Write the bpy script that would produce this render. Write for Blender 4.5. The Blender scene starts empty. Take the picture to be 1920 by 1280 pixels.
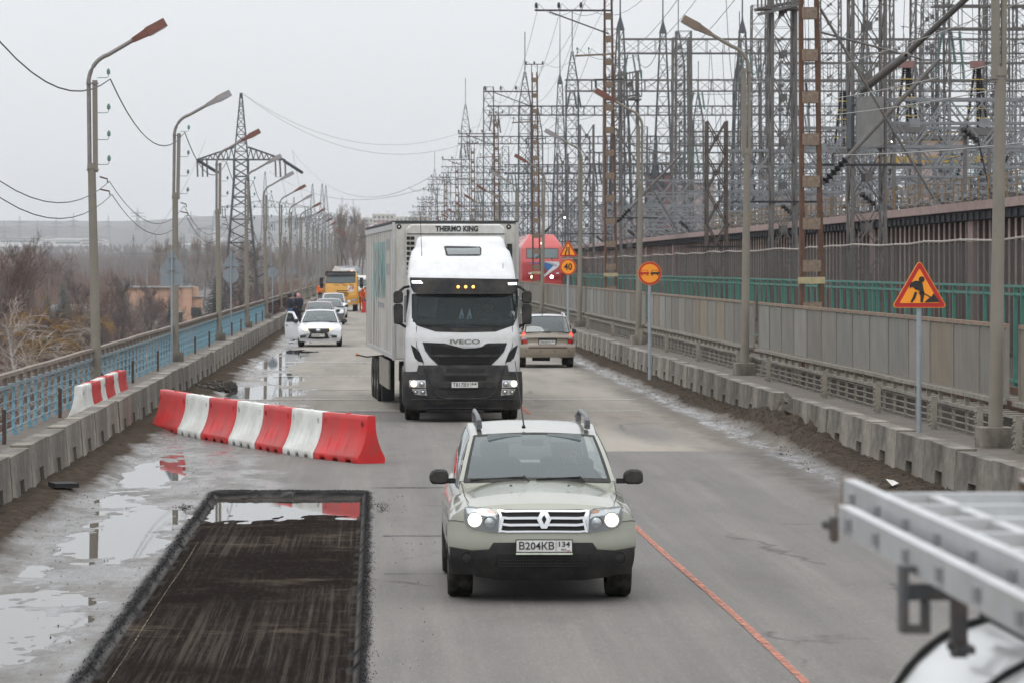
import bpy, bmesh, math, random
import numpy as np
from mathutils import Vector, Matrix, noise
R = math.radians
random.seed(7)
scene = bpy.context.scene
C = scene.collection
# ---------------------------------------------------------------- camera
cam_d = bpy.data.cameras.new('camera')
cam = bpy.data.objects.new('camera', cam_d); C.objects.link(cam)
cam.location = (0, 0, 3.2); cam.rotation_euler = (R(90), 0, 0)
cam_d.sensor_width = 36; cam_d.lens = 6500/1920*36
cam_d.shift_x = (960-702)/1920; cam_d.shift_y = -(640-503)/1920
cam_d.clip_start = .5; cam_d.clip_end = 20000
cam_d.dof.use_dof = True; cam_d.dof.focus_distance = 48; cam_d.dof.aperture_fstop = 8
scene.camera = cam
# ---------------------------------------------------------------- overcast sky
world = bpy.data.worlds.new('World'); scene.world = world; world.use_nodes = True
wn = world.node_tree.nodes; wl = world.node_tree.links
bg = wn['Background']; bg.inputs['Strength'].default_value = .1
sky = wn.new('ShaderNodeTexSky'); sky.sky_type = 'NISHITA'; sky.sun_disc = False
SUN_E, SUN_R = R(48), R(200)
sky.sun_elevation = SUN_E; sky.sun_rotation = SUN_R
tc = wn.new('ShaderNodeTexCoord'); sx = wn.new('ShaderNodeSeparateXYZ'); wl.new(tc.outputs['Generated'], sx.inputs[0])
mr = wn.new('ShaderNodeMapRange'); wl.new(sx.outputs['Z'], mr.inputs['Value'])
mr.inputs['From Min'].default_value = 0; mr.inputs['From Max'].default_value = 1
mr.inputs['To Min'].default_value = 1; mr.inputs['To Max'].default_value = 2.8     # overcast: the zenith is brighter than the horizon
cn = wn.new('ShaderNodeTexNoise'); cn.inputs['Scale'].default_value = 2.2; cn.inputs['Detail'].default_value = 4
mp = wn.new('ShaderNodeMapping'); mp.inputs['Scale'].default_value = (1, 1, 5); wl.new(tc.outputs['Generated'], mp.inputs[0]); wl.new(mp.outputs[0], cn.inputs[0])
cr = wn.new('ShaderNodeMapRange'); wl.new(cn.outputs[0], cr.inputs['Value']); cr.inputs['To Min'].default_value = .93; cr.inputs['To Max'].default_value = 1.07
mu = wn.new('ShaderNodeMath'); mu.operation = 'MULTIPLY'; wl.new(mr.outputs[0], mu.inputs[0]); wl.new(cr.outputs[0], mu.inputs[1])
cl = wn.new('ShaderNodeMix'); cl.data_type = 'RGBA'; cl.blend_type = 'MULTIPLY'; cl.inputs[0].default_value = 1
cl.inputs[6].default_value = (7.45, 7.6, 7.82, 1); wl.new(mu.outputs[0], cl.inputs[7])
mx = wn.new('ShaderNodeMix'); mx.data_type = 'RGBA'; mx.inputs[0].default_value = .93
wl.new(sky.outputs[0], mx.inputs[6]); wl.new(cl.outputs[2], mx.inputs[7]); wl.new(mx.outputs[2], bg.inputs['Color'])
sd = bpy.data.lights.new('sun', 'SUN'); sd.energy = .6; sd.angle = R(25); sd.color = (1, .97, .93)
sun = bpy.data.objects.new('sun', sd); C.objects.link(sun)
sdir = Vector((math.sin(SUN_R)*math.cos(SUN_E), math.cos(SUN_R)*math.cos(SUN_E), math.sin(SUN_E)))
sun.rotation_euler = sdir.to_track_quat('Z', 'Y').to_euler()
scene.view_settings.view_transform = 'Standard'; scene.view_settings.look = 'None'
scene.view_settings.exposure = .07; scene.view_settings.gamma = 1; scene.view_settings.use_curve_mapping = False
try:
    scene.cycles.volume_bounces = 0; scene.cycles.max_bounces = 6; scene.cycles.transparent_max_bounces = 24
    scene.cycles.volume_step_rate = 10; scene.cycles.volume_max_steps = 16; scene.cycles.use_denoising = True
    scene.cycles.sample_clamp_indirect = 6
except Exception: pass
F = 6500.0
def P(px, py, Y): return Vector(((px-702)/F*Y, Y, 3.2+(503-py)/F*Y))     # where a line of sight meets the depth Y
# ---------------------------------------------------------------- helpers
def ordi(k):
    w = ['first','second','third','fourth','fifth','sixth','seventh','eighth','ninth','tenth','eleventh','twelfth','thirteenth','fourteenth','fifteenth','sixteenth','seventeenth','eighteenth','nineteenth','twentieth']
    return w[k] if k < 20 else '%dth' % (k+1)
def tag(o, label=None, cat=None, group=None, kind=None):
    if label: o['label'] = label
    if cat: o['category'] = cat
    if group: o['group'] = group
    if kind: o['kind'] = kind
    return o
def thing(name, label, cat, loc=(0,0,0), rz=0, group=None):
    o = bpy.data.objects.new(name, None); C.objects.link(o); o.empty_display_size = .2
    o.location = loc; o.rotation_euler = (0, 0, rz)
    return tag(o, label, cat, group)
def link(name, me, parent=None, loc=None, rz=None):
    o = bpy.data.objects.new(name, me); C.objects.link(o)
    if parent: o.parent = parent
    if loc is not None: o.location = loc
    if rz is not None: o.rotation_euler = (0, 0, rz)
    return o
_kids = {}
def copy_tree(o, loc=None, rz=None, label=None, parent=None):
    c = o.copy(); C.objects.link(c)
    if parent is not None: c.parent = parent
    if loc is not None: c.location = loc
    if rz is not None: c.rotation_euler = (0, 0, rz)
    if label: c['label'] = label
    for ch in list(o.children): copy_tree(ch, parent=c)
    return c
class MB:
    def __init__(s): s.v = []; s.f = []; s.m = []; s.mi = 0
    def add(s, vs, fs):
        b = len(s.v); s.v += [tuple(p) for p in vs]; s.f += [tuple(b+i for i in f) for f in fs]; s.m += [s.mi]*len(fs); return s
    def box(s, c, d, rz=0, rx=0, ry=0):
        M = Matrix.Rotation(rz, 3, 'Z') @ Matrix.Rotation(ry, 3, 'Y') @ Matrix.Rotation(rx, 3, 'X')
        vs = [Vector(c)+M @ Vector((x*d[0]/2, y*d[1]/2, z*d[2]/2)) for x in (-1,1) for y in (-1,1) for z in (-1,1)]
        return s.add(vs, [(0,1,3,2),(4,6,7,5),(0,4,5,1),(2,3,7,6),(0,2,6,4),(1,5,7,3)])
    def b2(s, x0, x1, y0, y1, z0, z1): return s.box(((x0+x1)/2,(y0+y1)/2,(z0+z1)/2), (abs(x1-x0),abs(y1-y0),abs(z1-z0)))
    def bar(s, a, b, w=.05, h=None, n=4, cap=True):
        a = Vector(a); b = Vector(b); h = h or w; d = (b-a)
        if d.length < 1e-6: return s
        d.normalize(); up = Vector((0,0,1)) if abs(d.z) < .95 else Vector((0,1,0))
        u = d.cross(up).normalized(); v = u.cross(d)
        off = math.pi/4 if n == 4 else 0; k = 1/math.cos(math.pi/4) if n == 4 else 1
        vs = []
        for p in (a, b):
            for i in range(n):
                t = off+2*math.pi*i/n; vs.append(p+u*math.cos(t)*w/2*k+v*math.sin(t)*h/2*k)
        fs = [(i,(i+1)%n,n+(i+1)%n,n+i) for i in range(n)]
        if cap: fs += [tuple(range(n))[::-1], tuple(range(n,2*n))]
        return s.add(vs, fs)
    def tube(s, pts, r, n=8, cap=True):
        pts = [Vector(p) for p in pts]; rs = r if isinstance(r, (list, tuple)) else [r]*len(pts)
        b = len(s.v); N = len(pts); nf = 0
        for k, p in enumerate(pts):
            d = (pts[min(k+1,N-1)]-pts[max(k-1,0)])
            d = d.normalized() if d.length > 1e-9 else Vector((0,0,1))
            up = Vector((0,0,1)) if abs(d.z) < .9 else Vector((0,1,0))
            u = d.cross(up).normalized(); v = u.cross(d)
            for i in range(n):
                t = 2*math.pi*i/n; s.v.append(tuple(p+(u*math.cos(t)+v*math.sin(t))*rs[k]))
        for k in range(N-1):
            for i in range(n):
                s.f.append((b+k*n+i, b+k*n+(i+1)%n, b+(k+1)*n+(i+1)%n, b+(k+1)*n+i)); s.m.append(s.mi)
        if cap and n > 2:
            s.f.append(tuple(b+i for i in range(n))[::-1]); s.f.append(tuple(b+(N-1)*n+i for i in range(n))); s.m += [s.mi]*2
        return s
    def cyl(s, a, b, r, n=16, r2=None): return s.tube([a, b], [r, r if r2 is None else r2], n)
    def lathe(s, prof, n=24, axis='x', c=(0,0,0)):       # prof: (axial, radius)
        b = len(s.v); c = Vector(c)
        for a, r in prof:
            for i in range(n):
                t = 2*math.pi*i/n; q = (a, r*math.cos(t), r*math.sin(t))
                q = {'x': q, 'y': (q[1], q[0], q[2]), 'z': (q[1], q[2], q[0])}[axis]
                s.v.append(tuple(c+Vector(q)))
        for k in range(len(prof)-1):
            for i in range(n): s.f.append((b+k*n+i, b+k*n+(i+1)%n, b+(k+1)*n+(i+1)%n, b+(k+1)*n+i)); s.m.append(s.mi)
        return s
    def grid(s, rows, closed=False):
        b = len(s.v); n = len(rows[0])
        for r in rows: s.v += [tuple(p) for p in r]
        for k in range(len(rows)-1):
            for i in range(n-(0 if closed else 1)):
                j = (i+1) % n; s.f.append((b+k*n+i, b+k*n+j, b+(k+1)*n+j, b+(k+1)*n+i)); s.m.append(s.mi)
        return s
    def prism(s, poly, a, b, plane='xz'):      # extruded outline between a and b along the third axis
        g = {'xz': lambda p, t: (p[0], t, p[1]), 'xy': lambda p, t: (p[0], p[1], t), 'yz': lambda p, t: (t, p[0], p[1])}[plane]
        n = len(poly)
        return s.add([g(p, a) for p in poly]+[g(p, b) for p in poly], [tuple(range(n)), tuple(range(2*n-1, n-1, -1))]+[(i, n+i, n+(i+1) % n, (i+1) % n) for i in range(n)])
    def mesh(s, name, mats, smooth=False, fix=True, bevel=0):
        me = bpy.data.meshes.new(name); me.from_pydata(s.v, [], s.f)
        for m in (mats if isinstance(mats, (list, tuple)) else [mats]): me.materials.append(m)
        if any(s.m): me.polygons.foreach_set('material_index', s.m)
        if fix or bevel:
            bm = bmesh.new(); bm.from_mesh(me); 
            if bevel: bmesh.ops.bevel(bm, geom=[e for e in bm.edges if len(e.link_faces) == 2 and e.calc_face_angle(0) > .6], offset=bevel, segments=1, affect='EDGES')
            bmesh.ops.recalc_face_normals(bm, faces=bm.faces); bm.to_mesh(me); bm.free()
        if smooth:
            me.polygons.foreach_set('use_smooth', [True]*len(me.polygons))
            me.set_sharp_from_angle(angle=R(40 if smooth is True else smooth))
        me.update(); return me
    def build(s, name, mats, parent=None, smooth=False, loc=None, rz=None, fix=True, bevel=0):
        return link(name, s.mesh(name, mats, smooth, fix, bevel), parent, loc, rz)
def text_mesh(txt, size, depth=.004, bold=0):
    cu = bpy.data.curves.new('t', 'FONT'); cu.body = txt; cu.size = size; cu.extrude = depth/2; cu.offset = bold
    cu.align_x = 'CENTER'; cu.align_y = 'CENTER'; cu.resolution_u = 3
    o = bpy.data.objects.new('t', cu); C.objects.link(o)
    dg = bpy.context.evaluated_depsgraph_get(); dg.update()
    me = bpy.data.meshes.new_from_object(o.evaluated_get(dg)); bpy.data.objects.remove(o)
    return me
def text(txt, size, loc, m, parent, name='lettering', rot=(R(90),0,0), width=None, bold=0, shear=0, label=None):
    me = text_mesh(txt, size, .003, bold); me.materials.clear(); me.materials.append(m)
    if width:
        xs = [v.co.x for v in me.vertices]; k = width/(max(xs)-min(xs))
        for v in me.vertices: v.co.x = v.co.x*k+shear*v.co.y
    o = link(name, me, parent, loc); o.rotation_euler = rot
    if label: o['label'] = label
    return o
# ---------------------------------------------------------------- materials
_mc = {}
def mat(name, col, rough=.7, metal=0, var=.25, scale=4, bump=0, bscale=None, col2=None, coat=0, spec=None, stretch=(1,1,1), emit=None, dirt=None, dirt_amt=.5, dscale=2, dstretch=(1,1,1), alpha=1, rnd=0):
    if name in _mc: return _mc[name]
    m = bpy.data.materials.new(name); m.use_nodes = True; nt = m.node_tree; N = nt.nodes; L = nt.links
    b = N['Principled BSDF']; b.inputs['Roughness'].default_value = rough; b.inputs['Metallic'].default_value = metal
    if spec is not None: b.inputs['Specular IOR Level'].default_value = spec
    if coat: b.inputs['Coat Weight'].default_value = coat; b.inputs['Coat Roughness'].default_value = .06
    t = N.new('ShaderNodeTexCoord'); mp = N.new('ShaderNodeMapping'); mp.inputs['Scale'].default_value = stretch; L.new(t.outputs['Object'], mp.inputs[0])
    nz = N.new('ShaderNodeTexNoise'); nz.inputs['Scale'].default_value = scale; nz.inputs['Detail'].default_value = 6; nz.inputs['Roughness'].default_value = .65; L.new(mp.outputs[0], nz.inputs[0])
    rmp = N.new('ShaderNodeMapRange'); rmp.inputs['From Min'].default_value = .3; rmp.inputs['From Max'].default_value = .7; L.new(nz.outputs[0], rmp.inputs[0])
    mi = N.new('ShaderNodeMix'); mi.data_type = 'RGBA'; L.new(rmp.outputs[0], mi.inputs[0])
    c2 = col2 or tuple(c*(1-var) for c in col); c1 = col if col2 else tuple(min(1, c*(1+var*.6)) for c in col)
    mi.inputs[6].default_value = (*c1, 1); mi.inputs[7].default_value = (*c2, 1); out = mi.outputs[2]
    if dirt:
        mp2 = N.new('ShaderNodeMapping'); mp2.inputs['Scale'].default_value = dstretch; L.new(t.outputs['Object'], mp2.inputs[0])
        n2 = N.new('ShaderNodeTexNoise'); n2.inputs['Scale'].default_value = dscale; n2.inputs['Detail'].default_value = 7; n2.inputs['Roughness'].default_value = .7; L.new(mp2.outputs[0], n2.inputs[0])
        r2 = N.new('ShaderNodeMapRange'); r2.inputs['From Min'].default_value = .42; r2.inputs['From Max'].default_value = .68; r2.inputs['To Max'].default_value = dirt_amt; L.new(n2.outputs[0], r2.inputs[0])
        m2 = N.new('ShaderNodeMix'); m2.data_type = 'RGBA'; L.new(r2.outputs[0], m2.inputs[0]); L.new(out, m2.inputs[6]); m2.inputs[7].default_value = (*dirt, 1); out = m2.outputs[2]
    if rnd:
        oi = N.new('ShaderNodeObjectInfo'); rr_ = N.new('ShaderNodeMapRange'); rr_.inputs['To Min'].default_value = 1-rnd; rr_.inputs['To Max'].default_value = 1+rnd*.4; L.new(oi.outputs['Random'], rr_.inputs[0])
        m3 = N.new('ShaderNodeMix'); m3.data_type = 'RGBA'; m3.blend_type = 'MULTIPLY'; m3.inputs[0].default_value = 1; L.new(out, m3.inputs[6]); L.new(rr_.outputs[0], m3.inputs[7]); out = m3.outputs[2]
    L.new(out, b.inputs['Base Color'])
    if bump:
        nb = N.new('ShaderNodeTexNoise'); nb.inputs['Scale'].default_value = bscale or scale*6; nb.inputs['Detail'].default_value = 5; L.new(mp.outputs[0], nb.inputs[0])
        bp = N.new('ShaderNodeBump'); bp.inputs['Strength'].default_value = bump; bp.inputs['Distance'].default_value = .02; L.new(nb.outputs[0], bp.inputs['Height']); L.new(bp.outputs[0], b.inputs['Normal'])
    if emit: b.inputs['Emission Color'].default_value = (*emit[:3], 1); b.inputs['Emission Strength'].default_value = emit[3]
    if alpha < 1: b.inputs['Alpha'].default_value = alpha
    _mc[name] = m; return m
def glass_mat(name, tint=(.55,.62,.62), refl=.12, rough=.03, col=(.02,.03,.03), film=.25):
    m = bpy.data.materials.new(name); m.use_nodes = True; nt = m.node_tree; N = nt.nodes; L = nt.links
    for n in list(N): N.remove(n)
    o = N.new('ShaderNodeOutputMaterial'); tr = N.new('ShaderNodeBsdfTransparent'); tr.inputs[0].default_value = (*tint, 1)
    gl = N.new('ShaderNodeBsdfGlossy'); gl.inputs['Roughness'].default_value = rough; gl.inputs[0].default_value = (.95,1,1,1)
    df = N.new('ShaderNodeBsdfDiffuse'); df.inputs[0].default_value = (*col, 1)
    a = N.new('ShaderNodeMixShader'); a.inputs[0].default_value = film; L.new(tr.outputs[0], a.inputs[1]); L.new(df.outputs[0], a.inputs[2])
    fr = N.new('ShaderNodeFresnel'); fr.inputs[0].default_value = 1.5
    ad = N.new('ShaderNodeMath'); ad.operation = 'ADD'; ad.use_clamp = True; ad.inputs[1].default_value = refl; L.new(fr.outputs[0], ad.inputs[0])
    b = N.new('ShaderNodeMixShader'); L.new(ad.outputs[0], b.inputs[0]); L.new(a.outputs[0], b.inputs[1]); L.new(gl.outputs[0], b.inputs[2]); L.new(b.outputs[0], o.inputs[0])
    return m
M_conc = mat('barrier_concrete', (.275,.245,.205), .9, scale=2.5, var=.3, stretch=(1,.3,1), bump=.4, bscale=14, dirt=(.055,.046,.038), dirt_amt=.95, dscale=1.3, dstretch=(1,.5,.6), rnd=.3)
M_conc2 = mat('pole_concrete', (.21,.19,.155), .85, scale=3, var=.12, bump=.2, bscale=40, dirt=(.16,.15,.13), dirt_amt=.5, dscale=3, dstretch=(1,1,.2))
M_tube = mat('lamp_arm_paint', (.20,.18,.17), .6, scale=8, var=.25)
M_rust = mat('rusted_steel', (.13,.06,.033), .85, scale=5, col2=(.06,.035,.025), bump=.2)
M_rust2 = mat('light_rust', (.22,.16,.11), .85, scale=6, col2=(.10,.06,.04), dirt=(.3,.27,.22), dirt_amt=.5, dscale=9)
M_redlamp = mat('lamp_head_red_rust', (.17,.05,.03), .6, scale=9, col2=(.09,.035,.025))
M_greylamp = mat('lamp_head_grey', (.25,.27,.29), .5, scale=9, col2=(.17,.18,.2), dirt=(.25,.12,.05), dirt_amt=.5, dscale=4)
M_lens = mat('lamp_lens', (.4,.38,.34), .3, var=.1)
M_steel = mat('galvanised_steel', (.20,.205,.21), .6, metal=.2, scale=6, var=.25)
M_dsteel = mat('dark_lattice_steel', (.05,.055,.065), .75, scale=4, var=.3)
M_gsteel = mat('grey_lattice_steel', (.13,.13,.13), .75, scale=5, col2=(.09,.085,.08), dirt=(.12,.085,.06), dirt_amt=.5, dscale=2)
M_lsteel = mat('light_truss_steel', (.20,.21,.22), .65, scale=5, var=.25)
M_black = mat('black_porcelain', (.015,.014,.015), .35, var=.1)
M_insg = mat('green_glass_insulator', (.10,.19,.165), .25, var=.15)
M_wire = mat('wire', (.035,.035,.04), .6, var=.1)
M_yel = mat('yellow_paint', (.42,.26,.04), .7, scale=4, var=.3)
M_signp = mat('sign_post_paint', (.26,.29,.31), .5, scale=7, var=.15)
M_signb = mat('sign_back_metal', (.22,.25,.27), .5, metal=.2, scale=5, var=.12)
M_brownrail = mat('worn_brown_rail', (.19,.15,.12), .85, scale=3, col2=(.12,.09,.07), dirt=(.28,.26,.23), dirt_amt=.6, dscale=4)
M_bluerail = mat('blue_rail_paint', (.15,.33,.43), .75, scale=2.5, col2=(.22,.40,.47), dirt=(.10,.09,.08), dirt_amt=.75, dscale=5)
M_blue2 = mat('pale_blue_rail', (.20,.26,.27), .8, scale=3, col2=(.14,.22,.26), dirt=(.12,.1,.09), dirt_amt=.6, dscale=5)
M_redrail = mat('dull_red_rail', (.13,.07,.06), .85, scale=3, var=.3)
M_grail = mat('grey_rail', (.26,.24,.20), .85, scale=3, var=.3, dirt=(.11,.095,.08), dirt_amt=.6, dscale=5, bump=.2)
M_green = mat('green_fence_paint', (.06,.19,.15), .7, scale=3, var=.3)
# ================================================================ SETTING
def sstep(a, b, x): t = np.clip((x-a)/(b-a), 0, 1); return t*t*(3-2*t)
def vnoise(X, Y, seed=0):                # smooth value noise on arrays
    rs = np.random.RandomState(seed); T = rs.rand(256, 256)
    xi = np.floor(X).astype(int); yi = np.floor(Y).astype(int); fx = X-xi; fy = Y-yi
    fx = fx*fx*(3-2*fx); fy = fy*fy*(3-2*fy)
    a = T[xi % 256, yi % 256]; b = T[(xi+1) % 256, yi % 256]; c = T[xi % 256, (yi+1) % 256]; d = T[(xi+1) % 256, (yi+1) % 256]
    return (a*(1-fx)+b*fx)*(1-fy)+(c*(1-fx)+d*fx)*fy
def fbm(X, Y, s=0, o=4):
    r = 0; a = .5
    for k in range(o): r = r+a*vnoise(X*2**k, Y*2**k, s+k); a *= .5
    return r
PITX0, PITX1, PITY = -2.25, -.15, 49.6
def road_height(X, Y):
    n1 = fbm(X*1.3, Y*.35, 1); n2 = fbm(X*5, Y*2.2, 5); n3 = fbm(X*14, Y*8, 9, 3)
    h = (n1-.47)*.012+(n2-.47)*.006
    # mud along the left blocks
    e = X+4.85+(n1-.47)*.9
    berm = (1-sstep(.1, 1.15, e)); h = h+berm*(.05+.11*n2+.03*n3)
    # puddles: shallow hollows of the worn left lane
    dep = np.zeros_like(X)
    for (cx, cy, rx, ry, d) in [(-3.1,42.3,.82,4.3,.028),(-3.4,31,.85,3.7,.028),(-3.45,54.5,.58,6,.026),(-3.0,90,1.1,6,.034),(-3.3,118,.9,11,.028),(-2.9,131,.9,5,.02),
                              (-2.9,77,.8,7,.024),(-3.7,36.8,.35,1.2,.018),(-3.6,48.0,.42,1.8,.022),(-3.4,165,1,18,.018),(-2.6,100,.7,7,.02)]:
        q = ((X-cx)/rx)**2+((Y-cy)/ry)**2+(n2-.47)*1.6+(n1-.47)*1.3
        dep = np.maximum(dep, d*(1-sstep(.35, 1.15, q)))
    h = h-dep
    # milled pit
    jx = (n2-.47)*.05+(n3-.47)*.012
    inp = sstep(PITX0-.02, PITX0+.03, X+jx)*(1-sstep(PITX1-.03, PITX1+.02, X+jx))*(1-sstep(PITY-.15, PITY+.1, Y+jx*3))
    rim = np.exp(-((X+jx-PITX0+.05)/.07)**2)+np.exp(-((X+jx-PITX1-.04)/.07)**2)
    rim = rim*(1-sstep(PITY-.1, PITY+.5, Y)); rim2 = np.exp(-((Y+jx*3-PITY-.25)/.22)**2)*sstep(PITX0-.15, PITX0, X)*(1-sstep(PITX1, PITX1+.15, X))
    rims = np.clip(np.maximum(rim, rim2), 0, 1)
    h = h*(1-inp)+inp*(-.078+(n3-.47)*.004+(n2-.47)*.010+(n1-.47)*.02+.014*(1-sstep(43.5, 46.8, Y+(n2-.47)*5)))
    h = h+rims*(1-inp)*(.004+.018*n3*n2*2)
    # mud heap along the right blocks
    e2 = 8.05-X+(n1-.47)*.7
    bermr = 1-sstep(.15, 1.0, e2); heap = np.exp(-((Y-67)/6.5)**2)
    h = h+bermr*(.06+.10*n2+.04*n3+heap*.30*(.4+n2))
    cxs = 7.02+(n1-.47)*.35; sdep = np.exp(-((X-cxs)/.26)**2)*(1-sstep(120, 170, Y)); h = h-sdep*(.011+(n2-.47)*.05+(n3-.47)*.05)
    dirt = np.clip(berm*1.9+bermr*2.2, 0, 1)
    dirt = np.maximum(dirt, .7*(1-sstep(.9, 1.75, e2))*sstep(.2, .6, n2+.1))
    wetl = (1-sstep(-1.9, -.9, X+(n1-.47)*2.4+.012*(Y-40)))*(.55+.7*n2)*(1-berm*.75)
    strip = np.exp(-((X-cxs)/.34)**2)*(1-sstep(150, 190, Y))
    wet = np.clip(np.maximum(wetl, strip), 0, 1)*(1-inp)
    band = sstep(5.9, 6.7, X+(n2-.47)*.7)*(1-bermr)*.55; dirt = np.maximum(dirt, band)
    old = sstep(60.7, 60.9, Y)*sstep(1.75, 1.95, X+.002*(Y-60))*(1-sstep(78, 78.3, Y))
    old = np.maximum(old, sstep(78, 78.3, Y)*.75); patch = np.exp(-(((X-5.3)/.55)**2+((Y-68)/4.2)**2)**2)*.9
    tan = old*(1-patch)
    return h, dirt, wet, tan, np.clip(inp, 0, 1), np.maximum(rims*(1-inp), np.clip(5*inp*(1-inp), 0, 1))
def make_road():
    ys = [22.0]
    while ys[-1] < 620: ys.append(ys[-1]+max(.045, ys[-1]**2/20800*1.15))
    ys = np.array(ys); xs = np.arange(-4.95, 8.16, .062)
    X, Y = np.meshgrid(xs, ys); h, dirt, wet, tan, pit, rim = road_height(X, Y)
    nv = len(xs); v = np.stack([X, Y, h], -1).reshape(-1, 3)
    I = np.arange(len(ys)-1)[:, None]*nv+np.arange(nv-1)[None, :]
    f = np.stack([I, I+1, I+nv+1, I+nv], -1).reshape(-1, 4)
    me = bpy.data.meshes.new('road'); me.from_pydata(v.tolist(), [], f.tolist())
    for nm, a in (('dirt', dirt), ('wet', wet), ('tan', tan), ('pit', pit), ('rim', rim)):
        at = me.attributes.new(nm, 'FLOAT', 'POINT'); at.data.foreach_set('value', a.reshape(-1).astype(np.float32))
    me.polygons.foreach_set('use_smooth', [True]*len(f)); me.materials.append(road_mat()); me.update()
    return tag(link('road', me), kind='structure')
def road_mat():
    m = bpy.data.materials.new('worn_asphalt'); m.use_nodes = True; nt = m.node_tree; N = nt.nodes; L = nt.links
    b = N['Principled BSDF']; t = N.new('ShaderNodeTexCoord')
    def ns(scale, stretch=(1,1,1), det=6, rg=.6):
        mp = N.new('ShaderNodeMapping'); mp.inputs['Scale'].default_value = stretch; L.new(t.outputs['Object'], mp.inputs[0])
        n = N.new('ShaderNodeTexNoise'); n.inputs['Scale'].default_value = scale; n.inputs['Detail'].default_value = det; n.inputs['Roughness'].default_value = rg; L.new(mp.outputs[0], n.inputs[0]); return n.outputs[0]
    def rng(x, a, c, lo=0, hi=1):
        r = N.new('ShaderNodeMapRange'); r.inputs['From Min'].default_value = a; r.inputs['From Max'].default_value = c; r.inputs['To Min'].default_value = lo; r.inputs['To Max'].default_value = hi; L.new(x, r.inputs[0]); return r.outputs[0]
    def mixc(f, a, c, mode='MIX'):
        x = N.new('ShaderNodeMix'); x.data_type = 'RGBA'; x.blend_type = mode
        for s, i in ((f, 0), (a, 6), (c, 7)):
            if isinstance(s, (int, float)): x.inputs[i].default_value = s
            elif isinstance(s, tuple): x.inputs[i].default_value = (*s, 1)
            else: L.new(s, x.inputs[i])
        return x.outputs[2]
    def at(n): a = N.new('ShaderNodeAttribute'); a.attribute_name = n; return a.outputs['Fac']
    def mul(a, c):
        x = N.new('ShaderNodeMath'); x.operation = 'MULTIPLY'; L.new(a, x.inputs[0])
        if isinstance(c, (int, float)): x.inputs[1].default_value = c
        else: L.new(c, x.inputs[1])
        return x.outputs[0]
    fine = ns(55, (1,1,1), 4, .8); mid = ns(1.1, (1,.25,1)); big = ns(.35, (1.6,.18,1)); stre = ns(2.2, (2.5,.06,1), 5)
    agg = ns(34, (1,.12,1), 3, .9); trk = ns(1.3, (1,.012,1), 3, .6)
    base = mixc(rng(mid, .3, .7), (.180,.166,.150), (.134,.124,.113))
    base = mixc(rng(stre, .45, .7, 0, .55), base, (.21,.195,.175))
    base = mixc(rng(fine, .35, .7, 0, .45), base, (.085,.08,.075))
    base = mixc(rng(agg, .55, .72, 0, .55), base, (.27,.255,.235)); base = mixc(rng(agg, .28, .44, .5, 0), base, (.07,.065,.06)); base = mixc(rng(trk, .42, .62, 0, .35), base, (.085,.08,.075))
    tan = mixc(rng(big, .4, .62), (.29,.262,.222), (.19,.168,.14))
    tan = mixc(rng(fine, .45, .75, 0, .5), tan, (.12,.10,.085))
    base = mixc(at('tan'), base, tan)
    # cracks and tar seams
    v = N.new('ShaderNodeTexVoronoi'); v.feature = 'DISTANCE_TO_EDGE'; v.inputs['Scale'].default_value = .33
    mp = N.new('ShaderNodeMapping'); mp.inputs['Scale'].default_value = (1,.35,1); wn_ = N.new('ShaderNodeTexNoise'); wn_.inputs['Scale'].default_value = 1.6; wn_.inputs['Detail'].default_value = 6
    L.new(t.outputs['Object'], wn_.inputs[0]); av = N.new('ShaderNodeMixRGB'); av.inputs[0].default_value = .28; L.new(t.outputs['Object'], av.inputs[1]); L.new(wn_.outputs['Color'], av.inputs[2])
    L.new(av.outputs[0], mp.inputs[0]); L.new(mp.outputs[0], v.inputs['Vector'])
    cr = mul(rng(v.outputs['Distance'], 0, .010, 1, 0), rng(ns(.6, (1,.3,1)), .53, .60))
    base = mixc(mul(cr, .7), base, (.035,.03,.028))
    damp = rng(ns(.8, (.8,.22,1), 6, .7), .56, .66, 0, .5); base = mixc(mul(damp, .7), base, (.085,.075,.066))
    mud = mixc(rng(ns(6), .3, .7), (.080,.064,.050), (.036,.030,.024)); mud = mixc(rng(ns(40), .55, .75, 0, .5), mud, (.10,.085,.068))
    pit = mixc(rng(ns(4.0, (5,.035,1), 6, .8), .46, .72), (.016,.013,.0115), (.085,.072,.06)); pit = mixc(rng(ns(.45, (.8,.5,1)), .40, .58), (.015,.012,.0105), pit); pit = mixc(rng(ns(20, (1,.15,1), 4, .8), .5, .75, 0, .5), pit, (.05,.043,.037))
    pit2 = mixc(rng(ns(1.6, (.5,.8,1), 8, .8), .50, .74), pit, (.13,.105,.08)); pit2 = mixc(rng(ns(.5, (.5,.6,1)), .45, .60), pit, pit2)
    wet = at('wet'); wn2 = rng(ns(1.6, (1,.3,1), 6, .7), .30, .56); wetf = mul(wet, wn2)
    base = mixc(mul(wetf, .75), base, (.045,.04,.036))
    base = mixc(at('dirt'), base, mud)
    base = mixc(at('pit'), base, pit2); base = mixc(rng(at('rim'), .25, .6), base, (.013,.012,.012))
    L.new(base, b.inputs['Base Color'])
    ro = N.new('ShaderNodeMix'); ro.data_type = 'FLOAT'; L.new(wetf, ro.inputs[0]); ro.inputs[2].default_value = .88; ro.inputs[3].default_value = .14
    ro2 = N.new('ShaderNodeMix'); ro2.data_type = 'FLOAT'; L.new(at('rim'), ro2.inputs[0]); L.new(ro.outputs[0], ro2.inputs[2]); ro2.inputs[3].default_value = .8
    L.new(ro2.outputs[0], b.inputs['Roughness'])
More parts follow.
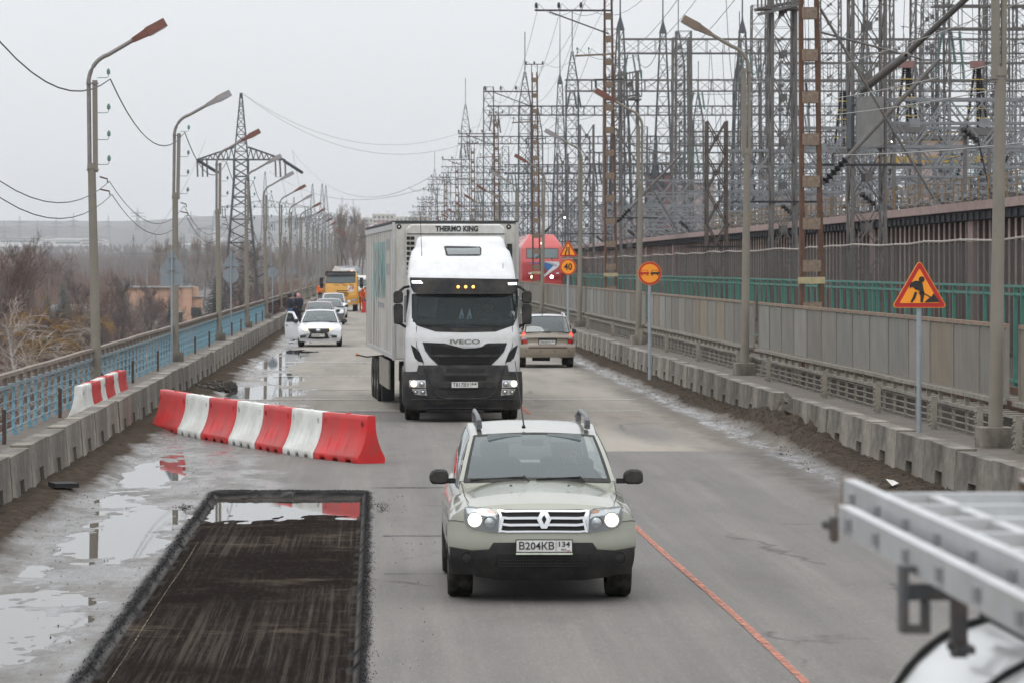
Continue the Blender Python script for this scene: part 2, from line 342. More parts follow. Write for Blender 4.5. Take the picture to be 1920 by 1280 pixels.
    def mx2(a, c): x = N.new('ShaderNodeMath'); x.operation = 'MAXIMUM'; L.new(a, x.inputs[0]); L.new(c, x.inputs[1]); return x.outputs[0]
    dry = mx2(mx2(at('pit'), at('rim')), at('dirt')); sp_ = N.new('ShaderNodeMix'); sp_.data_type = 'FLOAT'; L.new(dry, sp_.inputs[0]); sp_.inputs[2].default_value = .45; sp_.inputs[3].default_value = .0; L.new(sp_.outputs[0], b.inputs['Specular IOR Level'])
    bp = N.new('ShaderNodeBump'); bp.inputs['Strength'].default_value = .35; bp.inputs['Distance'].default_value = .012; L.new(fine, bp.inputs['Height'])
    sm = N.new('ShaderNodeMath'); sm.operation = 'SUBTRACT'; sm.inputs[0].default_value = .45; L.new(mul(wetf, .38), sm.inputs[1]); L.new(sm.outputs[0], bp.inputs['Strength'])
    L.new(bp.outputs[0], b.inputs['Normal'])
    return m
make_road()
def water_mat():
    m = bpy.data.materials.new('puddle_water'); m.use_nodes = True; N = m.node_tree.nodes; L = m.node_tree.links; b = N['Principled BSDF']
    b.inputs['Base Color'].default_value = (.06,.052,.043,1); b.inputs['Roughness'].default_value = .015; b.inputs['IOR'].default_value = 1.36
    n = N.new('ShaderNodeTexNoise'); n.inputs['Scale'].default_value = 5; bp = N.new('ShaderNodeBump'); bp.inputs['Strength'].default_value = .02; bp.inputs['Distance'].default_value = .01
    t = N.new('ShaderNodeTexCoord'); L.new(t.outputs['Object'], n.inputs[0]); L.new(n.outputs[0], bp.inputs['Height']); L.new(bp.outputs[0], b.inputs['Normal']); return m
M_water = water_mat()
tag(MB().add([(-4.7,24,-.0125),(-2.36,24,-.0125),(-2.36,50.2,-.0125),(-1.6,50.2,-.0125),(-1.6,190,-.0125),(-4.7,190,-.0125)], [(0,1,2,3,4,5)]).build('puddle_water', M_water), kind='structure')
tag(MB().add([(6.5,40,-.0115),(7.5,40,-.0115),(7.5,170,-.0115),(6.5,170,-.0115)], [(0,1,2,3)]).build('slush_water', mat('slush_water', (.24,.235,.24), .25, scale=9, col2=(.09,.085,.08), bump=.3, bscale=30, stretch=(1,.3,1))), kind='structure')
tag(MB().add([(-2.3,40.5,-.0735),(-.2,40.5,-.0735),(-.2,49.55,-.0735),(-2.3,49.55,-.0735)], [(0,1,2,3)]).build('puddle_water', M_water), kind='structure')
# the loose crumbs of milled asphalt round the pit, grit and small stones on the wet lane
def crumbs(name, pts, m, lo, hi):
    b = MB(); q = np.array(pts); hh = road_height(q[None, :, 0], q[None, :, 1])[0][0]
    for (x, y), h in zip(pts, hh.tolist()):
        r = random.uniform(abs(lo), hi); a = random.random()*6
        q = [Vector((x+r*math.cos(a+k*2.1)*random.uniform(.6,1.2), y+r*math.sin(a+k*2.1)*random.uniform(.6,1.2), h-.004)) for k in range(3)]
        b.add(q+[Vector((x, y, h+r*random.uniform(.7,1.3)))], [(0,1,3),(1,2,3),(2,0,3)])
    return tag(b.build(name, m), kind='stuff')
pp = []
for k in range(1900):
    y = random.uniform(26, 49.6); pp.append((PITX0-.05+random.gauss(0, .04), y))
    y = random.uniform(26, 49.6); pp.append((PITX1+.04+abs(random.gauss(0, .05)), y))
for k in range(500): pp.append((random.uniform(PITX0, PITX1), PITY+.3+random.gauss(0, .15)))
for k in range(60): pp.append((PITX1+.35+abs(random.gauss(0, .22)), random.uniform(27, 49)))
for k in range(80): pp.append((PITX0-.25-abs(random.gauss(0, .3)), random.uniform(27, 50)))
for k in range(260): pp.append((PITX0-.3+random.gauss(0, .06), 46.4+random.gauss(0, .35))); pp.append((PITX1+.25+random.gauss(0, .06), 46.5+random.gauss(0, .6)))
crumbs('asphalt_crumbs', pp, mat('asphalt_crumb', (.018,.017,.017), .9, var=.4, scale=20, spec=.15), .004, .013)
pp = [(random.uniform(-4.6, -1.2), 27+(random.random()**1.3)*110) for k in range(1100)]+[(random.uniform(-4.75, -3.7), 40+random.random()*120) for k in range(1500)]
crumbs('road_grit', pp, mat('mud_grit', (.06,.05,.04), .95, var=.5, scale=12, spec=.15), .003, .016)
pp = [(8.0-abs(random.gauss(0, .45)), 44+random.random()*90) for k in range(2400)]+[(7.75+random.gauss(0, .12), 67+random.gauss(0, 4)) for k in range(900)]
crumbs('verge_grit', pp, mat('verge_mud_grit', (.05,.042,.034), .95, var=.5, scale=12, spec=.15), .006, .026)
# painted line and joints, as thin worn sheets
def ribbon(name, pts, w, m, z=.012, jag=.25, label=None):
    b = MB(); rows = []
    for k, (x, y) in enumerate(pts):
        rows.append([(x-w/2*(1+random.uniform(-jag, jag)), y, z), (x+w/2*(1+random.uniform(-jag, jag)), y, z)])
    return tag(b.grid(rows).build(name, m), kind='structure')
def worn_paint(name, col, keep=.45):
    m = bpy.data.materials.new(name); m.use_nodes = True; N = m.node_tree.nodes; L = m.node_tree.links; b = N['Principled BSDF']; b.inputs['Roughness'].default_value = .9
    b.inputs['Base Color'].default_value = (*col, 1); t = N.new('ShaderNodeTexCoord'); n = N.new('ShaderNodeTexNoise'); n.inputs['Scale'].default_value = 9; n.inputs['Detail'].default_value = 8; n.inputs['Roughness'].default_value = .75
    L.new(t.outputs['Object'], n.inputs[0]); r = N.new('ShaderNodeMapRange'); r.inputs['From Min'].default_value = keep-.1; r.inputs['From Max'].default_value = keep+.12; r.inputs['To Min'].default_value = .25; L.new(n.outputs[0], r.inputs[0]); L.new(r.outputs[0], b.inputs['Alpha']); return m
M_orange = worn_paint('worn_orange_paint', (.46,.175,.115), .50); M_white_line = worn_paint('worn_white_paint', (.42,.40,.38), .5)
line = [(3.28+.05*math.sin((y-22)*.22), y) for y in np.arange(22, 56, .5)]
ribbon('road_marking', line, .07, M_orange, jag=.12)
ribbon('chalk_line', [(-2.10+.006*math.sin(y*.7), y) for y in np.arange(26, 42, .5)], .009, worn_paint('pale_cut_line', (.20,.165,.11), .56), z=-.058, jag=.5)
ribbon('road_marking', [(3.40, y) for y in np.arange(76, 84, .5)], .11, M_orange)
def joint(y, x0, x1, w, m, z=.011, dx=.4):
    xs = np.arange(x0, x1, dx); rows = [[(x, y+random.uniform(-.05,.05)-w/2, z), (x, y+random.uniform(-.05,.05)+w/2, z)] for x in xs]
    tag(MB().grid(rows).build('road_joint', m), kind='structure')
joint(77.8, -1.6, 6.4, .42, M_white_line); joint(84.6, -3.6, 6.5, .55, M_white_line); joint(103, -3, 4.5, .6, M_white_line); joint(118, -3, 4.5, .9, M_white_line); joint(137, -3, 5, 1.0, M_white_line)
M_tar = worn_paint('tar_seam', (.03,.028,.026), .45)
joint(50.6, -.1, 1.7, .10, M_tar); joint(41.5, .1, 2.2, .05, M_tar); joint(36.3, .1, 2, .04, M_tar); joint(91, -2, 1.5, .2, M_tar)
# ---- far road beyond the detailed stretch, deck, pavements
M_asph = mat('far_asphalt', (.19,.175,.155), .9, scale=.3, var=.2)
tag(MB().b2(-5, 8.2, 619, 1500, -.3, 0).build('road', M_asph), kind='structure')
tag(MB().b2(-4.95, 8.15, -20, 22, -.3, 0).build('road', M_asph), kind='structure')
M_pave = mat('pavement_grit', (.15,.13,.11), .95, scale=1.4, col2=(.10,.085,.07), bump=.4, bscale=25)
tag(MB().b2(-7.2, -4.97, -20, 620, -.5, .06).build('pavement', M_pave), kind='structure')
tag(MB().b2(8.2, 11.2, -20, 620, -.5, .2).build('pavement', M_pave), kind='structure')
M_deck = mat('deck_concrete', (.2,.19,.17), .9, scale=.8)
tag(MB().b2(-7.2, 11.2, -20, 620, -2.2, -.52).build('bridge_deck', M_deck), kind='structure')
# ---- terrain
def tz(x, y):
    k = np.interp(y, [0, 700, 1000, 1500, 2500, 3500, 4600, 6000, 7000, 9000], [-13, -13, -9, -2, 11, 25, 38, 76, 95, 92])
    r = np.interp(y, [0, 620, 1500, 2500, 9000], [-1, -1, -2, 11, 92])
    s = min(1, max(0, (x+14)/6)); v = k*(1-s)+r*s
    if y > 640: s2 = min(1, (y-640)/500)*max(0, 1-abs(x-1.5)/60); v = v*(1-s2)+(-.35)*s2 if y < 1500 else v
    return v+noise.noise(Vector((x*.002, y*.0012, 0)))*(y/700)*3.0*(1 if x < -20 or y > 1500 else 0)
def terrain():
    xs = [-2600,-2000,-1500,-1100,-800,-600,-450,-330,-240,-180,-130,-90,-60,-40,-28,-20,-14,-11,-8,0,8,12,30,60,120,250,500,900,1600]
    ys = list(range(-60, 700, 40))+list(range(700, 2000, 100))+list(range(2000, 9001, 350))
    rows = [[(x, y, float(tz(x, y))) for x in xs] for y in ys]
    m = bpy.data.materials.new('dry_grass_ground'); m.use_nodes = True; N = m.node_tree.nodes; L = m.node_tree.links; b = N['Principled BSDF']; b.inputs['Roughness'].default_value = .95
    t = N.new('ShaderNodeTexCoord'); n = N.new('ShaderNodeTexNoise'); n.inputs['Scale'].default_value = .012; n.inputs['Detail'].default_value = 9; n.inputs['Roughness'].default_value = .7
    L.new(t.outputs['Object'], n.inputs[0]); r = N.new('ShaderNodeValToRGB'); r.color_ramp.elements[0].position = .38; r.color_ramp.elements[0].color = (.035,.034,.036,1); r.color_ramp.elements[1].position = .62; r.color_ramp.elements[1].color = (.12,.105,.09,1)
    L.new(n.outputs[0], r.inputs[0]); L.new(r.outputs[0], b.inputs['Base Color'])
    tag(MB().grid(rows).build('ground', m, smooth=True), kind='structure')
terrain()
# ---- concrete blocks along both sides
def block_mesh(L, seed, H=.72):
    random.seed(seed); b = MB(); w = .34
    n1 = L*.5; nw = .3
    b.b2(-w/2+.09, w/2-.09, 0, L, 0, .34)
    segs = [(0, n1-nw), (n1+nw, L)]
    for y0, y1 in segs:
        for sx_ in (-1, 1): b.b2(sx_*w/2, sx_*(w/2-.09), y0, y1, .0, .34)
    for y0, y1 in ((n1-nw, n1+nw),):
        for sx_ in (-1, 1): b.b2(sx_*w/2, sx_*(w/2-.09), y0, y1, 0, .12)
    K = 7
    for i in range(K):
        y0, y1 = L*i/K, L*(i+1)/K; b.b2(-w/2, w/2, y0, y1, .34, H)
    bm = bmesh.new(); me0 = b.mesh('x', M_conc, fix=False); bm.from_mesh(me0)
    bmesh.ops.remove_doubles(bm, verts=bm.verts, dist=.0004)
    for v in bm.verts:
        z = v.co.z/H; v.co.x *= 1.16-.32*z
        n = noise.noise_vector(v.co*1.5+Vector((seed*7.3, 0, 0)))
        v.co += n*.007*(1.8 if z > .9 else 1)
    me = bpy.data.meshes.new('concrete_block'); bm.to_mesh(me); bm.free(); me.materials.append(M_conc)
    return me
Lb = 2.72
blocks = [block_mesh(Lb, s) for s in range(1, 7)]
def run_blocks(X, Y0, Y1, side, label_where):
    y = Y0; k = 0
    while y < Y1:
        rr = random.Random(int(y*13+X))
        if side == 'right' and 66 < y < 69: y += Lb+.04; continue
        o = link('concrete_barrier', blocks[rr.randrange(6)], loc=(X+rr.uniform(-.015,.015), y, -.02+rr.uniform(-.025,.02)))
        o.rotation_euler = (rr.uniform(-.004,.004), rr.uniform(-.01,.01), rr.uniform(-.003,.003))
        lb = '%s concrete barrier block from the camera in the %s line, %s' % (ordi(k), side, label_where if y < 100 else 'far down the bridge')
        tag(o, lb, 'concrete barrier', 'concrete barrier blocks of the %s line' % side); y += Lb+.04; k += 1
run_blocks(-5.0, 38.0, 290, 'left', 'streaked with grime'); run_blocks(8.22, 42.5, 300, 'right', 'mud at its foot')
# broken block half buried
b = MB(); rb = random.Random(3)
for k in range(46): b.box((rb.gauss(0,.13), rb.uniform(-1.1,1.1), rb.uniform(.0,.55)), (rb.uniform(.1,.3), rb.uniform(.1,.4), rb.uniform(.08,.3)), rb.random()*3, rb.random(), rb.random())
o = b.build('broken_barrier', mat('crumbled_concrete', (.11,.095,.075), .95, scale=7, col2=(.05,.042,.035), bump=1, bscale=30), loc=(8.2, 67.9, 0))
tag(o, 'crumbled concrete barrier block buried in mud between whole blocks on the right', 'broken barrier')
# ---- railings
def railing(nm, label, X, Y0, Y1, zb, z1, z2, m_top, m_mid, m_fin, step, cat='railing', rods=5, wtop=.13, side=1, gussets=True, seed=0):
    t = thing(nm, label, cat, (X, Y0, zb)); L = Y1-Y0; rr = random.Random(seed)
    def beam(z, m, w, h, name):
        rows = []; n = max(2, int(L/2.9)); b = MB(); pts = []
        for i in range(n+1):
            y = L*i/n; dz = rr.uniform(-.012, .012); rows.append([(-w/2, y, z-h/2+dz), (w/2, y, z-h/2+dz), (w/2, y, z+h/2+dz), (-w/2, y, z+h/2+dz)])
        b.grid(rows, closed=True); b.add(rows[0], [(0,1,2,3)]); b.add(rows[-1], [(0,3,2,1)]); return b.build(name, m, t)
    beam(z1-zb, m_top, wtop, .07, 'top_rail'); beam(z2-zb, m_mid, .10, .06, 'lower_rail')
    me = MB().b2(-.03, .03, -.012, .012, 0, z2-zb-.03).mesh('fin', m_fin)
    g = MB().prism([(.03*side, 0), (.11*side, 0), (.03*side, .2)], -.012, .012, 'xz').b2(-.03,.03,-.012,.012,0,z2-zb-.03).mesh('gusset_fin', m_fin) if gussets else me
    sp = MB().b2(-.04, .04, -.05, .05, z2-zb+.03, z1-zb-.035).mesh('spacer', m_top)
    n = int(L/step)
    for i in range(n):
        y = step*(i+.5); link('fin', g if i % 2 else me, t, (0, y, 0)); link('spacer', sp, t, (0, y, 0))
    for k in range(rods):
        z = (z2-zb)*(k+.6)/(rods+.2); MB().bar((.0, 0, z), (.0, L, z), .022).build('rod', m_mid, t)
    return t
LP = [84+33*k for k in range(17)]
for k, (a, c, mt, mm, mf, lb) in enumerate([(52, 217, M_brownrail, M_blue2, M_bluerail, 'blue barred railing along the left pavement with worn brown top rail'),
        (217.1, 290, M_brownrail, M_grail, M_redrail, 'dull red railing beyond the blue one on the left pavement'),
        (290.1, 600, M_grail, M_grail, M_grail, 'far grey brown railing beside the yellow truck on the left')]):
    railing('railing', lb, -6.85, a, c, .06, 1.22, 1.0, mt, mm, mf, 1.45 if k < 2 else 4, seed=k)
b = MB()
for y in np.arange(217.5, 289, 1.45): b.b2(-6.93, -6.9, y, y+1.3, .12, .95)
tag(b.build('railing_panels', mat('brick_red_panel', (.12,.065,.055), .9, scale=3, var=.4)), 'dull brick red infill panels behind the left railing', 'panel', kind='stuff')
posts = MB().b2(-.035, .035, -.03, .03, 0, .62).mesh('stub_post', mat('stub_post_dark', (.09,.06,.045), .9, scale=8, var=.4))
for i, y in enumerate(np.arange(62, 216, 11.0)):
    o = link('stub_post', posts, loc=(-6.62, y, .06)); tag(o, '%s rusty stub post at the foot of the blue railing' % ordi(i), 'post', 'rusty stub posts by the blue railing')
# right railing, in bays between the lamp posts, mesh screens standing on it
RLP = [58.2+39.4*k for k in range(15)]
M_scr = [mat('mesh_screen_%s' % n, c, .9, scale=1.2, var=.14, dirt=d, dirt_amt=.5, dscale=1.2, dstretch=(1,3,.4), alpha=.90, rnd=.22) for n, c, d in (('grey', (.235,.222,.195), (.17,.15,.12)), ('tan', (.25,.215,.165), (.19,.155,.115)), ('pale', (.27,.265,.24), (.19,.175,.15)))]
M_scrf = mat('screen_frame', (.21,.19,.16), .8, var=.2)
edges = [40]+RLP[:8]
M_scrtop = mat('screen_top_rust', (.24,.17,.12), .85, scale=3, var=.35)
for k in range(len(edges)-1):
    a, c = edges[k]+(.9 if k else 0), edges[k+1]-.25
    railing('railing', '%s bay of grey barred railing on the right, under the mesh screens' % ordi(k), 10.72, a, c, .2, .93, .70, M_grail, M_grail, M_grail, 1.45, side=-1, seed=20+k, rods=4, gussets=False)['group'] = 'grey railing bays along the right pavement'
    t = thing('mesh_fence', '%s bay of mesh screen fence standing on the right railing' % ordi(k), 'screen fence', (10.80, a, .98), group='mesh screen bays on the right railing')
    n = max(1, round((c-a)/2.7)); s = (c-a)/n
    pm = [MB().b2(-.01, .01, .04, s-.04, .02, 1.18).mesh('screen_panel', m) for m in M_scr]
    fm = MB().b2(-.03, .02, -.03, .03, -.02, 1.24).mesh('screen_post', M_scrf)
    rr = random.Random(k)
    for i in range(n):
        link('screen_panel', pm[rr.choice([0,0,1,2])], t, (0, i*s, 0)); link('screen_post', fm, t, (0, i*s, 0))
    link('screen_post', fm, t, (0, n*s, 0))
    MB().b2(-.035, .035, 0, c-a, 1.2, 1.27).build('top_rail', M_scrtop, t); MB().b2(-.03, .03, 0, c-a, -.03, .015).build('bottom_rail', M_scrf, t)
    for z in (.45,.85): MB().b2(.012, .03, 0, c-a, z, z+.02).build('cross_rail', M_scrf, t)
tag(MB().b2(10.72, 10.80, 335, 600, .2, 2.25).build('screen_wall', M_scr[0]), 'long far run of mesh screen on the right beyond the truck', 'screen fence')
bolt = MB().b2(-.05, .05, -.12, .12, 0, .62)
for q in range(6): bolt.cyl((-.05, -.05 if q % 2 else .05, .08+q*.09), (-.09, -.05 if q % 2 else .05, .08+q*.09), .028, 6)
bolt = bolt.mesh('bolted_stub', M_grail)
for i, y in enumerate([56.3, 59.9, 64.8, 72, 80.5, 92, 99.6, 112, 124, 136, 152, 170]):
    tag(link('bolted_stub', bolt, loc=(10.45, y, .2)), '%s bolted stub plate at the foot of the right railing' % ordi(i), 'stub post', 'bolted stub plates by the right railing')
# ---- lamp posts
def lamp_post(side):
    t = thing('street_lamp', 'x', 'street lamp'); s = side
    H = 9.1 if s > 0 else 10.2
    b = MB(); b.tube([(0,0,0), (-.09*s,0,H*.61)], [.125, .095], 14); b.tube([(-.09*s,0,H*.61),(-.095*s,0,H*.625)], [.11,.10], 14); b.build('pole', M_conc2, t, smooth=True)
    b = MB(); pts = [(-.14*s,0,H*.6), (-.15*s,0,H*.845)]
    for q in range(1, 8):
        a = q/7; pts.append((s*(-.15+.10*a+.38*a*a), 0, H*.845+.62*math.sin(a*1.25)/math.sin(1.25)*1.0))
    e = pts[-1]; pts.append((e[0]+s*.62, 0, e[2]+.36)); b.tube(pts, .052, 8); b.build('arm', M_tube if s > 0 else M_conc2, t, smooth=True)
    MB().b2(-.06, .06, -.06, .06, H*.6, H*.845).build('upper_post', M_conc2, t)
    b = MB()
    for z in (H*.605, H*.835): b.b2(-.2*s-.01, .08*s, -.08, .08, z, z+.035)
    b.build('clamp', M_tube, t)
    e = pts[-1]; d = Vector((s*.866, 0, .5)).normalized(); 
    hd = MB(); up = Vector((-s*.5, 0, .866)); o = Vector(e)
    def sec(k, w, h0, h1): c = o+d*k; return [c+Vector((0,-w,0))+up*h0, c+Vector((0,w,0))+up*h0, c+Vector((0,w*.7,0))+up*h1, c+Vector((0,-w*.7,0))+up*h1]
    rows = [sec(-.04,.06,-.06,.06), sec(.36,.14,-.10,.09), sec(.37,.15,-.115,.11), sec(.88,.14,-.115,.09)]
    hd.grid(rows, closed=True); hd.add(rows[0], [(0,1,2,3)]); hd.add(rows[-1], [(0,3,2,1)])
    hd = hd.build('lamp_head', M_redlamp, t)
    ln = MB(); q = [o+d*k+Vector((0,w,0))+up*-.13 for k, w in ((.40,-.11),(.40,.11),(.84,.11),(.84,-.11))]; q2 = [p+up*.03 for p in q]
    ln.add(q+q2, [(0,1,2,3),(4,5,6,7),(0,1,5,4),(1,2,6,5),(2,3,7,6),(3,0,4,7)]); ln.build('lens', M_lens, hd)
    if s > 0:
        for z in (8.35-.5, 7.55-.55, 6.95-.6, 6.35-.6):
            b = MB(); b.tube([(.06,0,z-.1),(.30,0,z-.1),(.33,0,z-.06),(.33,0,z)], .009, 5)
            b.lathe([(z-.02,.02),(z,.045),(z+.05,.04),(z+.06,.055),(z+.09,.03),(z+.11,.03),(z+.13,0)], 8, 'z', (.33,0,0)); b.build('insulator', M_insg, t)
        MB().tube([(.1,0,5.35),(.28,0,5.3),(.3,0,5.2)], .02, 5).tube([(.1,0,5.05),(.33,0,5.0),(.35,0,4.9)], .02, 5).build('wire_hook', M_rust, t)
    MB().b2(-.28, .28, -.3, .3, -.1, .34).build('foot_block', M_conc, t)
    return t
names = ['rusty red head, nearest on the left', 'grey and orange head', 'red brown head in front of the big pylon', 'grey head', 'pale grey head', 'red head']
base = lamp_post(1); grey_h = [ch for ch in base.children if ch.name.startswith('lamp_head')][0]
for k, y in enumerate(LP):
    o = base if k == 0 else copy_tree(base)
    o.location = (-6.72, y, .06); o.rotation_euler = (0, R([-.4,.9,.3,.5,-.2,.4][k % 6]), R(random.uniform(-3,3)))
    o['label'] = 'street lamp on the left pavement, %s' % (names[k] if k < 6 else '%s from the camera along the railing' % ordi(k)); o['group'] = 'street lamps on the left side'
    if k in (1,3,4,6,9,12):
        for ch in o.children:
            if ch.name.startswith('lamp_head'): ch.data = ch.data.copy(); ch.data.materials[0] = M_greylamp
base = lamp_post(-1)
for k, y in enumerate(RLP):
    o = base if k == 0 else copy_tree(base)
    o.location = (10.42, y, .2); o.rotation_euler = (0, R(random.uniform(-.3,.3)), R(random.uniform(-3,3)))
    o['label'] = 'street lamp on the right pavement, %s' % ('thick concrete pole nearest on the right' if k == 0 else '%s from the camera in front of the mesh screens' % ordi(k)); o['group'] = 'street lamps on the right side'
    if k in (1,3,5): 
        for ch in o.children:
            if ch.name.startswith('lamp_head'): ch.data = ch.data.copy(); ch.data.materials[0] = M_greylamp if k != 1 else mat('lamp_head_tan', (.2,.15,.11), .7, col2=(.12,.08,.06))
def sag(a, b, s, n=12):
    a = Vector(a); b = Vector(b); return [a.lerp(b, i/n)-Vector((0,0,4*s*(i/n)*(1-i/n))) for i in range(n+1)]
def wire(a, b, s, r, label, group, m=None, n=12, name='wire', cat='wire'):
    o = MB().tube(sag(a, b, s, n), r, 4, cap=False).build(name, m or M_wire, fix=False); return tag(o, label, cat, group)
prev = 84-33
LPy = [51]+LP
for k in range(9):
    y0, y1 = LPy[k], LPy[k+1]
    for q, (dx, z, sg, r, nm) in enumerate([(.32, 7.78, .95, .017, 'upper twisted cable'), (.3, 5.3, .8, .011, 'middle wire'), (.36, 4.98, .8, .011, 'lower wire')]):
        wire((-6.72+dx, y0, z), (-6.72+dx, y1, z), sg, r, '%s hanging between left street lamps, %s span from the camera' % (nm, ordi(k)), 'cables slung between the left street lamps')
# ---- road signs
M_so = mat('sign_orange', (.86,.30,.015), .45, var=.04); M_sr = mat('sign_red', (.42,.015,.012), .45, var=.06); M_sk = mat('sign_black', (.015,.014,.012), .5, var=.05)
def rtri(w, r=.06, n=5):    # rounded triangle outline, centre at centroid
    h = w*.866; pts = []; cs = [(-w/2, -h/3), (w/2, -h/3), (0, 2*h/3)]; an = [210, 330, 90]
    for (cx, cy), a0 in zip(cs, an):
        a = R(a0); ix, iy = cx-2*r*math.cos(a), cy-2*r*math.sin(a)
        for k in range(n): t = a+R(-60+120*k/(n-1)); pts.append((ix+r*math.cos(t), iy+r*math.sin(t)))
    return pts
def circ(r, n=40, cx=0, cy=0): return [(cx+r*math.cos(2*math.pi*k/n), cy+r*math.sin(2*math.pi*k/n)) for k in range(n)]
def plate(t, outs, z, y0=-.06):
    sg = None
    for k, (poly, m, nm) in enumerate(outs):
        y = y0-.003*k; b = MB(); b.prism([(x, z+q) for x, q in poly], y+(.02 if k == 0 else .002), y-.001)
        o = b.build(nm, m, sg or t)
        if k == 0: sg = o
    return sg
def sign_post(name, label, X, Y, z0, H, r=.045, group=None):
    t = thing(name, label, 'road sign', (X, Y, z0), group=group); MB().cyl((0,0,0), (0,0,H), r, 12).build('post', M_signp, t, smooth=True); return t
# roadworks: triangle
Yg = 61.5; c = P(1723, 547, Yg); t = sign_post('road_sign', 'orange triangular road works sign with a digging figure, on a grey post', c.x, Yg, .2, c.z-.2+.1)
W = 104/F*Yg; zc = c.z-.2
sg = plate(t, [(rtri(W, .045), M_so, 'sign_plate'), (rtri(W*.965, .04), M_sr, 'red_border'), (rtri(W*.72, .012), M_so, 'sign_face')], zc)
def g(pts, k=W/318.0, cx=1295, cy=650): return [((u-cx)*k, zc-(v-cy)*k) for u, v in pts]      # outlines read off an enlargement of the sign
gb = MB(); y = -.074
for pl in ([(1243,600),(1270,588),(1300,590),(1312,602),(1318,640),(1325,665),(1300,655),(1290,640),(1272,640),(1262,625),(1250,622),(1243,632),(1237,622)],
           [(1268,650),(1282,655),(1270,690),(1254,712),(1242,710),(1256,683)], [(1288,650),(1322,665),(1314,712),(1300,712),(1300,675)],
           [(1245,618),(1252,622),(1362,680),(1358,686)], [(1322,712),(1345,690),(1362,682),(1375,660),(1412,710)],
           [(1307-17*math.cos(a),580-17*math.sin(a)) for a in np.linspace(0, 6, 14)]):
    gb.prism(g(pl), y, y-.002)
gb.build('digging_figure', M_sk, sg)
# no overtaking: disc
Yg = 93.5; c = P(1218, 513, Yg); t = sign_post('road_sign', 'round orange no overtaking sign with red and black cars, on a grey post', c.x, Yg, .2, c.z-.2+.1)
W = 44/F*Yg; zc = c.z-.2
sg = plate(t, [(circ(W/2), M_so, 'sign_plate'), (circ(W/2*.97), M_sr, 'red_border'), (circ(W/2*.80), M_so, 'sign_face')], zc)
for (cx, m, nm) in ((-.145, M_sr, 'red_car'), (.145, M_sk, 'black_car')):
    b = MB(); k = W/.66
    b.prism([((cx+x)*k, zc+z*k) for x, z in [(-.12,-.02),(-.12,.03),(-.1,.035),(-.085,.09),(.085,.09),(.1,.035),(.12,.03),(.12,-.02)]], -.074, -.077)
    for q in (-.08, .08): b.prism([((cx+q-.02)*k, zc-.06*k), ((cx+q+.02)*k, zc-.06*k), ((cx+q+.02)*k, zc-.02*k), ((cx+q-.02)*k, zc-.02*k)], -.074, -.077)
    b.build(nm, m, sg); b = MB(); b.prism([((cx+x)*k, zc+z*k) for x, z in [(-.085,.035),(-.07,.078),(.07,.078),(.085,.035)]], -.078, -.080); b.build('car_window', M_so, sg)
# narrowing + 40
Yg = 128; c = P(1065, 471, Yg); t = sign_post('road_sign', 'orange road narrows triangle above a round 40 sign on a grey post', c.x, Yg, .2, c.z-.2+.2)
W = 36/F*Yg; zc = c.z-.2
sg = plate(t, [(rtri(W, .04), M_so, 'sign_plate'), (rtri(W*.965, .035), M_sr, 'red_border'), (rtri(W*.72, .012), M_so, 'sign_face')], zc)
b = MB(); k = W/380*1.0
def g2(pts): return [((u-1125)*k, zc-(v-570)*k) for u, v in pts]
b.prism(g2([(1060,655),(1060,600),(1090,550),(1090,490),(1112,490),(1112,560),(1084,606),(1084,655)]), -.074, -.077); b.prism(g2([(1132,488),(1155,488),(1155,655),(1132,655)]), -.074, -.077); b.build('narrowing_symbol', M_sk, sg)
c = P(1065, 501, Yg); zc = c.z-.2; W = 30.5/F*Yg
sg = plate(t, [(circ(W/2), M_so, 'sign_plate'), (circ(W/2*.97), M_sr, 'red_border'), (circ(W/2*.82), M_so, 'sign_face')], zc)
text('40', .34, (0, -.077, zc), M_sk, sg, 'number', width=.30, bold=.006)
# backs of signs on the left
def back_sign(px, ybot, tri, disc, label, rect=None):
    Yg = 6500*(3.2-.06)/(ybot-503); X = (px-702)/F*Yg
    tt = P(px, tri[0] if tri else disc[0], Yg).z
    t = sign_post('road_sign', label, X, Yg, .06, tt-.1, .035)
    if tri: b = MB(); w = tri[2]/F*Yg; b.prism([(x, P(px, (tri[0]*1+tri[1]*2)/3, Yg).z-.06+z) for x, z in rtri(w, .04)], -.06, -.075); b.build('sign_plate', M_signb, t)
    if disc: b = MB(); r = disc[1]/2/F*Yg; b.prism([(x, P(px, disc[0]+disc[1]/2, Yg).z-.06+z) for x, z in circ(r, 32)], -.06, -.075); b.build('sign_plate', M_signb, t)
    if rect: b = MB(); z1 = P(px, rect[0], Yg).z-.06; z0 = P(px, rect[1], Yg).z-.06; w = rect[2]/F*Yg/2; b.prism([(-w,z0),(w,z0),(w,z1),(-w,z1)], -.062, -.077); b.build('sign_plate', M_signb, t)
    b = MB(); 
    for z in (tt-.35, tt-.75): b.b2(-.09,.09,-.055,.04,z,z+.03)
    b.build('clamp', M_signp, t)
    t.rotation_euler[2] = math.pi
    return t
def fixb(t):  # plates face away from the camera: keep the post nearer than the plates
    return t
back_sign(322, 682, (467,512,51), None, 'back of a triangular road sign with a rectangular plate below, nearest on the left', (513,535,43))
back_sign(433, 629, (470,501,34), (502,29), 'back of triangular and round signs on one post by the blue railing')
back_sign(511, 594, None, (501,20), 'back of a round sign alone on a thin post by the left railing')
back_sign(547, 570, (498,512,20), None, 'back of a small triangular sign beside the standing people')
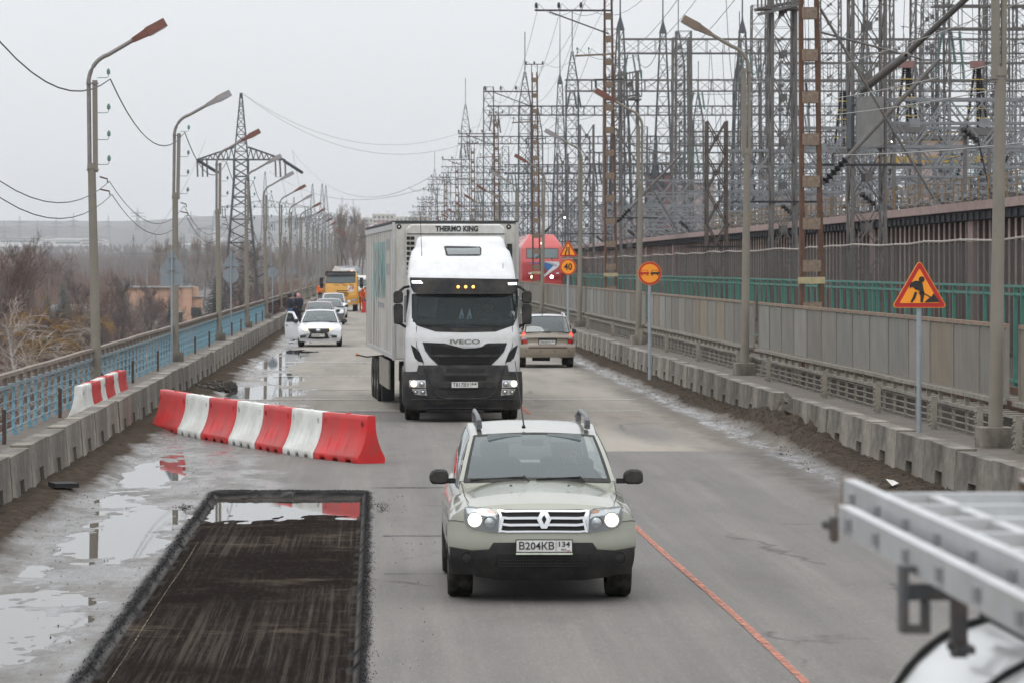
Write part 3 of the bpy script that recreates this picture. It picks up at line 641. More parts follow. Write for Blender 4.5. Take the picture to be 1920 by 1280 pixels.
# ================================================================ RAILWAY AND SUBSTATION ON THE RIGHT
M_ballast = mat('ballast', (.17,.15,.13), .95, scale=3, col2=(.08,.07,.06), bump=1, bscale=20)
tag(MB().prism([(11.22,.0),(11.4,.35),(15.4,.35),(15.8,.1),(22.2,.1),(22.2,-3),(11.22,-3)], -20, 620, 'xz').build('railway_ballast', M_ballast), kind='structure')
MB_ = MB().b2(-.035,.035,0,640,.0,.15)
t = thing('railway_track', 'railway track on ballast behind the mesh screens', 'railway track', (13.1, -20, .36))
for x in (-.76, .76): MB().b2(x-.036, x+.036, 0, 640, .12, .28).build('rail', M_rust, t)
b = MB()
for k in range(420): b.b2(-1.3, 1.3, 60+k*.9, 60.25+k*.9, .0, .115)
tag(b.build('sleepers', M_conc2, t), kind='stuff')
tag(MB().b2(11.0, 11.18, 36, 620, .1, .62).build('kerb_wall', mat('kerb_wall_concrete', (.17,.16,.14), .9, scale=2, stretch=(1,.3,1), dirt=(.09,.08,.07), dscale=2)), 'low grimy concrete kerb wall behind the right railing', 'wall')
# green railing
t = thing('green_railing', 'green painted railing along the railway in front of the brown wall', 'railing', (15.2, 60, .3))
for z in (2.47, 2.28): MB().b2(-.03, .03, 0, 420, z-.03, z+.03).build('top_rail', M_green, t)
MB().b2(-.03, .03, 0, 420, .2, .27).build('bottom_rail', M_green, t)
gp = MB().b2(-.045, .045, -.04, .04, 0, 2.45).mesh('post', M_green); rr = random.Random(5); y = 0
while y < 420: link('post', gp, t, (0, y, 0)); y += rr.choice([.9, 1.6, 2.2, 2.4])*(1 if y < 120 else 1.8)
# screen fence of dark mesh with pale pipe on top
M_dmesh = mat('dark_mesh', (.075,.065,.058), .95, var=.2, scale=2, alpha=.42)
t = thing('mesh_screen', 'dark see-through mesh screen with pale pipe along its top behind the green railing', 'screen fence', (16.2, 60, .1))
sp = MB().b2(-.01, .01, .03, 5.97, .1, 3.8).mesh('mesh_panel', M_dmesh); pp = MB().b2(-.04,.04,-.04,.04,0,3.86).mesh('post', M_gsteel)
for k in range(70): link('mesh_panel', sp, t, (0, k*6.0, 0)); link('post', pp, t, (0, k*6.0, 0))
rr = random.Random(9); MB().tube([(0, k*3.0, 3.86+rr.uniform(-.05,.05)) for k in range(141)], .035, 5).build('top_pipe', mat('pale_pipe', (.33,.29,.26), .8, scale=3, var=.3), t)
# the brown power hall wall
M_bwall = mat('brown_wall_sheet', (.085,.058,.048), .9, scale=1, var=.35, stretch=(1,.3,1), dirt=(.10,.075,.062), dirt_amt=.5, dscale=2, dstretch=(1,.6,.2))
M_pink = mat('pink_plaster', (.33,.235,.215), .9, scale=1.5, var=.15, dirt=(.2,.16,.14), dirt_amt=.6, dscale=3)
t = thing('long_hall', 'long low hall with ribbed brown wall and pink coping behind the railway', 'building', (22.2, 60, 0))
MB().b2(0, 1, 0, 560, 0, 4.95).build('wall', M_bwall, t)
rb = MB().b2(-.155, -.112, .34, .42, .3, 4.93).mesh('rib', mat('pale_rib', (.62,.50,.45), .85, scale=2, var=.35, rnd=.4)); fl = MB().b2(-.11, -.003, .35, .9, .3, 4.92).mesh('corrugation', M_bwall)
for k in range(290): link('rib', rb, t, (0, k*1.25+.1, 0)); link('corrugation', fl, t, (0, k*1.25, 0))
pl = MB().b2(-.20, -.001, -.55, .55, .3, 4.95).mesh('pilaster', M_pink)
for k in range(18): link('pilaster', pl, t, (0, 17+k*25.5, 0))
MB().b2(-.35, .95, -.1, 560, 4.96, 5.30).build('eave', mat('dark_eave', (.012,.013,.018), .8, var=.3), t)
b = MB()
for k in range(300): b.b2(-.42, -.352, k*1.25, k*1.25+.35, 4.98, 5.22)
tag(b.build('eave_brackets', mat('bracket_dark', (.03,.03,.035), .8), t), kind='stuff')
MB().b2(-.55, 1.2, -.2, 560.2, 5.302, 5.62).build('coping', M_pink, t)
MB().b2(0, 16, 0, 560, 5.0, 5.29).build('roof', mat('hall_roof', (.12,.115,.11), .95, var=.3), t)
M_yrust = mat('rusty_yellow', (.24,.155,.05), .8, scale=1.5, col2=(.12,.08,.05))
t = thing('yellow_railing', 'yellow and rusty railing along the roof edge of the brown hall', 'railing', (22.4, 60, 5.62))
yp = MB().b2(-.025,.025,-.025,.025,0,1.0).mesh('post', M_yrust)
for k in range(90): link('post', yp, t, (0, k*1.9, 0))
for z in (.5, .98): MB().bar((0,0,z), (0,171,z), .03).build('rail', M_yrust, t)
rr = random.Random(2); b = MB()
for k in range(260): b.tube([(rr.uniform(-.2,.6), k*1.0+rr.random(), .05+rr.random()*.2), (rr.uniform(-.2,.6), k*1.0+1.5, .1+rr.random()*.4)], rr.uniform(.03,.08), 5)
tag(b.build('cable_clutter', mat('roof_cables', (.08,.08,.08), .8, var=.6), loc=(22.4,60,5.62)), 'tangle of pipes and cables lying along the hall roof edge', 'cables', kind='stuff')
# ---- lattice builders
def lattice(b, p0, p1, w0, w1, panel, leg, brace, style='X', plates=0, d=None, horiz=True):
    """four legged lattice between p0 and p1 (vertical or along x)"""
    p0 = Vector(p0); p1 = Vector(p1); ax = (p1-p0); L = ax.length; ax.normalize()
    if abs(ax.z) > .5: u, v = Vector((1,0,0)), Vector((0,1,0))
    else: u, v = Vector((0,0,1)), ax.cross(Vector((0,0,1))).normalized()
    d = d or 1.0; n = max(1, int(L/panel)); sg = ((-1,-1),(1,-1),(1,1),(-1,1))
    def cr(i, k): t_ = k/n; w = w0+(w1-w0)*t_; return p0+ax*(L*t_)+u*(sg[i][0]*w/2)+v*(sg[i][1]*w/2*d)
    for i in range(4): b.bar(cr(i,0), cr(i,n), leg, leg, cap=False)
    for k in range(n):
        for i in range(4):
            j = (i+1) % 4
            if style == 'X' or (style == 'Z' and (k+i) % 2 == 0): b.bar(cr(i,k), cr(j,k+1), brace, brace*.6, cap=False)
            if style == 'X' or (style == 'Z' and (k+i) % 2 == 1): b.bar(cr(j,k), cr(i,k+1), brace, brace*.6, cap=False)
            if horiz: b.bar(cr(i,k+1), cr(j,k+1), brace, brace*.6, cap=False)
        if plates:
            for i, j in ((0,1),(2,3)):
                c = (cr(i,k)+cr(j,k+1))/2; b.box(c, (plates, .02, plates*1.2))
    return b
def insul(b, a, c, r, n=10, ringy=True):           # string of discs from a to c
    a = Vector(a); c = Vector(c); m = max(3, int((c-a).length/(r*1.1))); pts = []; rs = []
    for k in range(m*2+1):
        pts.append(a.lerp(c, k/(m*2))); rs.append(r if k % 2 else r*.4)
    b.tube(pts, rs, n, cap=False)
# ---- rusty catenary masts of the railway
CY = [89.0+75.5*k for k in range(14)]
def catenary(first=False):
    t = thing('catenary_mast', 'x', 'catenary mast'); H = 16.4
    b = MB()
    for x in (-.26, .26):
        for y in (-.14, .14): pass
        b.add([(x-.06,-.14,0),(x+.06,-.14,0),(x+.06,.14,0),(x-.06,.14,0),(x*.62-.045,-.11,H),(x*.62+.045,-.11,H),(x*.62+.045,.11,H),(x*.62-.045,.11,H)], [(0,1,2,3),(4,5,6,7),(0,1,5,4),(1,2,6,5),(2,3,7,6),(3,0,4,7)])
    b.build('channel_legs', M_rust, t)
    pm = [MB().b2(-.25+.007*k, .25-.007*k, -.15, -.13, 0, .30).mesh('batten_plate', M_rust2) for k in range(15)]
    for k in range(15): link('batten_plate', pm[k], t, (0, 0, .6+k*1.08)); link('batten_plate', pm[k], t, (0, .28, .6+k*1.08))
    MB().b2(-.33,.33,-.16,.16,2.45,2.62).build('paint_band', mat('pale_yellow_band', (.35,.3,.18), .8, var=.4), t)
    a = 14.9-5.2; z1 = 15.05
    o = MB().bar((.2,-.2,z1), (-3.5,-.2,z1+.05), .085).bar((0,-.2,z1-1.1), (-2.8,-.2,z1-.03), .06).build('cross_arm', mat('arm_dark', (.05,.035,.035), .8, var=.3), t)
    for x in (-3.42, -2.35, -1.3):
        b = MB().cyl((x,-.2,z1+.05), (x,-.2,z1+.18), .02, 6).lathe([(0,.05),(.02,.1),(.07,.05),(.10,.1),(.15,.05),(.17,.085),(.24,.05),(.27,0)], 9, 'z', (x,-.2,z1+.16)); b.build('insulator', M_black, o)
    b = MB().bar((.35,-.2,13.0), (-1.6,-.2,12.92), .085); b.build('short_arm', M_rust2, t)
    b = MB()
    for x in (-1.5,-.95): b.cyl((x,-.2,13.0),(x,-.2,13.22),.02,5).lathe([(0,.045),(.06,.05),(.1,.02),(.12,0)], 7, 'z', (x,-.2,13.22))
    b.build('pin_insulators', M_insg, t)
    MB().bar((-.2,0,15.8),(-.2,0,16.95),.05).bar((.2,0,15.8),(.2,0,16.95),.05).bar((-.66,0,16.95),(.66,0,16.95),.06).build('top_bracket', M_rust, t)
    for x in (-.58, 0, .58): MB().lathe([(0,.04),(.03,.08),(.08,.04),(.11,.08),(.16,.04),(.2,0)], 8, 'z', (x,0,16.98)).build('insulator', M_black, t)
    MB().bar((-.7,0,11.8),(.7,0,11.8),.06).cyl((-.62,0,11.75),(-.62,0,11.4),.05,6).build('lower_bracket', M_black, t)
    # cantilever towards the track on the far side
    o = MB().tube([(.3,0,5.0),(3.4,.3,8.2)], .06, 7).tube([(.3,0,8.9),(2.9,.2,8.2)], .03, 5).tube([(.3,0,9.5),(3.2,.2,4.6)], .04, 5).build('cantilever', M_gsteel, t)
    b = MB(); insul(b, (.35,0,5.05), (.95,.05,5.67), .12, 9); b.build('brown_insulator', M_black, o)
    MB().b2(-.5,.5,-.3,.3,-.4,.25).build('foot', M_conc2, t)
    return t
base = catenary()
for k, y in enumerate(CY):
    o = base if k == 0 else copy_tree(base)
    o.location = (11.25, y, .35); o.rotation_euler = (0, R(-.6), 0)
    o['label'] = '%s catenary mast from the camera, rusty steel ladder frame with insulator arm' % ordi(k); o['group'] = 'rusty catenary masts along the railway'
for k in range(9):
    y0, y1 = CY[k], CY[k+1]; b = MB()
    for (x, z, s) in ((-3.3,15.75,2.6),(-2.2,15.75,2.6),(-1.15,15.75,2.6),(-1.4,13.6,2.2),(-.8,13.6,2.2),(-.5,17.5,2.0),(.58,17.5,2.0),(-.5,12,1.6)):
        b.tube(sag((11.25+x-.15, y0, z), (11.25+x-.15, y1, z), s, 16), .011 if k < 3 else .014, 3, cap=False)
    tag(b.build('overhead_lines', M_wire, fix=False), 'sagging lines between catenary masts, %s span from the camera' % ordi(k), 'wires', 'overhead lines along the railway')
b = MB()
for (x, z, s) in ((-3.3,15.75,1.2),(-2.2,15.75,1.2),(-1.15,15.75,1.2),(-1.4,13.6,1),(-.58,17.5,1),(.58,17.5,1)): b.tube(sag((11.1+x,14,z),(11.1+x,89,z), s, 12), .011, 3, cap=False)
tag(b.build('overhead_lines', M_wire, fix=False), 'lines running from the nearest catenary mast towards the camera', 'wires', 'overhead lines along the railway')
# contact wire and its droppers above the track
b = MB()
for k in range(6):
    y0, y1 = CY[k], CY[k+1]
    b.tube(sag((13.3, y0, 8.3), (13.3, y1, 8.3), 1.5, 12), .012, 3, cap=False).tube([(13.3, y0, 6.4), (13.3, y1, 6.4)], .012, 3, cap=False)
    for q in range(1, 8): yy = y0+(y1-y0)*q/8; zz = 8.3-4*1.5*(q/8)*(1-q/8); b.tube([(13.3,yy,zz),(13.3,yy,6.4)], .008, 3, cap=False)
tag(b.build('contact_wire', M_wire, fix=False), 'contact wire with droppers strung above the railway track', 'wires')
# pale feeder lines crossing to the front columns
M_pale = mat('pale_wire', (.3,.29,.27), .5, var=.1); b = MB()
for (p0, p1) in (((11.4,86,8.2),(14.6,28,9.9)), ((11.4,86,7.4),(14.9,28,8.4)), ((11.4,86,7.0),(14.9,28,7.6)), ((11.4,86,6.0),(15,28,6.2))):
    b.tube(sag(p0, p1, .5, 14), .011, 4, cap=False)
tag(b.build('feeder_wires', M_pale, fix=False), 'pale feeder wires slanting up across the frame in front of the steel columns', 'wires')
# ---- front row of heavy lattice columns standing behind the screen
cols = [(1625,126.8,1.2,16.5),(1468,152.7,1.05,15.4),(1343,182,1.04,10.8),(1180,245,1.2,17.0),(1100,300,1.2,15.5),(1055,360,1.1,15)]
trusses = []
for k, (px, Y, w, H) in enumerate(cols):
    X = (px-702)/F*Y
    t = thing('lattice_column', '%s heavy lattice steel column standing behind the mesh screen' % ['largest grey box-bearing','brown grey cage-topped','short flat-topped','slatted-cage','fifth','sixth'][k], 'lattice column', (X, Y, .1))
    m = M_gsteel if k != 2 else mat('rusty_lattice', (.10,.075,.06), .85, col2=(.055,.045,.04), scale=3)
    lattice(MB(), (0,0,0), (0,0,H), w, w*.97, 1.75, .12, .065 if k != 2 else .10, 'X', plates=.26 if k != 2 else .2, horiz=False).build('frame', m, t)
    b = MB()
    for x in (-w/2, w/2): b.b2(x-.045, x+.045, -w/2-.1, -w/2-.02, 0, H)
    b.build('face_channels', m, t)
    MB().bar((-w*1.6,-w/2-.1,H*.39 if k else 6.85),(w*1.6,-w/2-.1,H*.39 if k else 6.85),.09).build('cross_arm', M_black, t)
    if k == 0:
        MB().box((-.02,-w/2-.28,8.4), (.98,.34,1.85)).build('steel_box', mat('grey_sheet_box', (.17,.17,.165), .7, scale=3, var=.15, dirt=(.11,.1,.09), dirt_amt=.5, dscale=4, dstretch=(1,1,.3)), t)
        MB().box((-.62,-.3,8.4), (.12,1.0,1.9)).build('side_sheet', M_dsteel, t)
    if k in (1, 3):
        z0 = H-2.3 if k == 3 else H-1.2; zt_ = H if k == 3 else H+2; sl = MB(); fr = MB(); wc = 1.7
        for x in (-1.1, .55) if k == 1 else (-2.1, .55):
            pass
        x0 = -1.2 if k == 1 else -1.7
        cg = MB().bar((x0,-w/2-.3,z0+.0),(.8,-w/2-.3,z0+.5),.13).bar((x0,-w/2-.3,zt_-.5),(.8,-w/2-.3,zt_),.11).bar((x0,w/2,z0+.3),(.8,w/2,z0+.7),.13).b2(x0,.8,-w/2-.3,w/2,z0+.25,z0+.33).build('cage_frame', m, t)
        for q in range(13):
            x = x0+(.8-x0)*q/12; link('cage_slat', MB().b2(-.035,.035,-.03,.03,0,zt_-z0-.5).mesh('cage_slat', M_gsteel), cg, (x,-w/2-.3,z0+.25+.25*q/12))
# strut poles
b = MB().tube([(13.3,86,8.6),(16.2,60,13.4)], .075, 8); insul(b, (12.75,90.5,7.85), (13.25,86.4,8.5), .11, 9)
tag(b.build('slanted_strut', M_gsteel, fix=False), 'long grey slanted strut pole rising to the right from an insulator', 'strut')
# light trusses crossing from the front columns to the right, with hanging insulators
for k, (px, Y, w, H) in enumerate(cols[:6]):
    X = (px-702)/F*Y+w/2; x1 = X+26-2*k
    t = thing('truss_beam', '%s light grey truss beam running right from the lattice columns above the hall roof' % ordi(k), 'truss', (X, Y+1, 0), group='light grey truss beams over the hall')
    for zc, h in ((8.55, 1.75),) if k == 0 else ((8.55,1.75),(6.9,.7)):
        b = MB(); n = int((x1-X)/2.6)
        for dy in (0, 1.1):
            b.bar((0,dy,zc+h/2),(x1-X,dy,zc+h/2),.13,.10).bar((0,dy,zc-h/2),(x1-X,dy,zc-h/2),.13,.10)
            if h > 1: b.bar((0,dy,zc),(x1-X,dy,zc),.10,.08)
            for i in range(n):
                xa = 2.6*i; b.bar((xa,dy,zc+h/2),(xa+1.3,dy,zc-h/2),.09,.06).bar((xa+1.3,dy,zc-h/2),(xa+2.6,dy,zc+h/2),.09,.06)
                b.bar((xa,dy,zc-h/2),(xa+1.3,dy,zc+h/2),.07,.05).bar((xa+1.3,dy,zc+h/2),(xa+2.6,dy,zc-h/2),.07,.05)
                b.bar((xa,dy,zc-h/2),(xa,dy,zc+h/2),.06,.05)
                if h > 1 and dy == 0: b.box((xa+1.3,-.08,zc),(.40,.02,.32))
        for i in range(n): b.bar((2.6*i,0,zc+h/2),(2.6*i+1.3,1.1,zc+h/2),.06).bar((2.6*i+1.3,1.1,zc-h/2),(2.6*i+2.6,0,zc-h/2),.06)
        b.build('truss_frame', M_lsteel, t, fix=False)
    for i in range(8 if k < 4 else 5):
        for (z, dx) in (((8.35, 0),) if k == 0 else ((6.5, 0),)):
            x = 3.0+i*(3.25 if k else 3.5); 
            if x > x1-X-1: continue
            b = MB(); insul(b, (x,-.25,z), (x+.62,-.25,z-.55 if i % 3 else z-.5), .17, 10); b.tube([(x+.62,-.25,z-.5),(x+1.1,-.3,z-2.6)], .035, 5)
            tag(b.build('hanging_insulator', M_black, fix=False, loc=(X, Y+1, 0)), 'dark hanging insulator, %s along the %s truss beam' % (ordi(i), ordi(k)), 'insulator', 'dark insulators hanging under the truss beams')
# black bushings with yellow rings on tripods
M_ring = mat('yellow_ring', (.45,.34,.10), .6, var=.1)
for k, (px, Y, yb, yt, w, cap) in enumerate([(1582,170,275,170,34,0),(1700,150,235,128,40,1),(1832,150,240,128,38,1),(1440,300,330,270,18,0)]):
    c = P(px, yb, Y); top = P(px, yt, Y); h = top.z-c.z; ww = w/F*Y
    t = thing('bushing_stack', 'black ringed insulator stack leaning together, %s' % ['left of the box column','with pink cap right of the box column','with pink cap by the near lamp pole','small far one'][k], 'insulator stack', c, group='black and yellow insulator stacks')
    for (dx, dy) in ((-.5,0),(.0,-.2),(.5,0),(.25,.3)):
        a = Vector((dx*ww,dy*ww,0)); e = Vector((dx*ww*.25,0,h)); b = MB(); insul(b, a, e, .085, 8); o = b.build('bushing', M_black, t, fix=False)
        r = MB()
        for q in range(1, 6): p = a.lerp(e, q/6.2); r.cyl(p-Vector((0,0,.022)), p+Vector((0,0,.022)), .10, 8)
        r.build('yellow_rings', M_ring, o)
    if cap: MB().b2(-.28,.28,-.2,.2,h,h+.3).build('cap', mat('faded_red_cap', (.22,.12,.11), .8), t)
    MB().b2(-ww*.8,ww*.8,-.5,.5,-.35,-.02).bar((-ww*.6,0,-.3),(-ww*.6,0,-c.z+5.3),.15).bar((ww*.6,0,-.3),(ww*.6,0,-c.z+5.3),.15).build('platform', M_gsteel, t)
# ---- tall portals far behind: rows of towers with horizontal lattice beams
rowY = [205, 262, 330, 420, 520, 640, 780, 950, 1150, 1400]
for r_, Y in enumerate(rowY):
    rr = random.Random(40+r_); X0 = [33,31,29,28.6,22.5,21,20.5,20,20,20][r_]; near = Y < 400
    xmax = 31+(1.25*Y/6.5 if True else 0); x = X0; k = 0; Hb = rr.choice([26, 27.5, 25]); tp = []
    m = M_gsteel if Y < 450 else M_dsteel
    while x < (1960-702)/F*Y+3 and k < 9:
        w = rr.choice([1.7, 2.0, 2.2]) if near else 2.1; H = Hb+rr.choice([0, 3, 6, 9]); spire = rr.random() < .4
        t = thing('lattice_tower', 'grey lattice tower of the switchyard, %s from the left in the %s row back' % (ordi(k), ordi(r_)), 'lattice tower', (x, Y+rr.uniform(-3,3), 0), group='grey lattice towers of the switchyard')
        b = lattice(MB(), (0,0,0), (0,0,H), w, w*.85, 1.7 if near else 2.1, .13 if near else .15, .055 if near else .085, 'X', plates=.22 if near else 0)
        if spire: lattice(b, (0,0,H), (0,0,H+5), w*.85, .25, 1.6, .12, .07); b.bar((0,0,H+5),(0,0,H+11),.13)
        b.build('frame', m, t, fix=False); tp.append((x, H))
        x += rr.choice([5.5, 7, 9]) if Y < 300 else rr.choice([7, 9, 12]); k += 1
    for q, z in enumerate([Hb-.7, Hb-9.5, 17-9.5][:3 if near else 2]):
        xa = X0-(5.5 if q == 0 else 0 if near else 3); xb = x
        t = thing('portal_beam', 'horizontal lattice beam across the %s row of switchyard towers, %s' % (ordi(r_), ['upper','middle','lower'][q]), 'lattice beam', (xa, Y, z), group='lattice beams of the switchyard portals')
        b = lattice(MB(), (0,0,0), (xb-xa,0,0), 1.35, 1.35, 1.6, .11 if near else .14, .055 if near else .085, 'Z')
        b.build('frame', m, t, fix=False)
        i0 = 0
        for i in range(2 if near else 3):
            xx = (0.6 if i == 0 else rr.uniform(3, xb-xa-2)); bb = MB()
            for j in range(3): insul(bb, (xx+j*.5,0,-.8), (xx+j*.5+.35*(1 if j else -1),.5,-2.6-rr.random()), .12 if near else .15, 6)
            bb.tube(sag((xx+.5,.5,-2.8),(xx+2.5,14,-9),1.5,8), .03, 3, cap=False)
            bb.build('insulator_strings', M_insg if rr.random() < .5 else M_dsteel, t, fix=False)
        MB_ = None
    # droppers and cross wires of this row
    b = MB()
    for i in range(34 if near else 22):
        xa = rr.uniform(X0-6, x); za = rr.choice([Hb-1.5, Hb-10, 9]); xb = xa+rr.uniform(-9, 9); yb = Y-rr.uniform(20, 70)
        b.tube(sag((xa,Y,za),(xb,yb,za+rr.uniform(-5,2)), rr.uniform(.5,2), 8), .018+Y/26000, 3, cap=False)
    for i in range(24): xa = rr.uniform(X0, x); b.tube([(xa,Y,Hb-1),(xa+rr.uniform(-1,1),Y,rr.uniform(6,14))], .018+Y/26000, 3, cap=False)
    tag(b.build('line_wires', M_wire, fix=False), 'thin wires strung through the %s row of switchyard towers' % ordi(r_), 'wires', 'switchyard wires')
# equipment clutter low in the yard
M_pbld = mat('pink_block_wall', (.36,.28,.25), .9, scale=.6, var=.1)
for k, (px0, px1, yt, Y, m, lb) in enumerate([(1735,1812,262,250,M_pbld,'pale pink service block with flat roof behind the truss beams on the right'),(1440,1560,365,330,M_pbld,'low pink block behind the middle columns'),
        (1218,1262,328,640,mat('dull_red_block', (.2,.1,.09), .9),'dull red block far behind the switchyard'),(1262,1340,345,760,M_pbld,'pale pink block far behind the switchyard'),(1130,1215,385,700,M_pbld,'low cream block far behind the train')]):
    a = P(px0, yt, Y); c = P(px1, yt, Y)
    t = thing('service_block', lb, 'building', (a.x, Y, -1)); w = c.x-a.x; h = a.z+1
    MB().b2(0,w,0,9,0,h).build('wall', m, t); MB().b2(-.2,w+.2,-.2,9.2,h+.002,h+.3).build('roof', M_gsteel, t)
    wm = MB().b2(0,1.1,-.04,.05,0,1.4).mesh('window', mat('dark_pane', (.04,.05,.055), .2)); nx = max(1, int(w/3.2))
    for i in range(nx):
        for j in range(max(1, int((h-7)/3.2))): link('window', wm, t, (w/nx*(i+.5)-.55, -.01, h-2.4-3.2*j))
a = P(1655, 305, 200); c = P(1780, 285, 200)
t = thing('crane_beam', 'yellow crane beam with handrail seen between the truss beams', 'crane', (a.x-.3, 200, a.z))
MB().b2(0, 6.5, 0, .8, 0, .38).build('girder', M_yel, t)
for z in (1.0,1.5): MB().bar((0,0,z+.2),(6.5,0,z+.2),.035).build('handrail', M_yel, t)
b = MB()
for x in (.1, 6.1): b.b2(x,x+.25,.2,.45,-a.z+5,-.01)
b.build('leg', M_dsteel, t)
rr = random.Random(77)
for k in range(26):
    Y = rr.uniform(180, 520); x = rr.uniform(26, (1900-702)/F*Y+1); h = rr.uniform(2, 5)
    t = thing('switch_frame', 'low switchgear frame with dark insulators on the yard, %s of the scattered ones' % ordi(k), 'switchgear', (x, Y, 0), group='low switchgear frames of the yard')
    lattice(MB(), (0,0,0), (0,0,6+h), .9, .9, 1.4, .1, .06, 'X').bar((-1.6,0,6+h),(1.6,0,6+h),.15).build('frame', rr.choice([M_gsteel, M_lsteel, M_dsteel]), t, fix=False)
    b = MB()
    for x_ in (-1.4, -.1, 1.2): insul(b, (x_,0,6+h), (x_+rr.uniform(-.1,.4),0,7.6+h), .14, 7)
    b.tube([(-1.4,0,7.6+h),(-.6,0,8.4+h),(1.3,0,7.7+h)], .04, 4); b.build('insulators', M_black if k % 2 else M_insg, t, fix=False)
# two floodlit lamps burning on the yard
M_lit = mat('lit_lamp', (1,1,1), .3, emit=(1,.93,.8,14))
for k, (px, py, Y, r) in enumerate([(1674,267,160,.09),(1058,408,500,.16)]):
    t = thing('yard_lamp', 'small lit yard lamp, %s' % ['beside the grey box column','far behind the train'][k], 'lamp', P(px, py, Y)); MB().lathe([(-r,0),(-r*.6,r*.8),(0,r),(r*.6,r*.8),(r,0)], 10, 'z').build('bulb', M_lit, t); MB().lathe([(r*.5,r*1.3),(r*1.6,r*.5),(r*2,0)], 10, 'z').bar((0,.1,r*1.5),(0,1.2,-2),.06).build('lamp_bracket', M_dsteel, t)

for k, (px, Y) in enumerate([(1163,420),(1392,425),(1243,470),(1050,600)]):
    x = (px-702)/F*Y; t = thing('lightning_mast', 'tapering lattice mast with capped top and long rod, %s from the left' % ['second','fourth','third','first'][k], 'mast', (x, Y, 0), group='tapering lightning masts')
    H = 34 if k < 2 else 37; b = lattice(MB(), (0,0,0), (0,0,20), 3.3, 2.1, 2.4, .16, .08, 'X'); lattice(b, (0,0,20), (0,0,H-2), 2.1, .75, 1.9, .13, .07, 'X'); b.tube([(0,0,H-2),(0,0,H-.4),(0,0,H)], [.55,.12,.1], 6).tube([(0,0,H),(0,0,H+12)], [.10,.04], 5)
    b.build('frame', M_dsteel, t, fix=False)
# ================================================================ VALLEY ON THE LEFT AND THE FAR SHORE
def pylon(b, H, wb, arm, leg=.28, br=.13, arms=1, top=True, rs=None):
    zw = H*.76; ww = wb*.30
    # body
    n = 9; zs = [zw*(1-(1-k/n)**1.15) for k in range(n+1)]
    sg = ((-1,-1),(1,-1),(1,1),(-1,1))
    def c(i, z): w = wb+(ww-wb)*min(1, z/(zw*.9)); return Vector((sg[i][0]*w/2, sg[i][1]*w/2, z))
    for k in range(n):
        for i in range(4):
            j = (i+1) % 4; b.bar(c(i,zs[k]), c(i,zs[k+1]), leg, leg, cap=False)
            m0 = (zs[k]+zs[k+1])/2
            for (z0, z1) in ((zs[k], m0), (m0, zs[k+1])):
                b.bar(c(i,z0), c(j,z1), br, br*.7, cap=False); b.bar(c(j,z0), c(i,z1), br, br*.7, cap=False)
            b.bar(c(i,zs[k+1]), c(j,zs[k+1]), br, br, cap=False)
    # spire
    if top: lattice(b, (0,0,zw), (0,0,H), ww, .25, H*.03, leg*.6, br*.7, 'X')
    # arms
    for a in range(arms):
        z = zw-a*H*.14
        for s in (-1, 1):
            tip = Vector((s*arm, 0, z)); n2 = 7
            for y in (-1, 1):
                r0 = Vector((s*ww/2, y*ww/2, z)); r1 = Vector((s*ww/2, y*ww/2, z+H*.045))
                b.bar(r0, tip, leg*.6, leg*.6, cap=False); b.bar(r1, tip, leg*.6, leg*.6, cap=False)
                for k in range(n2):
                    p, q = r0.lerp(tip, k/n2), r1.lerp(tip, (k+.5)/n2); b.bar(p, q, br*.7, br*.7, cap=False); b.bar(q, r0.lerp(tip, (k+1)/n2), br*.7, br*.7, cap=False)
    return b
def put_pylon(label, px, ytop, Y, H, wb, arm, leg, br, arms=1, strings=True, top=True, group=None, m=None):
    base = P(px, ytop, Y); t = thing('power_pylon', label, 'pylon', (base.x, Y, base.z-H), R(3), group)
    pylon(MB(), H, wb, arm, leg, br, arms, top).build('frame', m or M_dsteel, t, fix=False)
    if strings:
        b = MB(); z = H*.76
        for s in (-1, 1):
            for dx in (0, -1.1, -2.1): insul(b, (s*(arm+dx*.8),0,z-.1), (s*(arm+dx*.8)+.1,0,z-3.0), .20, 7)
        b.build('insulator_strings', M_dsteel, t, fix=False)
    return t
pm = put_pylon('large dark lattice pylon with wide arms rising behind the left railing', 452, 175, 600, 48, 8.0, 7.6, .38, .20)
b = MB()
for s, x1 in ((1, 5.5), (-1, -3.6)): insul(b, (s*7.4,0,36.3), (s*7.4+3.4,6,34.4), .3, 7)
b.build('strain_strings', M_dsteel, pm, fix=False)
put_pylon('slim lattice pylon seen just right of the large dark one', 497, 322, 980, 42, 5.5, 13, .22, .12, top=True, m=M_steel)
for k, (px, yt, Y, H, arm) in enumerate([(586,345,1150,48,9),(604,345,1150,50,9),(611,348,1250,50,11),(551,370,1300,40,9),(402,395,1500,34,8)]):
    put_pylon('pale distant pylon above the lamp posts, %s from the right' % ordi(k), px, yt, Y, H, 7, arm, .28, .16, 1, m=M_steel, group='pale pylons beyond the left lamp posts')
for k, (px, yt, Y, H) in enumerate([(8,415,4300,36),(37,404,4600,40),(70,412,4600,34),(105,406,4500,38),(138,399,4300,46),(203,402,4500,44),(258,390,3900,26),(272,404,4600,40),(358,396,4000,26),(327,415,4700,34)]):
    t = put_pylon('tiny grey pylon on the hazy ridge, %s from the left' % ordi(k), px, yt, Y, H, 6, 8, .5, .25, 2, strings=False, m=M_steel, group='pylons on the hazy ridge')
for k, (p0, p1, s) in enumerate([((548,283,610),(810,330,420),5),((505,322,600),(800,352,440),3),((455,176,600),(900,260,600),6),((455,176,600),(900,235,640),6)]):
    tag(MB().tube(sag(P(*p0), P(*p1), s, 16), .032, 3, cap=False).build('power_line', mat('far_wire', (.16,.17,.18), .6), fix=False), '%s power line crossing the sky from the large pylon to the right' % ordi(k), 'wire', 'power lines across the sky')
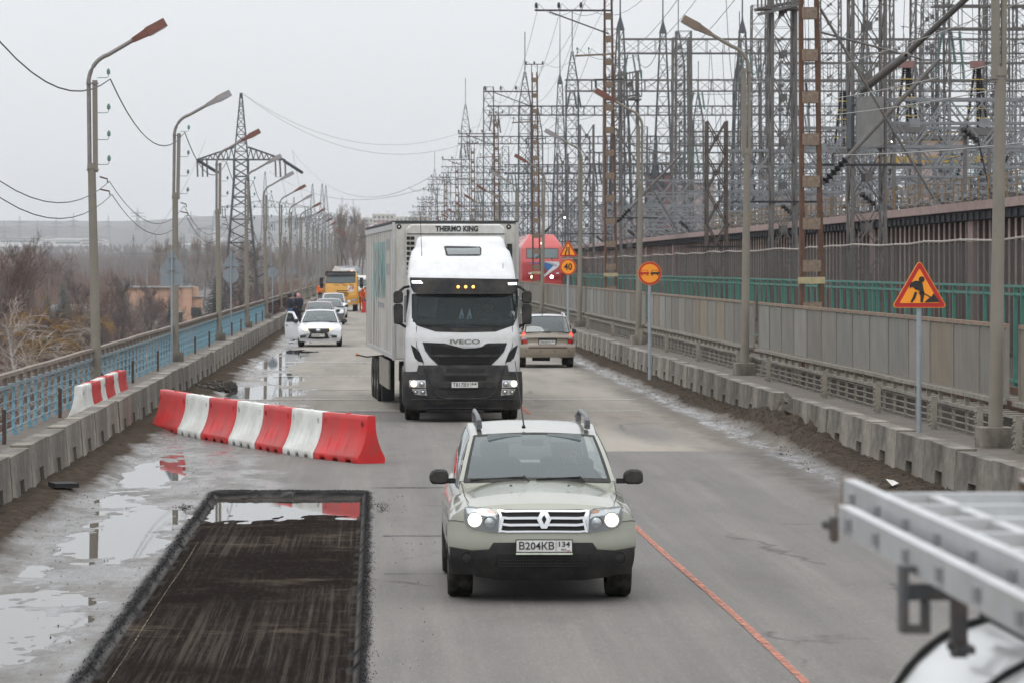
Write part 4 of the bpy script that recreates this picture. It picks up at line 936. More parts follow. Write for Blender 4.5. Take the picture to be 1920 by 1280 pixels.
for k, (p0, p1, s) in enumerate([((386,262,600),(250,470,600),3),((548,283,600),(600,480,700),2),((520,290,600),(560,440,800),2)]):
    tag(MB().tube(sag(P(*p0), P(*p1), s, 12), .03, 3, cap=False).build('power_line', _mc['far_wire'], fix=False), '%s power line dropping from the large pylon arms' % ordi(k), 'wire', 'power lines dropping into the valley')
# two portal gantries of the valley substation
for k, (px, yt, Y, ww) in enumerate([(250,440,900,70),(345,440,960,60)]):
    c = P(px, yt, Y); t = thing('gantry', 'spiked steel gantry in the valley above the peach building, %s one' % ['left','right'][k], 'gantry', (c.x, Y, -11)); s = Y/F; H = c.z+11
    lattice(MB(), (0,0,0), (0,0,H-4), 1.4, 1.2, 2.2, .16, .1).bar((0,0,H-5),(0,0,H),.2).bar((0,0,H-.5),(1.8,0,H-5),.1).bar((0,0,H-.5),(-1.5,0,H-5),.1).bar((-ww*s*.4,0,H-5),(ww*s*1.2,0,H-5),.22).bar((-ww*s*.4,0,H-5),(-ww*s*.6,0,H-9),.15).build('frame', M_steel, t, fix=False)
# ---- bare trees
def tree_mesh(seed, H, spread, m, levels=4, droop=0, trunk=.16, dense=1.0, up=.55, first=.18, twig=.012):
    rr = random.Random(seed); b = MB(); tr = MB()
    def grow(p, d, L, r, lv):
        n = 4 if lv < 2 else 3; q = p.copy(); pts = [q.copy()]; rs = [r]; dd = d.copy()
        for k in range(n):
            dd = (dd+Vector((rr.gauss(0,.13), rr.gauss(0,.13), rr.gauss(0,.06)+(.08 if not droop else -.14*droop*(lv > 0)))) ).normalized()
            q = q+dd*L/n; pts.append(q.copy()); rs.append(max(twig, r*(1-.62*(k+1)/n)))
        (tr if lv == 0 else b).tube(pts, rs, 6 if lv == 0 else 3, cap=False)
        if lv >= levels: return
        kids = int((11, 7, 6, 5, 4)[lv]*dense*rr.uniform(.8, 1.2))
        for i in range(kids):
            f = first+(1-first)*(i+rr.random())/kids if lv == 0 else rr.uniform(.25, 1)
            k = min(n-1, int(f*n)); pp = pts[k].lerp(pts[k+1], f*n-k)
            a = rr.random()*6.283; side = Vector((math.cos(a), math.sin(a), 0)); ax = (pts[k+1]-pts[k]).normalized()
            side = (side-ax*side.dot(ax)).normalized(); an = rr.uniform(.45, 1.0)*spread
            nd = (ax*math.cos(an)+side*math.sin(an)+Vector((0,0,up*.25))).normalized()
            ln = L*((.52 if lv == 0 else .58)*rr.uniform(.7, 1.15))*(1-.5*f if lv == 0 else 1)
            grow(pp, nd, ln, rs[k]*.5, lv+1)
    grow(Vector((0,0,0)), Vector((rr.gauss(0,.04),rr.gauss(0,.04),1)).normalized(), H, trunk, 0)
    return b, tr
M_bark = mat('bare_bark', (.085,.065,.055), .95, scale=2, var=.35)
M_twig = mat('bare_twigs', (.14,.078,.058), .95, scale=.5, var=.3); M_twig2 = mat('grey_twigs', (.115,.092,.08), .95, scale=.5, var=.3)
M_birch = mat('birch_bark', (.36,.33,.30), .85, scale=3, var=.3, dirt=(.05,.045,.04), dirt_amt=.8, dscale=5); M_bt = mat('birch_twigs', (.27,.23,.20), .9, scale=1, var=.3)
M_wil = mat('willow_twigs', (.22,.125,.035), .9, scale=.6, var=.35)
defs = {'bushy': (1, 9, 1.0, M_twig, M_bark, dict(levels=4, dense=1.0, up=1.0, trunk=.2)), 'bushy2': (2, 10, .9, M_twig2, M_bark, dict(levels=4, dense=1.0, up=1.2, trunk=.2)),
        'birch': (3, 10, .85, M_bt, M_birch, dict(levels=3, droop=.9, dense=1.1, trunk=.16, twig=.018)), 'birch2': (8, 9, .9, M_bt, M_birch, dict(levels=3, droop=1.3, dense=1.0, trunk=.15, twig=.018)),
        'willow': (5, 9, 1.1, M_wil, M_bark, dict(levels=4, droop=1.5, dense=1.0, trunk=.3)), 'poplar': (6, 15, .42, mat('poplar_twigs', (.25,.205,.175), .95, scale=.5, var=.3), M_bark, dict(levels=4, dense=1.0, up=2.5, trunk=.25, first=.1, twig=.02)),
        'oak': (7, 12, 1.2, M_bark, M_bark, dict(levels=4, dense=.8, up=.3, trunk=.4, first=.4, twig=.02))}
TM = {}
for nm, (sd_, H, spd, m, mb_, kw) in defs.items():
    c_, t_ = tree_mesh(sd_, H, spd, m, **kw); TM[nm] = (c_.mesh('crown', m, fix=False), t_.mesh('trunk', mb_, fix=False), H)
def plant(kind, px, ytop, Y, label, group, zg=-13, nm='tree'):
    p = P(px, ytop, Y); c, tm, H = TM[kind]; zg = float(tz(p.x, Y)) if zg is None else zg; s = (p.z-zg)/(H*1.12)
    t = thing(nm, label, 'tree', (p.x, Y, zg), random.random()*6.28, group); t.scale = (s*random.uniform(.85,1.15), s, s)
    link('trunk', tm, t); link('crown', c, t)
trees = [('bushy',-12,485,430),('bushy2',28,492,440),('birch',48,560,300),('willow',92,560,345),('bushy',128,590,420),('birch2',108,610,290),('birch',150,572,330),('bushy2',165,560,420),
 ('bushy',60,600,520),('bushy2',232,545,470),('bushy',212,556,500),('birch2',245,610,500),('bushy2',285,556,520),('bushy',300,560,600),('birch',270,600,430),('bushy',10,630,330),('bushy2',185,620,380),('bushy',75,655,360),
 ('bushy2',135,660,390),('willow',66,590,335),('willow',112,575,365),('bushy',195,540,620),('bushy',95,488,900),('bushy2',70,486,1000),('bushy',20,500,700),('bushy2',140,520,900),('oak',478,480,560),('oak',500,515,640),('oak',462,500,520),('oak',430,530,700),
 ('bushy2',330,596,560),('birch2',30,655,280),('bushy',230,640,420),('bushy2',5,560,520),('birch',282,560,640),('bushy2',-8,520,560)]
kn = {'bushy':'reddish brown bare tree','bushy2':'grey brown bare tree','birch':'white barked birch','birch2':'drooping white birch','willow':'ochre weeping willow','oak':'dark spreading bare tree','poplar':'tall bare poplar'}
cnt = {}
for (kd, px, yt, Y) in sorted(trees, key=lambda a: a[1]):
    cnt[kd] = cnt.get(kd, -1)+1; plant(kd, px, yt, Y, '%s below the left railing, %s of its kind from the left' % (kn[kd], ordi(cnt[kd])), 'bare trees below the bridge')
rr = random.Random(12)
for k in range(34):
    px = 285+k*8.1+rr.uniform(-4,4); Y = rr.uniform(1050, 1300); plant('poplar', px, rr.uniform(455, 480)+abs(px-430)*.03, Y, 'tall bare poplar in the valley row, %s from the left' % ordi(k), 'bare poplars of the valley', zg=None)
for k, (px, yt, Y) in enumerate([(642,408,900),(652,415,940),(662,410,980),(672,420,960),(634,430,1000),(668,450,860),(655,440,1100),(680,440,900)]):
    plant('poplar', px, yt, Y, 'tall bare poplar at the end of the bridge, %s one' % ordi(k), 'bare poplars at the bridge end', zg=-.4)
# conifers: whorls of drooping needle fans
def conifer(seed, H=10):
    rr = random.Random(seed); b = MB(); z = .8
    while z < H:
        f = 1-z/H; R_ = .25+2.6*f**.85; n = int(9+14*f)
        for i in range(n):
            a = rr.random()*6.283; r = R_*rr.uniform(.75, 1.1); d = Vector((math.cos(a), math.sin(a), 0)); s = Vector((-d.y, d.x, 0)); w = .16+.14*r
            for q in range(4):
                r0, r1 = r*q/4, r*(q+1.25)/4; z0 = z-r0*.28+rr.uniform(-.05,.05); z1 = z-r1*.28-.12
                b.add([d*r0+Vector((0,0,z0)), d*r1+s*w*(1.1-q*.18)+Vector((0,0,z1)), d*(r1*1.08)+Vector((0,0,z1+.05)), d*r1-s*w*(1.1-q*.18)+Vector((0,0,z1-.03))], [(0,1,2,3)])
        z += .27
    b.bar((0,0,H-.6),(0,0,H+.2),.05)
    return b
M_need = mat('spruce_needles', (.020,.032,.022), .9, scale=2, col2=(.045,.055,.035)); M_need2 = mat('blue_spruce_needles', (.05,.075,.07), .9, scale=2, var=.3)
cm = [conifer(1).mesh('crown', M_need, fix=False), conifer(2).mesh('crown', M_need2, fix=False)]; ct = MB().tube([(0,0,0),(0,0,9)], [.18,.04], 6).mesh('trunk', M_bark)
for k, (px, yt, Y, v, lb) in enumerate([(404,523,520,0,'tall dark green spruce beside the peach building'),(118,535,560,1,'blue green spruce among brown trees on the left'),(318,560,640,0,'narrow dark spruce left of the peach building'),(376,578,560,0,'small dark spruce in front of the peach building'),(90,555,600,0,'dark spruce half hidden by bare trees on the left'),(415,560,540,0,'low dark spruce behind the railing right of the peach building')]):
    p = P(px, yt, Y); t = thing('spruce', lb, 'tree', (p.x, Y, -13), k); s = (p.z+13)/10; t.scale = (s,s,s); link('trunk', ct, t); link('crown', cm[v], t)
# far-off wood as one mass of upright twiggy crowns
def wood(name, n, pxr, Yr, hr, m, label, seed, rise=0):
    rr = random.Random(seed); V = []; Fc = []
    for k in range(n):
        Y = rr.uniform(*Yr); px = rr.uniform(*pxr); X = (px-702)/F*Y; zg = float(tz(X, Y))-.5; h = rr.uniform(*hr); w = h*.22
        for q in range(26):
            a = rr.random()*6.283; f = rr.random(); r = w*(.3+.9*math.sin(math.pi*min(1, f*.9+.1))); x0 = X+math.cos(a)*r*.25; y0 = Y+math.sin(a)*r*.25; z0 = zg+h*f*.55
            x1 = X+math.cos(a)*r; y1 = Y+math.sin(a)*r; z1 = z0+h*.42*rr.uniform(.7,1.1); tw = .055*Y/1000+.03
            i = len(V); V += [(x0-tw,y0,z0),(x0+tw,y0,z0),(x1,y1,z1)]; Fc.append((i,i+1,i+2))
        i = len(V); V += [(X-.12*Y/1000-.05,Y,zg),(X+.12*Y/1000+.05,Y,zg),(X,Y,zg+h)]; Fc.append((i,i+1,i+2))
    me = bpy.data.meshes.new(name); me.from_pydata(V, [], Fc); me.materials.append(m); return tag(link(name, me), label, 'woodland', kind='stuff')
M_w1 = mat('wood_grey_brown', (.22,.185,.17), .95, scale=.02, col2=(.15,.125,.115)); M_w2 = mat('wood_reddish', (.20,.125,.095), .95, scale=.02, col2=(.13,.09,.07))
wood('woodland', 2600, (-40,640), (1150,2050), (6,11), M_w1, 'grey brown bare woodland filling the valley', 3)
wood('woodland', 1100, (-40,300), (640,1100), (7,12), M_w2, 'reddish bare thicket behind the near trees on the left', 4)
wood('woodland', 2000, (-60,900), (2200,3000), (3,7), M_w1, 'hazy bare woodland in front of the distant white sheds', 5)
wood('woodland', 1200, (430,640), (650,1000), (3,7), M_w2, 'low brown scrub beside the far end of the bridge', 6)
wood('undergrowth', 900, (-30,330), (260,520), (3,6), M_twig, 'dark twiggy undergrowth beneath the trees below the railing', 8)
# the peach building
t = thing('peach_building', 'peach two storey building with flat roof in the valley on the left', 'building', (P(205,540,800).x, 800, -13))
Wb = P(377,0,800).x-P(205,0,800).x; M_pe = mat('peach_plaster', (.50,.30,.20), .9, scale=.5, var=.1, dirt=(.35,.23,.17), dirt_amt=.5, dscale=.6)
zt_ = 3.2+(503-540)/F*800+13
MB().b2(0,Wb*.9,0,12,0,zt_).b2(Wb*.80,Wb*.9,-.6,-.004,0,zt_-.1).b2(Wb*.9+.004,Wb,1,9,0,zt_-2.2).b2(Wb*.9+.004,Wb*.955,.5,8,zt_-2.19,zt_+.2).build('wall', M_pe, t)
MB().b2(-.3,Wb*.9+.2,-.8,12.3,zt_+.003,zt_+.35).b2(Wb*.9+.21,Wb+.3,.4,9.3,zt_-2.18,zt_-1.9).build('roof', mat('roof_edge_grey', (.3,.29,.28), .8), t)
f = MB().b2(0,2.3,-.08,.02,0,3.4).build('window', mat('window_frame_white', (.55,.55,.55), .6), t, loc=(Wb*.745,-.02,2.9)); f2 = MB().b2(.2,1.1,-.1,-.082,.3,3.1).b2(1.3,2.1,-.1,-.082,.3,3.1).build('pane', mat('dark_pane', (.04,.05,.055), .2), f)
MB().b2(0,2.1,-.08,.02,0,1.9).build('dark_panel', M_black, t, loc=(Wb*.755+2.9,-.62,5.2)); MB().b2(0,1.5,-.7,0,0,1.1).build('air_conditioner', mat('ac_grey', (.4,.4,.4), .6), t, loc=(Wb*.92,.9,5.3))
wm = MB().b2(0,1.7,-.05,.03,0,2.2).mesh('window', mat('dark_pane'  , (0,0,0)))
for k in range(5): link('window', wm, t, (2+k*3.4,-.01,3.2))
for k in range(3): MB().cyl((3+k*5.5,3,zt_),(3+k*5.5,3,zt_+(1.6,4.5,1.2)[k]),.35 if k != 1 else .2,8).build('vent_pipe', M_steel, t)
t = thing('blue_roof_shed', 'pale grey roofed shed left of the peach building', 'shed', (P(92,0,780).x, 780, -13)); w = P(135,0,780).x-P(92,0,780).x
MB().b2(0,w*1.6,0,9,0,6.4).build('wall', mat('shed_wall', (.16,.12,.11), .9), t); MB().prism([(-.4,6.41),(w*1.6+.4,6.41),(w*1.5,7.9),(.6,7.9)], -.5, 9.5).build('roof', mat('pale_sheet_roof', (.38,.40,.42), .6, var=.15), t)
t = thing('low_shed', 'low grey roofed lean-to beside the tall spruce', 'shed', (P(372,0,700).x, 700, -13)); MB().b2(0,4.5,0,5,0,3.2).build('wall', M_pe, t); MB().prism([(-.3,3.21),(4.8,3.21),(4.4,4.0),(0,4.0)], -.4, 5.4).build('roof', mat('pale_sheet_roof', (0,0,0)), t)
# far white sheds and silo, apartment blocks
M_wh = mat('white_shed', (.62,.62,.60), .8, scale=.02, var=.1); M_whr = mat('shed_roof', (.33,.3,.29), .8, scale=.02, var=.2)
for k, (a, c, yt, yb, Y) in enumerate([(-6,72,446,456,3500),(70,98,449,458,3550),(98,172,447,462,3450),(150,196,449,463,3400),(0,60,461,466,3300),(312,352,457,464,3450),(352,406,452,462,3500),(404,440,448,462,3480),(0,30,470,476,3000),(470,520,455,462,3600)]):
    p = P(a, yt, Y); q = P(c, yb, Y); t = thing('industrial_shed', 'long white industrial shed in the distance, %s from the front rank left' % ordi(k), 'shed', (p.x, Y, q.z-6), group='distant white sheds')
    w = q.x-p.x; h = p.z-q.z+6; MB().b2(0,w,0,60,0,h*.86).build('wall', M_wh, t); MB().prism([(-1,h*.861),(w+1,h*.861),(w-3,h),(3,h)], -1, 61).build('roof', M_wh if k % 3 else M_whr, t)
    wm = MB().b2(0,w*.82,-.2,.1,0,h*.10).build('window_band', mat('shed_glass', (.12,.13,.14), .3), t, loc=(w*.09,-.02,h*.62))
t = thing('grain_silo', 'tall white silo tower on the far shore behind a lamp post', 'silo', (P(398,0,3400).x, 3400, 15)); p = P(398,433,3400); MB().b2(0,7,0,10,0,p.z-15).build('tower', M_wh, t); MB().b2(7.01,11,0,10,0,p.z-21).build('annex', M_wh, t); MB().b2(2,5,3,6,p.z-14.99,p.z-12).build('head_house', M_wh, t)
M_ap = [mat('apartment_cream', (.52,.47,.40), .85, scale=.05, var=.1), mat('apartment_pink', (.40,.22,.21), .85, scale=.05, var=.15), mat('apartment_yellow', (.50,.38,.22), .85, scale=.05, var=.15)]
for k, (a, c, yt, Y, lb) in enumerate([(668,700,410,2600,'cream and pink apartment block with stepped roof, leftmost'),(698,742,403,2500,'tallest cream apartment block with pink band behind the trailer'),(741,806,408,2700,'long pale pink apartment block with white top behind the trailer'),(676,706,430,2350,'yellow apartment block in front of the cream ones')]):
    p = P(a, yt, Y); q = P(c, yt, Y); zg = 8; t = thing('apartment_block', lb, 'apartment block', (p.x, Y, zg)); w = q.x-p.x; h = p.z-zg
    MB().b2(0,w,0,14,0,h).build('wall', M_ap[0 if k < 3 else 2], t); MB().b2(-.3,w+.3,-.3,14.3,h+.01,h+.8).b2(w*.2,w*.35,3,9,h+.81,h+3).b2(w*.6,w*.78,3,9,h+.81,h+3).build('roof', M_wh, t)
    MB().b2(w*.1,w*.9,-.35,-.01,h-11,h-4).build('pink_band', M_ap[1], t)
    wm = MB().b2(0,1.5,-.45,.05,0,1.6).mesh('window', mat('far_pane', (.10,.11,.12), .3)); nx = int(w/3.1)
    for i in range(nx):
        for j in range(9): link('window', wm, t, (1+i*3.1, -.05, h-2.6-3.0*j))
    b = MB()
    for j in range(9): b.b2(w*.1, w*.22, -1.2, -.36, h-3.9-3*j, h-2.9-3*j).b2(w*.5, w*.62, -1.2, -.36, h-3.9-3*j, h-2.9-3*j)
    b.build('balconies', M_wh, t)
# parked white van and dark car on the shore road, low slab wall
t = thing('white_van', 'small white van parked far off left of the lamp posts', 'van', P(569,500,1300)-Vector((0,0,.2)))
MB().prism([(-2.2,.4),(2.2,.4),(2.2,1.3),(1.5,2.1),(-2.1,2.1)], -.9, .9).build('body', M_wh, t, bevel=.08); MB().prism([(.9,1.35),(1.95,1.35),(1.4,1.95),(.9,1.95)], -.93, .93).build('side_window', mat('dark_pane', (0,0,0)), t)
for x in (-1.4,1.4): MB().cyl((x,-.95,.4),(x,.95,.4),.36,10).build('wheel', M_black, t)
# ================================================================ VEHICLES
def paint(name, col, dirt=(.16,.14,.115), amt=.35, rough=.28, ds=3, metal=0): return mat(name, col, rough, metal, var=.03, scale=2, coat=.7, dirt=dirt, dirt_amt=amt, dscale=ds)
M_tyre = mat('tyre_rubber', (.014,.013,.013), .95, spec=.2, scale=6, var=.2, dirt=(.10,.09,.075), dirt_amt=.5, dscale=8)
M_rim = mat('wheel_rim', (.26,.26,.25), .45, metal=.6, var=.2, dirt=(.10,.09,.075), dirt_amt=.7, dscale=9)
M_plastic = mat('black_plastic', (.015,.015,.016), .6, spec=.3, scale=8, var=.2, dirt=(.07,.062,.052), dirt_amt=.55, dscale=4)
M_under = mat('underbody_black', (.012,.012,.012), .9, var=.2)
M_seat = mat('seat_fabric', (.05,.052,.055), .9, var=.2); M_dash = mat('dashboard', (.07,.075,.078), .75, var=.15)
M_chrome = mat('chrome', (.62,.63,.64), .22, metal=.9, var=.08); M_platew = mat('plate_white', (.62,.62,.60), .5, var=.08, dirt=(.35,.32,.28), dirt_amt=.4, dscale=12)
M_glass = glass_mat('windscreen_glass', (.60,.67,.67), .04, .02, (.10,.13,.135), .22); M_sglass = glass_mat('side_glass', (.35,.40,.41), .12, .02, (.04,.05,.05), .3)
M_hl = glass_mat('headlamp_cover', (.9,.92,.92), .06, .02, (.5,.5,.5), .05); M_refl = mat('lamp_reflector', (.55,.56,.57), .25, metal=.8, var=.1); M_hld = mat('lamp_housing', (.05,.05,.052), .4, var=.1)
M_beam = mat('headlamp_beam', (1,1,1), .3, emit=(1,.84,.60,3.2)); M_beamw = mat('headlamp_beam_white', (1,1,1), .3, emit=(.9,.93,1,10)); M_amber = mat('amber_lens', (.5,.16,.03), .3, var=.1); M_ambl = mat('amber_lamp_lit', (.8,.3,.05), .3, emit=(1,.42,.10,3)); M_red = mat('red_lens', (.35,.02,.02), .25, var=.1); M_redl = mat('brake_lamp_lit', (.8,.05,.04), .3, emit=(1,.08,.05,2.2))
M_ink = mat('plate_ink', (.02,.02,.025), .6); M_skin = mat('skin', (.42,.25,.18), .6, var=.1)
class Veh:
    def __init__(s, name, label, cat, X, Y, uv=None, group=None, rz=0):
        s.X, s.Y = X, Y; s.uv = uv or (lambda u, v: (u, v)); s.t = thing(name, label, cat, (X, Y, 0), rz, group); s.surf = lambda x, z: 0
    def l(s, u, v, d=0): px, py = s.uv(u, v); Yd = s.Y+d; return ((px-702)/F*Yd-s.X, 3.2+(503-py)/F*Yd)
    def q(s, u, v):
        x, z = s.l(u, v)
        for _ in range(2): x, z = s.l(u, v, s.surf(x, z))
        return (x, z)
    def patch(s, poly, m, off=.006, name='panel', parent=None, raw=False, step=.07, back=.02, mirror=None, surf=None, label=None, smooth=True):
        P2 = poly if raw else [s.q(u, v) for u, v in poly]; cxm = getattr(s, 'cx', 9); P2 = [(max(-cxm, min(cxm, x)), z) for x, z in P2]; sets = [P2]
        if mirror is not None: sets.append([(2*mirror-x, z) for x, z in P2][::-1])
        sf = surf or s.surf; out = []
        for pts in sets:
            bm = bmesh.new(); vs = [bm.verts.new((x, 0, z)) for x, z in pts]; bm.faces.new(vs); bmesh.ops.triangulate(bm, faces=bm.faces)
            for ax in (0, 2):
                lo = min(p[0 if ax == 0 else 1] for p in pts); hi = max(p[0 if ax == 0 else 1] for p in pts); k = math.ceil(lo/step)
                while k*step < hi:
                    co = [0,0,0]; no = [0,0,0]; co[ax] = k*step; no[ax] = 1
                    bmesh.ops.bisect_plane(bm, geom=bm.verts[:]+bm.edges[:]+bm.faces[:], plane_co=co, plane_no=no); k += 1
            be = [e for e in bm.edges if e.is_boundary]
            r = bmesh.ops.extrude_edge_only(bm, edges=be); nv = set(v for v in r['geom'] if isinstance(v, bmesh.types.BMVert))
            for v in bm.verts: v.co.y = sf(v.co.x, v.co.z)+(back if v in nv else -off)
            bmesh.ops.recalc_face_normals(bm, faces=bm.faces)
            me = bpy.data.meshes.new(name); bm.to_mesh(me); bm.free(); me.materials.append(m)
            if smooth: me.polygons.foreach_set('use_smooth', [True]*len(me.polygons)); me.set_sharp_from_angle(angle=R(40))
            out.append(link(name, me, parent or s.t))
            if label: out[-1]['label'] = label
        return out[0] if len(out) == 1 else out
    def lamp(s, u, v, r, m, name='lamp_bulb', parent=None, off=.02, raw=False, rim=None):
        x, z = (u, v) if raw else s.q(u, v); y = s.surf(x, z)-off
        b = MB().lathe([(0,r),(-.012,r*.9),(-.022,r*.5),(-.026,0)], 18, 'y', (x,y,z)); b.add([(x+r*math.cos(k*.349),y,z+r*math.sin(k*.349)) for k in range(18)], [tuple(range(18))])
        o = b.build(name, m, parent or s.t, smooth=True)
        if rim: MB().lathe([(.0,r*1.02),(-.02,r*1.05),(-.02,r*1.16),(.0,r*1.18)], 18, 'y', (x,y,z)).build('lamp_ring', rim, o, smooth=True)
        return o
    def plate(s, u0, v0, u1, v1, txt, region=None, off=.03, surf=None):
        a = s.q(u0, v0); c = s.q(u1, v1); cx, cz = (a[0]+c[0])/2, (a[1]+c[1])/2; w, h = abs(c[0]-a[0]), abs(a[1]-c[1]); y = s.surf(cx, cz)-off
        o = MB().b2(-w/2-.008, w/2+.008, 0, .02, -h/2-.008, h/2+.008).build('plate_holder', M_under, s.t, loc=(cx, y, cz)); pl = MB().b2(-w/2, w/2, -.006, -.001, -h/2, h/2).build('plate', M_platew, o)
        k = .72 if region else .92; text(txt, h*.92, (-w/2+w*k/2, -.009, -h*.02), M_ink, pl, 'characters', width=w*k*.88, bold=h*.012)
        if region: text(region, h*.62, (w/2-w*.15, -.009, h*.14), M_ink, pl, 'region_code', width=w*.20, bold=h*.01); MB().b2(w*.21,w*.216,-.009,-.0065,-h/2,h/2).build('divider', M_ink, pl)
        return pl
def wheel(parent, x, y, r, w, rimr=.62, sp=5, side=1, m=None):
    o = MB().lathe([(-w/2,r*rimr),(-w/2,r*.93),(-w/2+.03,r*.995),(-w*.15,r),(-w*.15+.008,r*.985),(0,r*.985),(.008,r),(w*.15,r),(w/2-.03,r*.995),(w/2,r*.93),(w/2,r*rimr)], 32, 'x').build('wheel', M_tyre, parent, smooth=True, loc=(x, y, r))
    s = side; xo = s*w/2*.72; b = MB().lathe([(s*w/2*.95,r*rimr*1.01),(xo,r*rimr*.95),(-s*w/2*.6,r*rimr*.92)], 24, 'x').lathe([(xo,r*.17),(xo+s*.02,r*.10),(xo+s*.02,0)], 12, 'x')
    for k in range(sp): a = 6.283*k/sp; b.bar((xo,0,0),(xo,r*rimr*.95*math.cos(a),r*rimr*.95*math.sin(a)), .05, r*.16)
    b.build('rim', m or M_rim, o); MB().lathe([(-s*w*.2,r*rimr*.9),(-s*w*.2,0)], 20, 'x').build('brake_disc', M_under, o); return o
def lerpl(t, pts):
    if t <= pts[0][0]: return pts[0][1]
    for (a, va), (b_, vb) in zip(pts, pts[1:]):
        if t <= b_: return va+(vb-va)*(t-a)/(b_-a)
    return pts[-1][1]
def car_body(V, p, M_body, M_low=None):
    """lofted shell: nose from p['nose'], sides, hood, roof, pillars, glass, floor and wheels"""
    g = p.get; L = p['L']; wz = p['wz']; zb0 = p['zb']; zs = p['zs']; zc = p['zc']; hs = p['hs']; wy = p['wy']; R_ = p['wr']; wx = p['wheels']
    nose = lambda x, z: lerpl(z, p['nose'])+p['nk']*abs(x/p['hw'])**p['np']
    tail = lambda x, z: L-lerpl(z, p['tail'])-p['nk2']*abs(x/p['hw'])**3
    V.surf = nose; hw = lambda y, z: p['hw']*lerpl(y, wy)*lerpl(z, wz)
    arch = R_*1.16
    def zb(y):
        v = zb0
        for w_ in wx:
            if abs(y-w_) < arch: v = max(v, R_+math.sqrt(arch**2-(y-w_)**2)*.98)
        return v
    ys = set([p['ys0'], L-p['ys1']])
    y = p['ys0']
    while y < L-p['ys1']: ys.add(round(y, 3)); y += .12
    for w_ in wx:
        for k in range(-8, 9): 
            yy = w_+arch*math.sin(k/8*math.pi/2)*1.0
            if p['ys0'] < yy < L-p['ys1']: ys.add(round(yy, 3))
    ys = sorted(ys); M = 11; K = 12
    def station(y):
        z0, z1 = zb(y), lerpl(y, zs); side = []
        for j in range(M): t_ = j/(M-1); z = z0+(z1-z0)*t_; side.append((hw(y, z)*(1-(1-lerpl(y, hs))*max(0, (t_-.80)/.2)**2), z))
        xs_, zt = side[-1][0], lerpl(y, zc); top = [(xs_*(1-k/K), z1+(zt-z1)*(1-(1-k/K)**2.4)) for k in range(1, K+1)]
        return side, top
    def full(side, top, yf):     # right side bottom -> top -> left side bottom
        r = side+top; pts = [(x, yf(x, z, j), z) for j, (x, z) in enumerate(r)]; pts += [(-x, yf(x, z, j), z) for j, (x, z) in reversed(list(enumerate(r[:-1])))]; return pts
    s0 = station(0.0); sN = station(L)
    s0 = ([(x, z) for x, z in s0[0]], s0[1]); rows = [full(*s0, lambda x, z, j: nose(x, z))]
    for y in ys: rows.append(full(*station(y), lambda x, z, j, y=y: y))
    rows.append(full(*sN, lambda x, z, j: tail(x, z)))
    cab0, cab1 = p['wb'][0]+.14, p['rb'][0]-.1; b = MB(); n = len(rows[0]); lo = p.get('low', zb0)
    for r in rows: b.v += r
    for k in range(len(rows)-1):
        ym = (rows[k][0][1]+rows[k+1][0][1])/2
        for i in range(n-1):
            if cab0 < ym < cab1 and M-1 <= i < n-M: continue
            b.f.append((k*n+i, k*n+i+1, (k+1)*n+i+1, (k+1)*n+i)); zz = max(rows[k][i][2], rows[k][i+1][2]); b.m.append(1 if zz < lo else 0)
    # nose and tail faces between the two sides, row by row
    for (st, fn) in ((s0, nose), (sN, tail)):
        rr_ = []; 
        for (x, z) in st[0]: rr_.append([(x*u, fn(x*u, z), z) for u in [1-2*i/16 for i in range(17)]])
        bb = len(b.v); 
        for r in rr_: b.v += r
        for k in range(len(rr_)-1):
            for i in range(16): b.f.append((bb+k*17+i, bb+k*17+i+1, bb+(k+1)*17+i+1, bb+(k+1)*17+i)); b.m.append(1 if rr_[k+1][0][2] < lo else 0)
        zsh, xsh = st[0][-1][1], st[0][-1][0]; zt = st[1][-1][1]; top = [(u*xsh, zsh+(zt-zsh)*(1-abs(u)**2.4)) for u in [1-2*i/24 for i in range(25)]]
        b.grid([[(x, fn(x, zsh), zsh) for x, z in top], [(x, fn(x, z), z) for x, z in top]])
    V.body = b.build('body', [M_body, M_low or M_plastic], V.t, smooth=50)
    # greenhouse
    yb, zwb, hb, cb = p['wb']; yt, zwt, ht, ct = p['wt']; yr, zr, hr, cr = p['rr']; yq, zq, hq, cq = p['rb']
    def ws(u, v, o=0): v2 = v; x = u*(hb+(ht-hb)*v2); y = (yb+cb*u*u)*(1-v)+(yt+ct*u*u)*v-.03*math.sin(v*3.14); z = (zwb-.02*u*u)*(1-v)+(zwt-.035*u*u)*v+.02*math.sin(v*3.14); return (x, y-o, z+o*.3)
    def rg(u, v, o=0): x = u*(hq+(hr-hq)*v); y = (yq-cq*u*u)*(1-v)+(yr-cr*u*u)*v; z = zq*(1-v)+(zr-.03*u*u)*v; return (x, y+o, z+o*.2)
    def roof(u, v): x = u*(ht+(p['hm']-ht)*math.sin(min(1, v*2)*math.pi/2)*(1) if v < .5 else p['hm']+(hr-p['hm'])*(v-.5)*2) if True else 0; y = (yt+ct*u*u)*(1-v)+(yr-cr*u*u)*v; z = (zwt*(1-v)+zr*v)+p['rc']*math.sin(v*math.pi)*1.0-.035*u*u; return (x*u if False else u*((ht+(p['hm']-ht)*min(1,v*2)) if v < .5 else (p['hm']+(hr-p['hm'])*(v-.5)*2)), y, z)
    def gr(fn, u0, u1, v0, v1, nu, nv, *a): return [[fn(u0+(u1-u0)*i/nu, v0+(v1-v0)*j/nv, *a) for i in range(nu+1)] for j in range(nv+1)]
    MB().grid(gr(roof, -1, 1, 0, 1, 14, 10)).build('roof', p.get('Mroof', M_body), V.t, smooth=True)
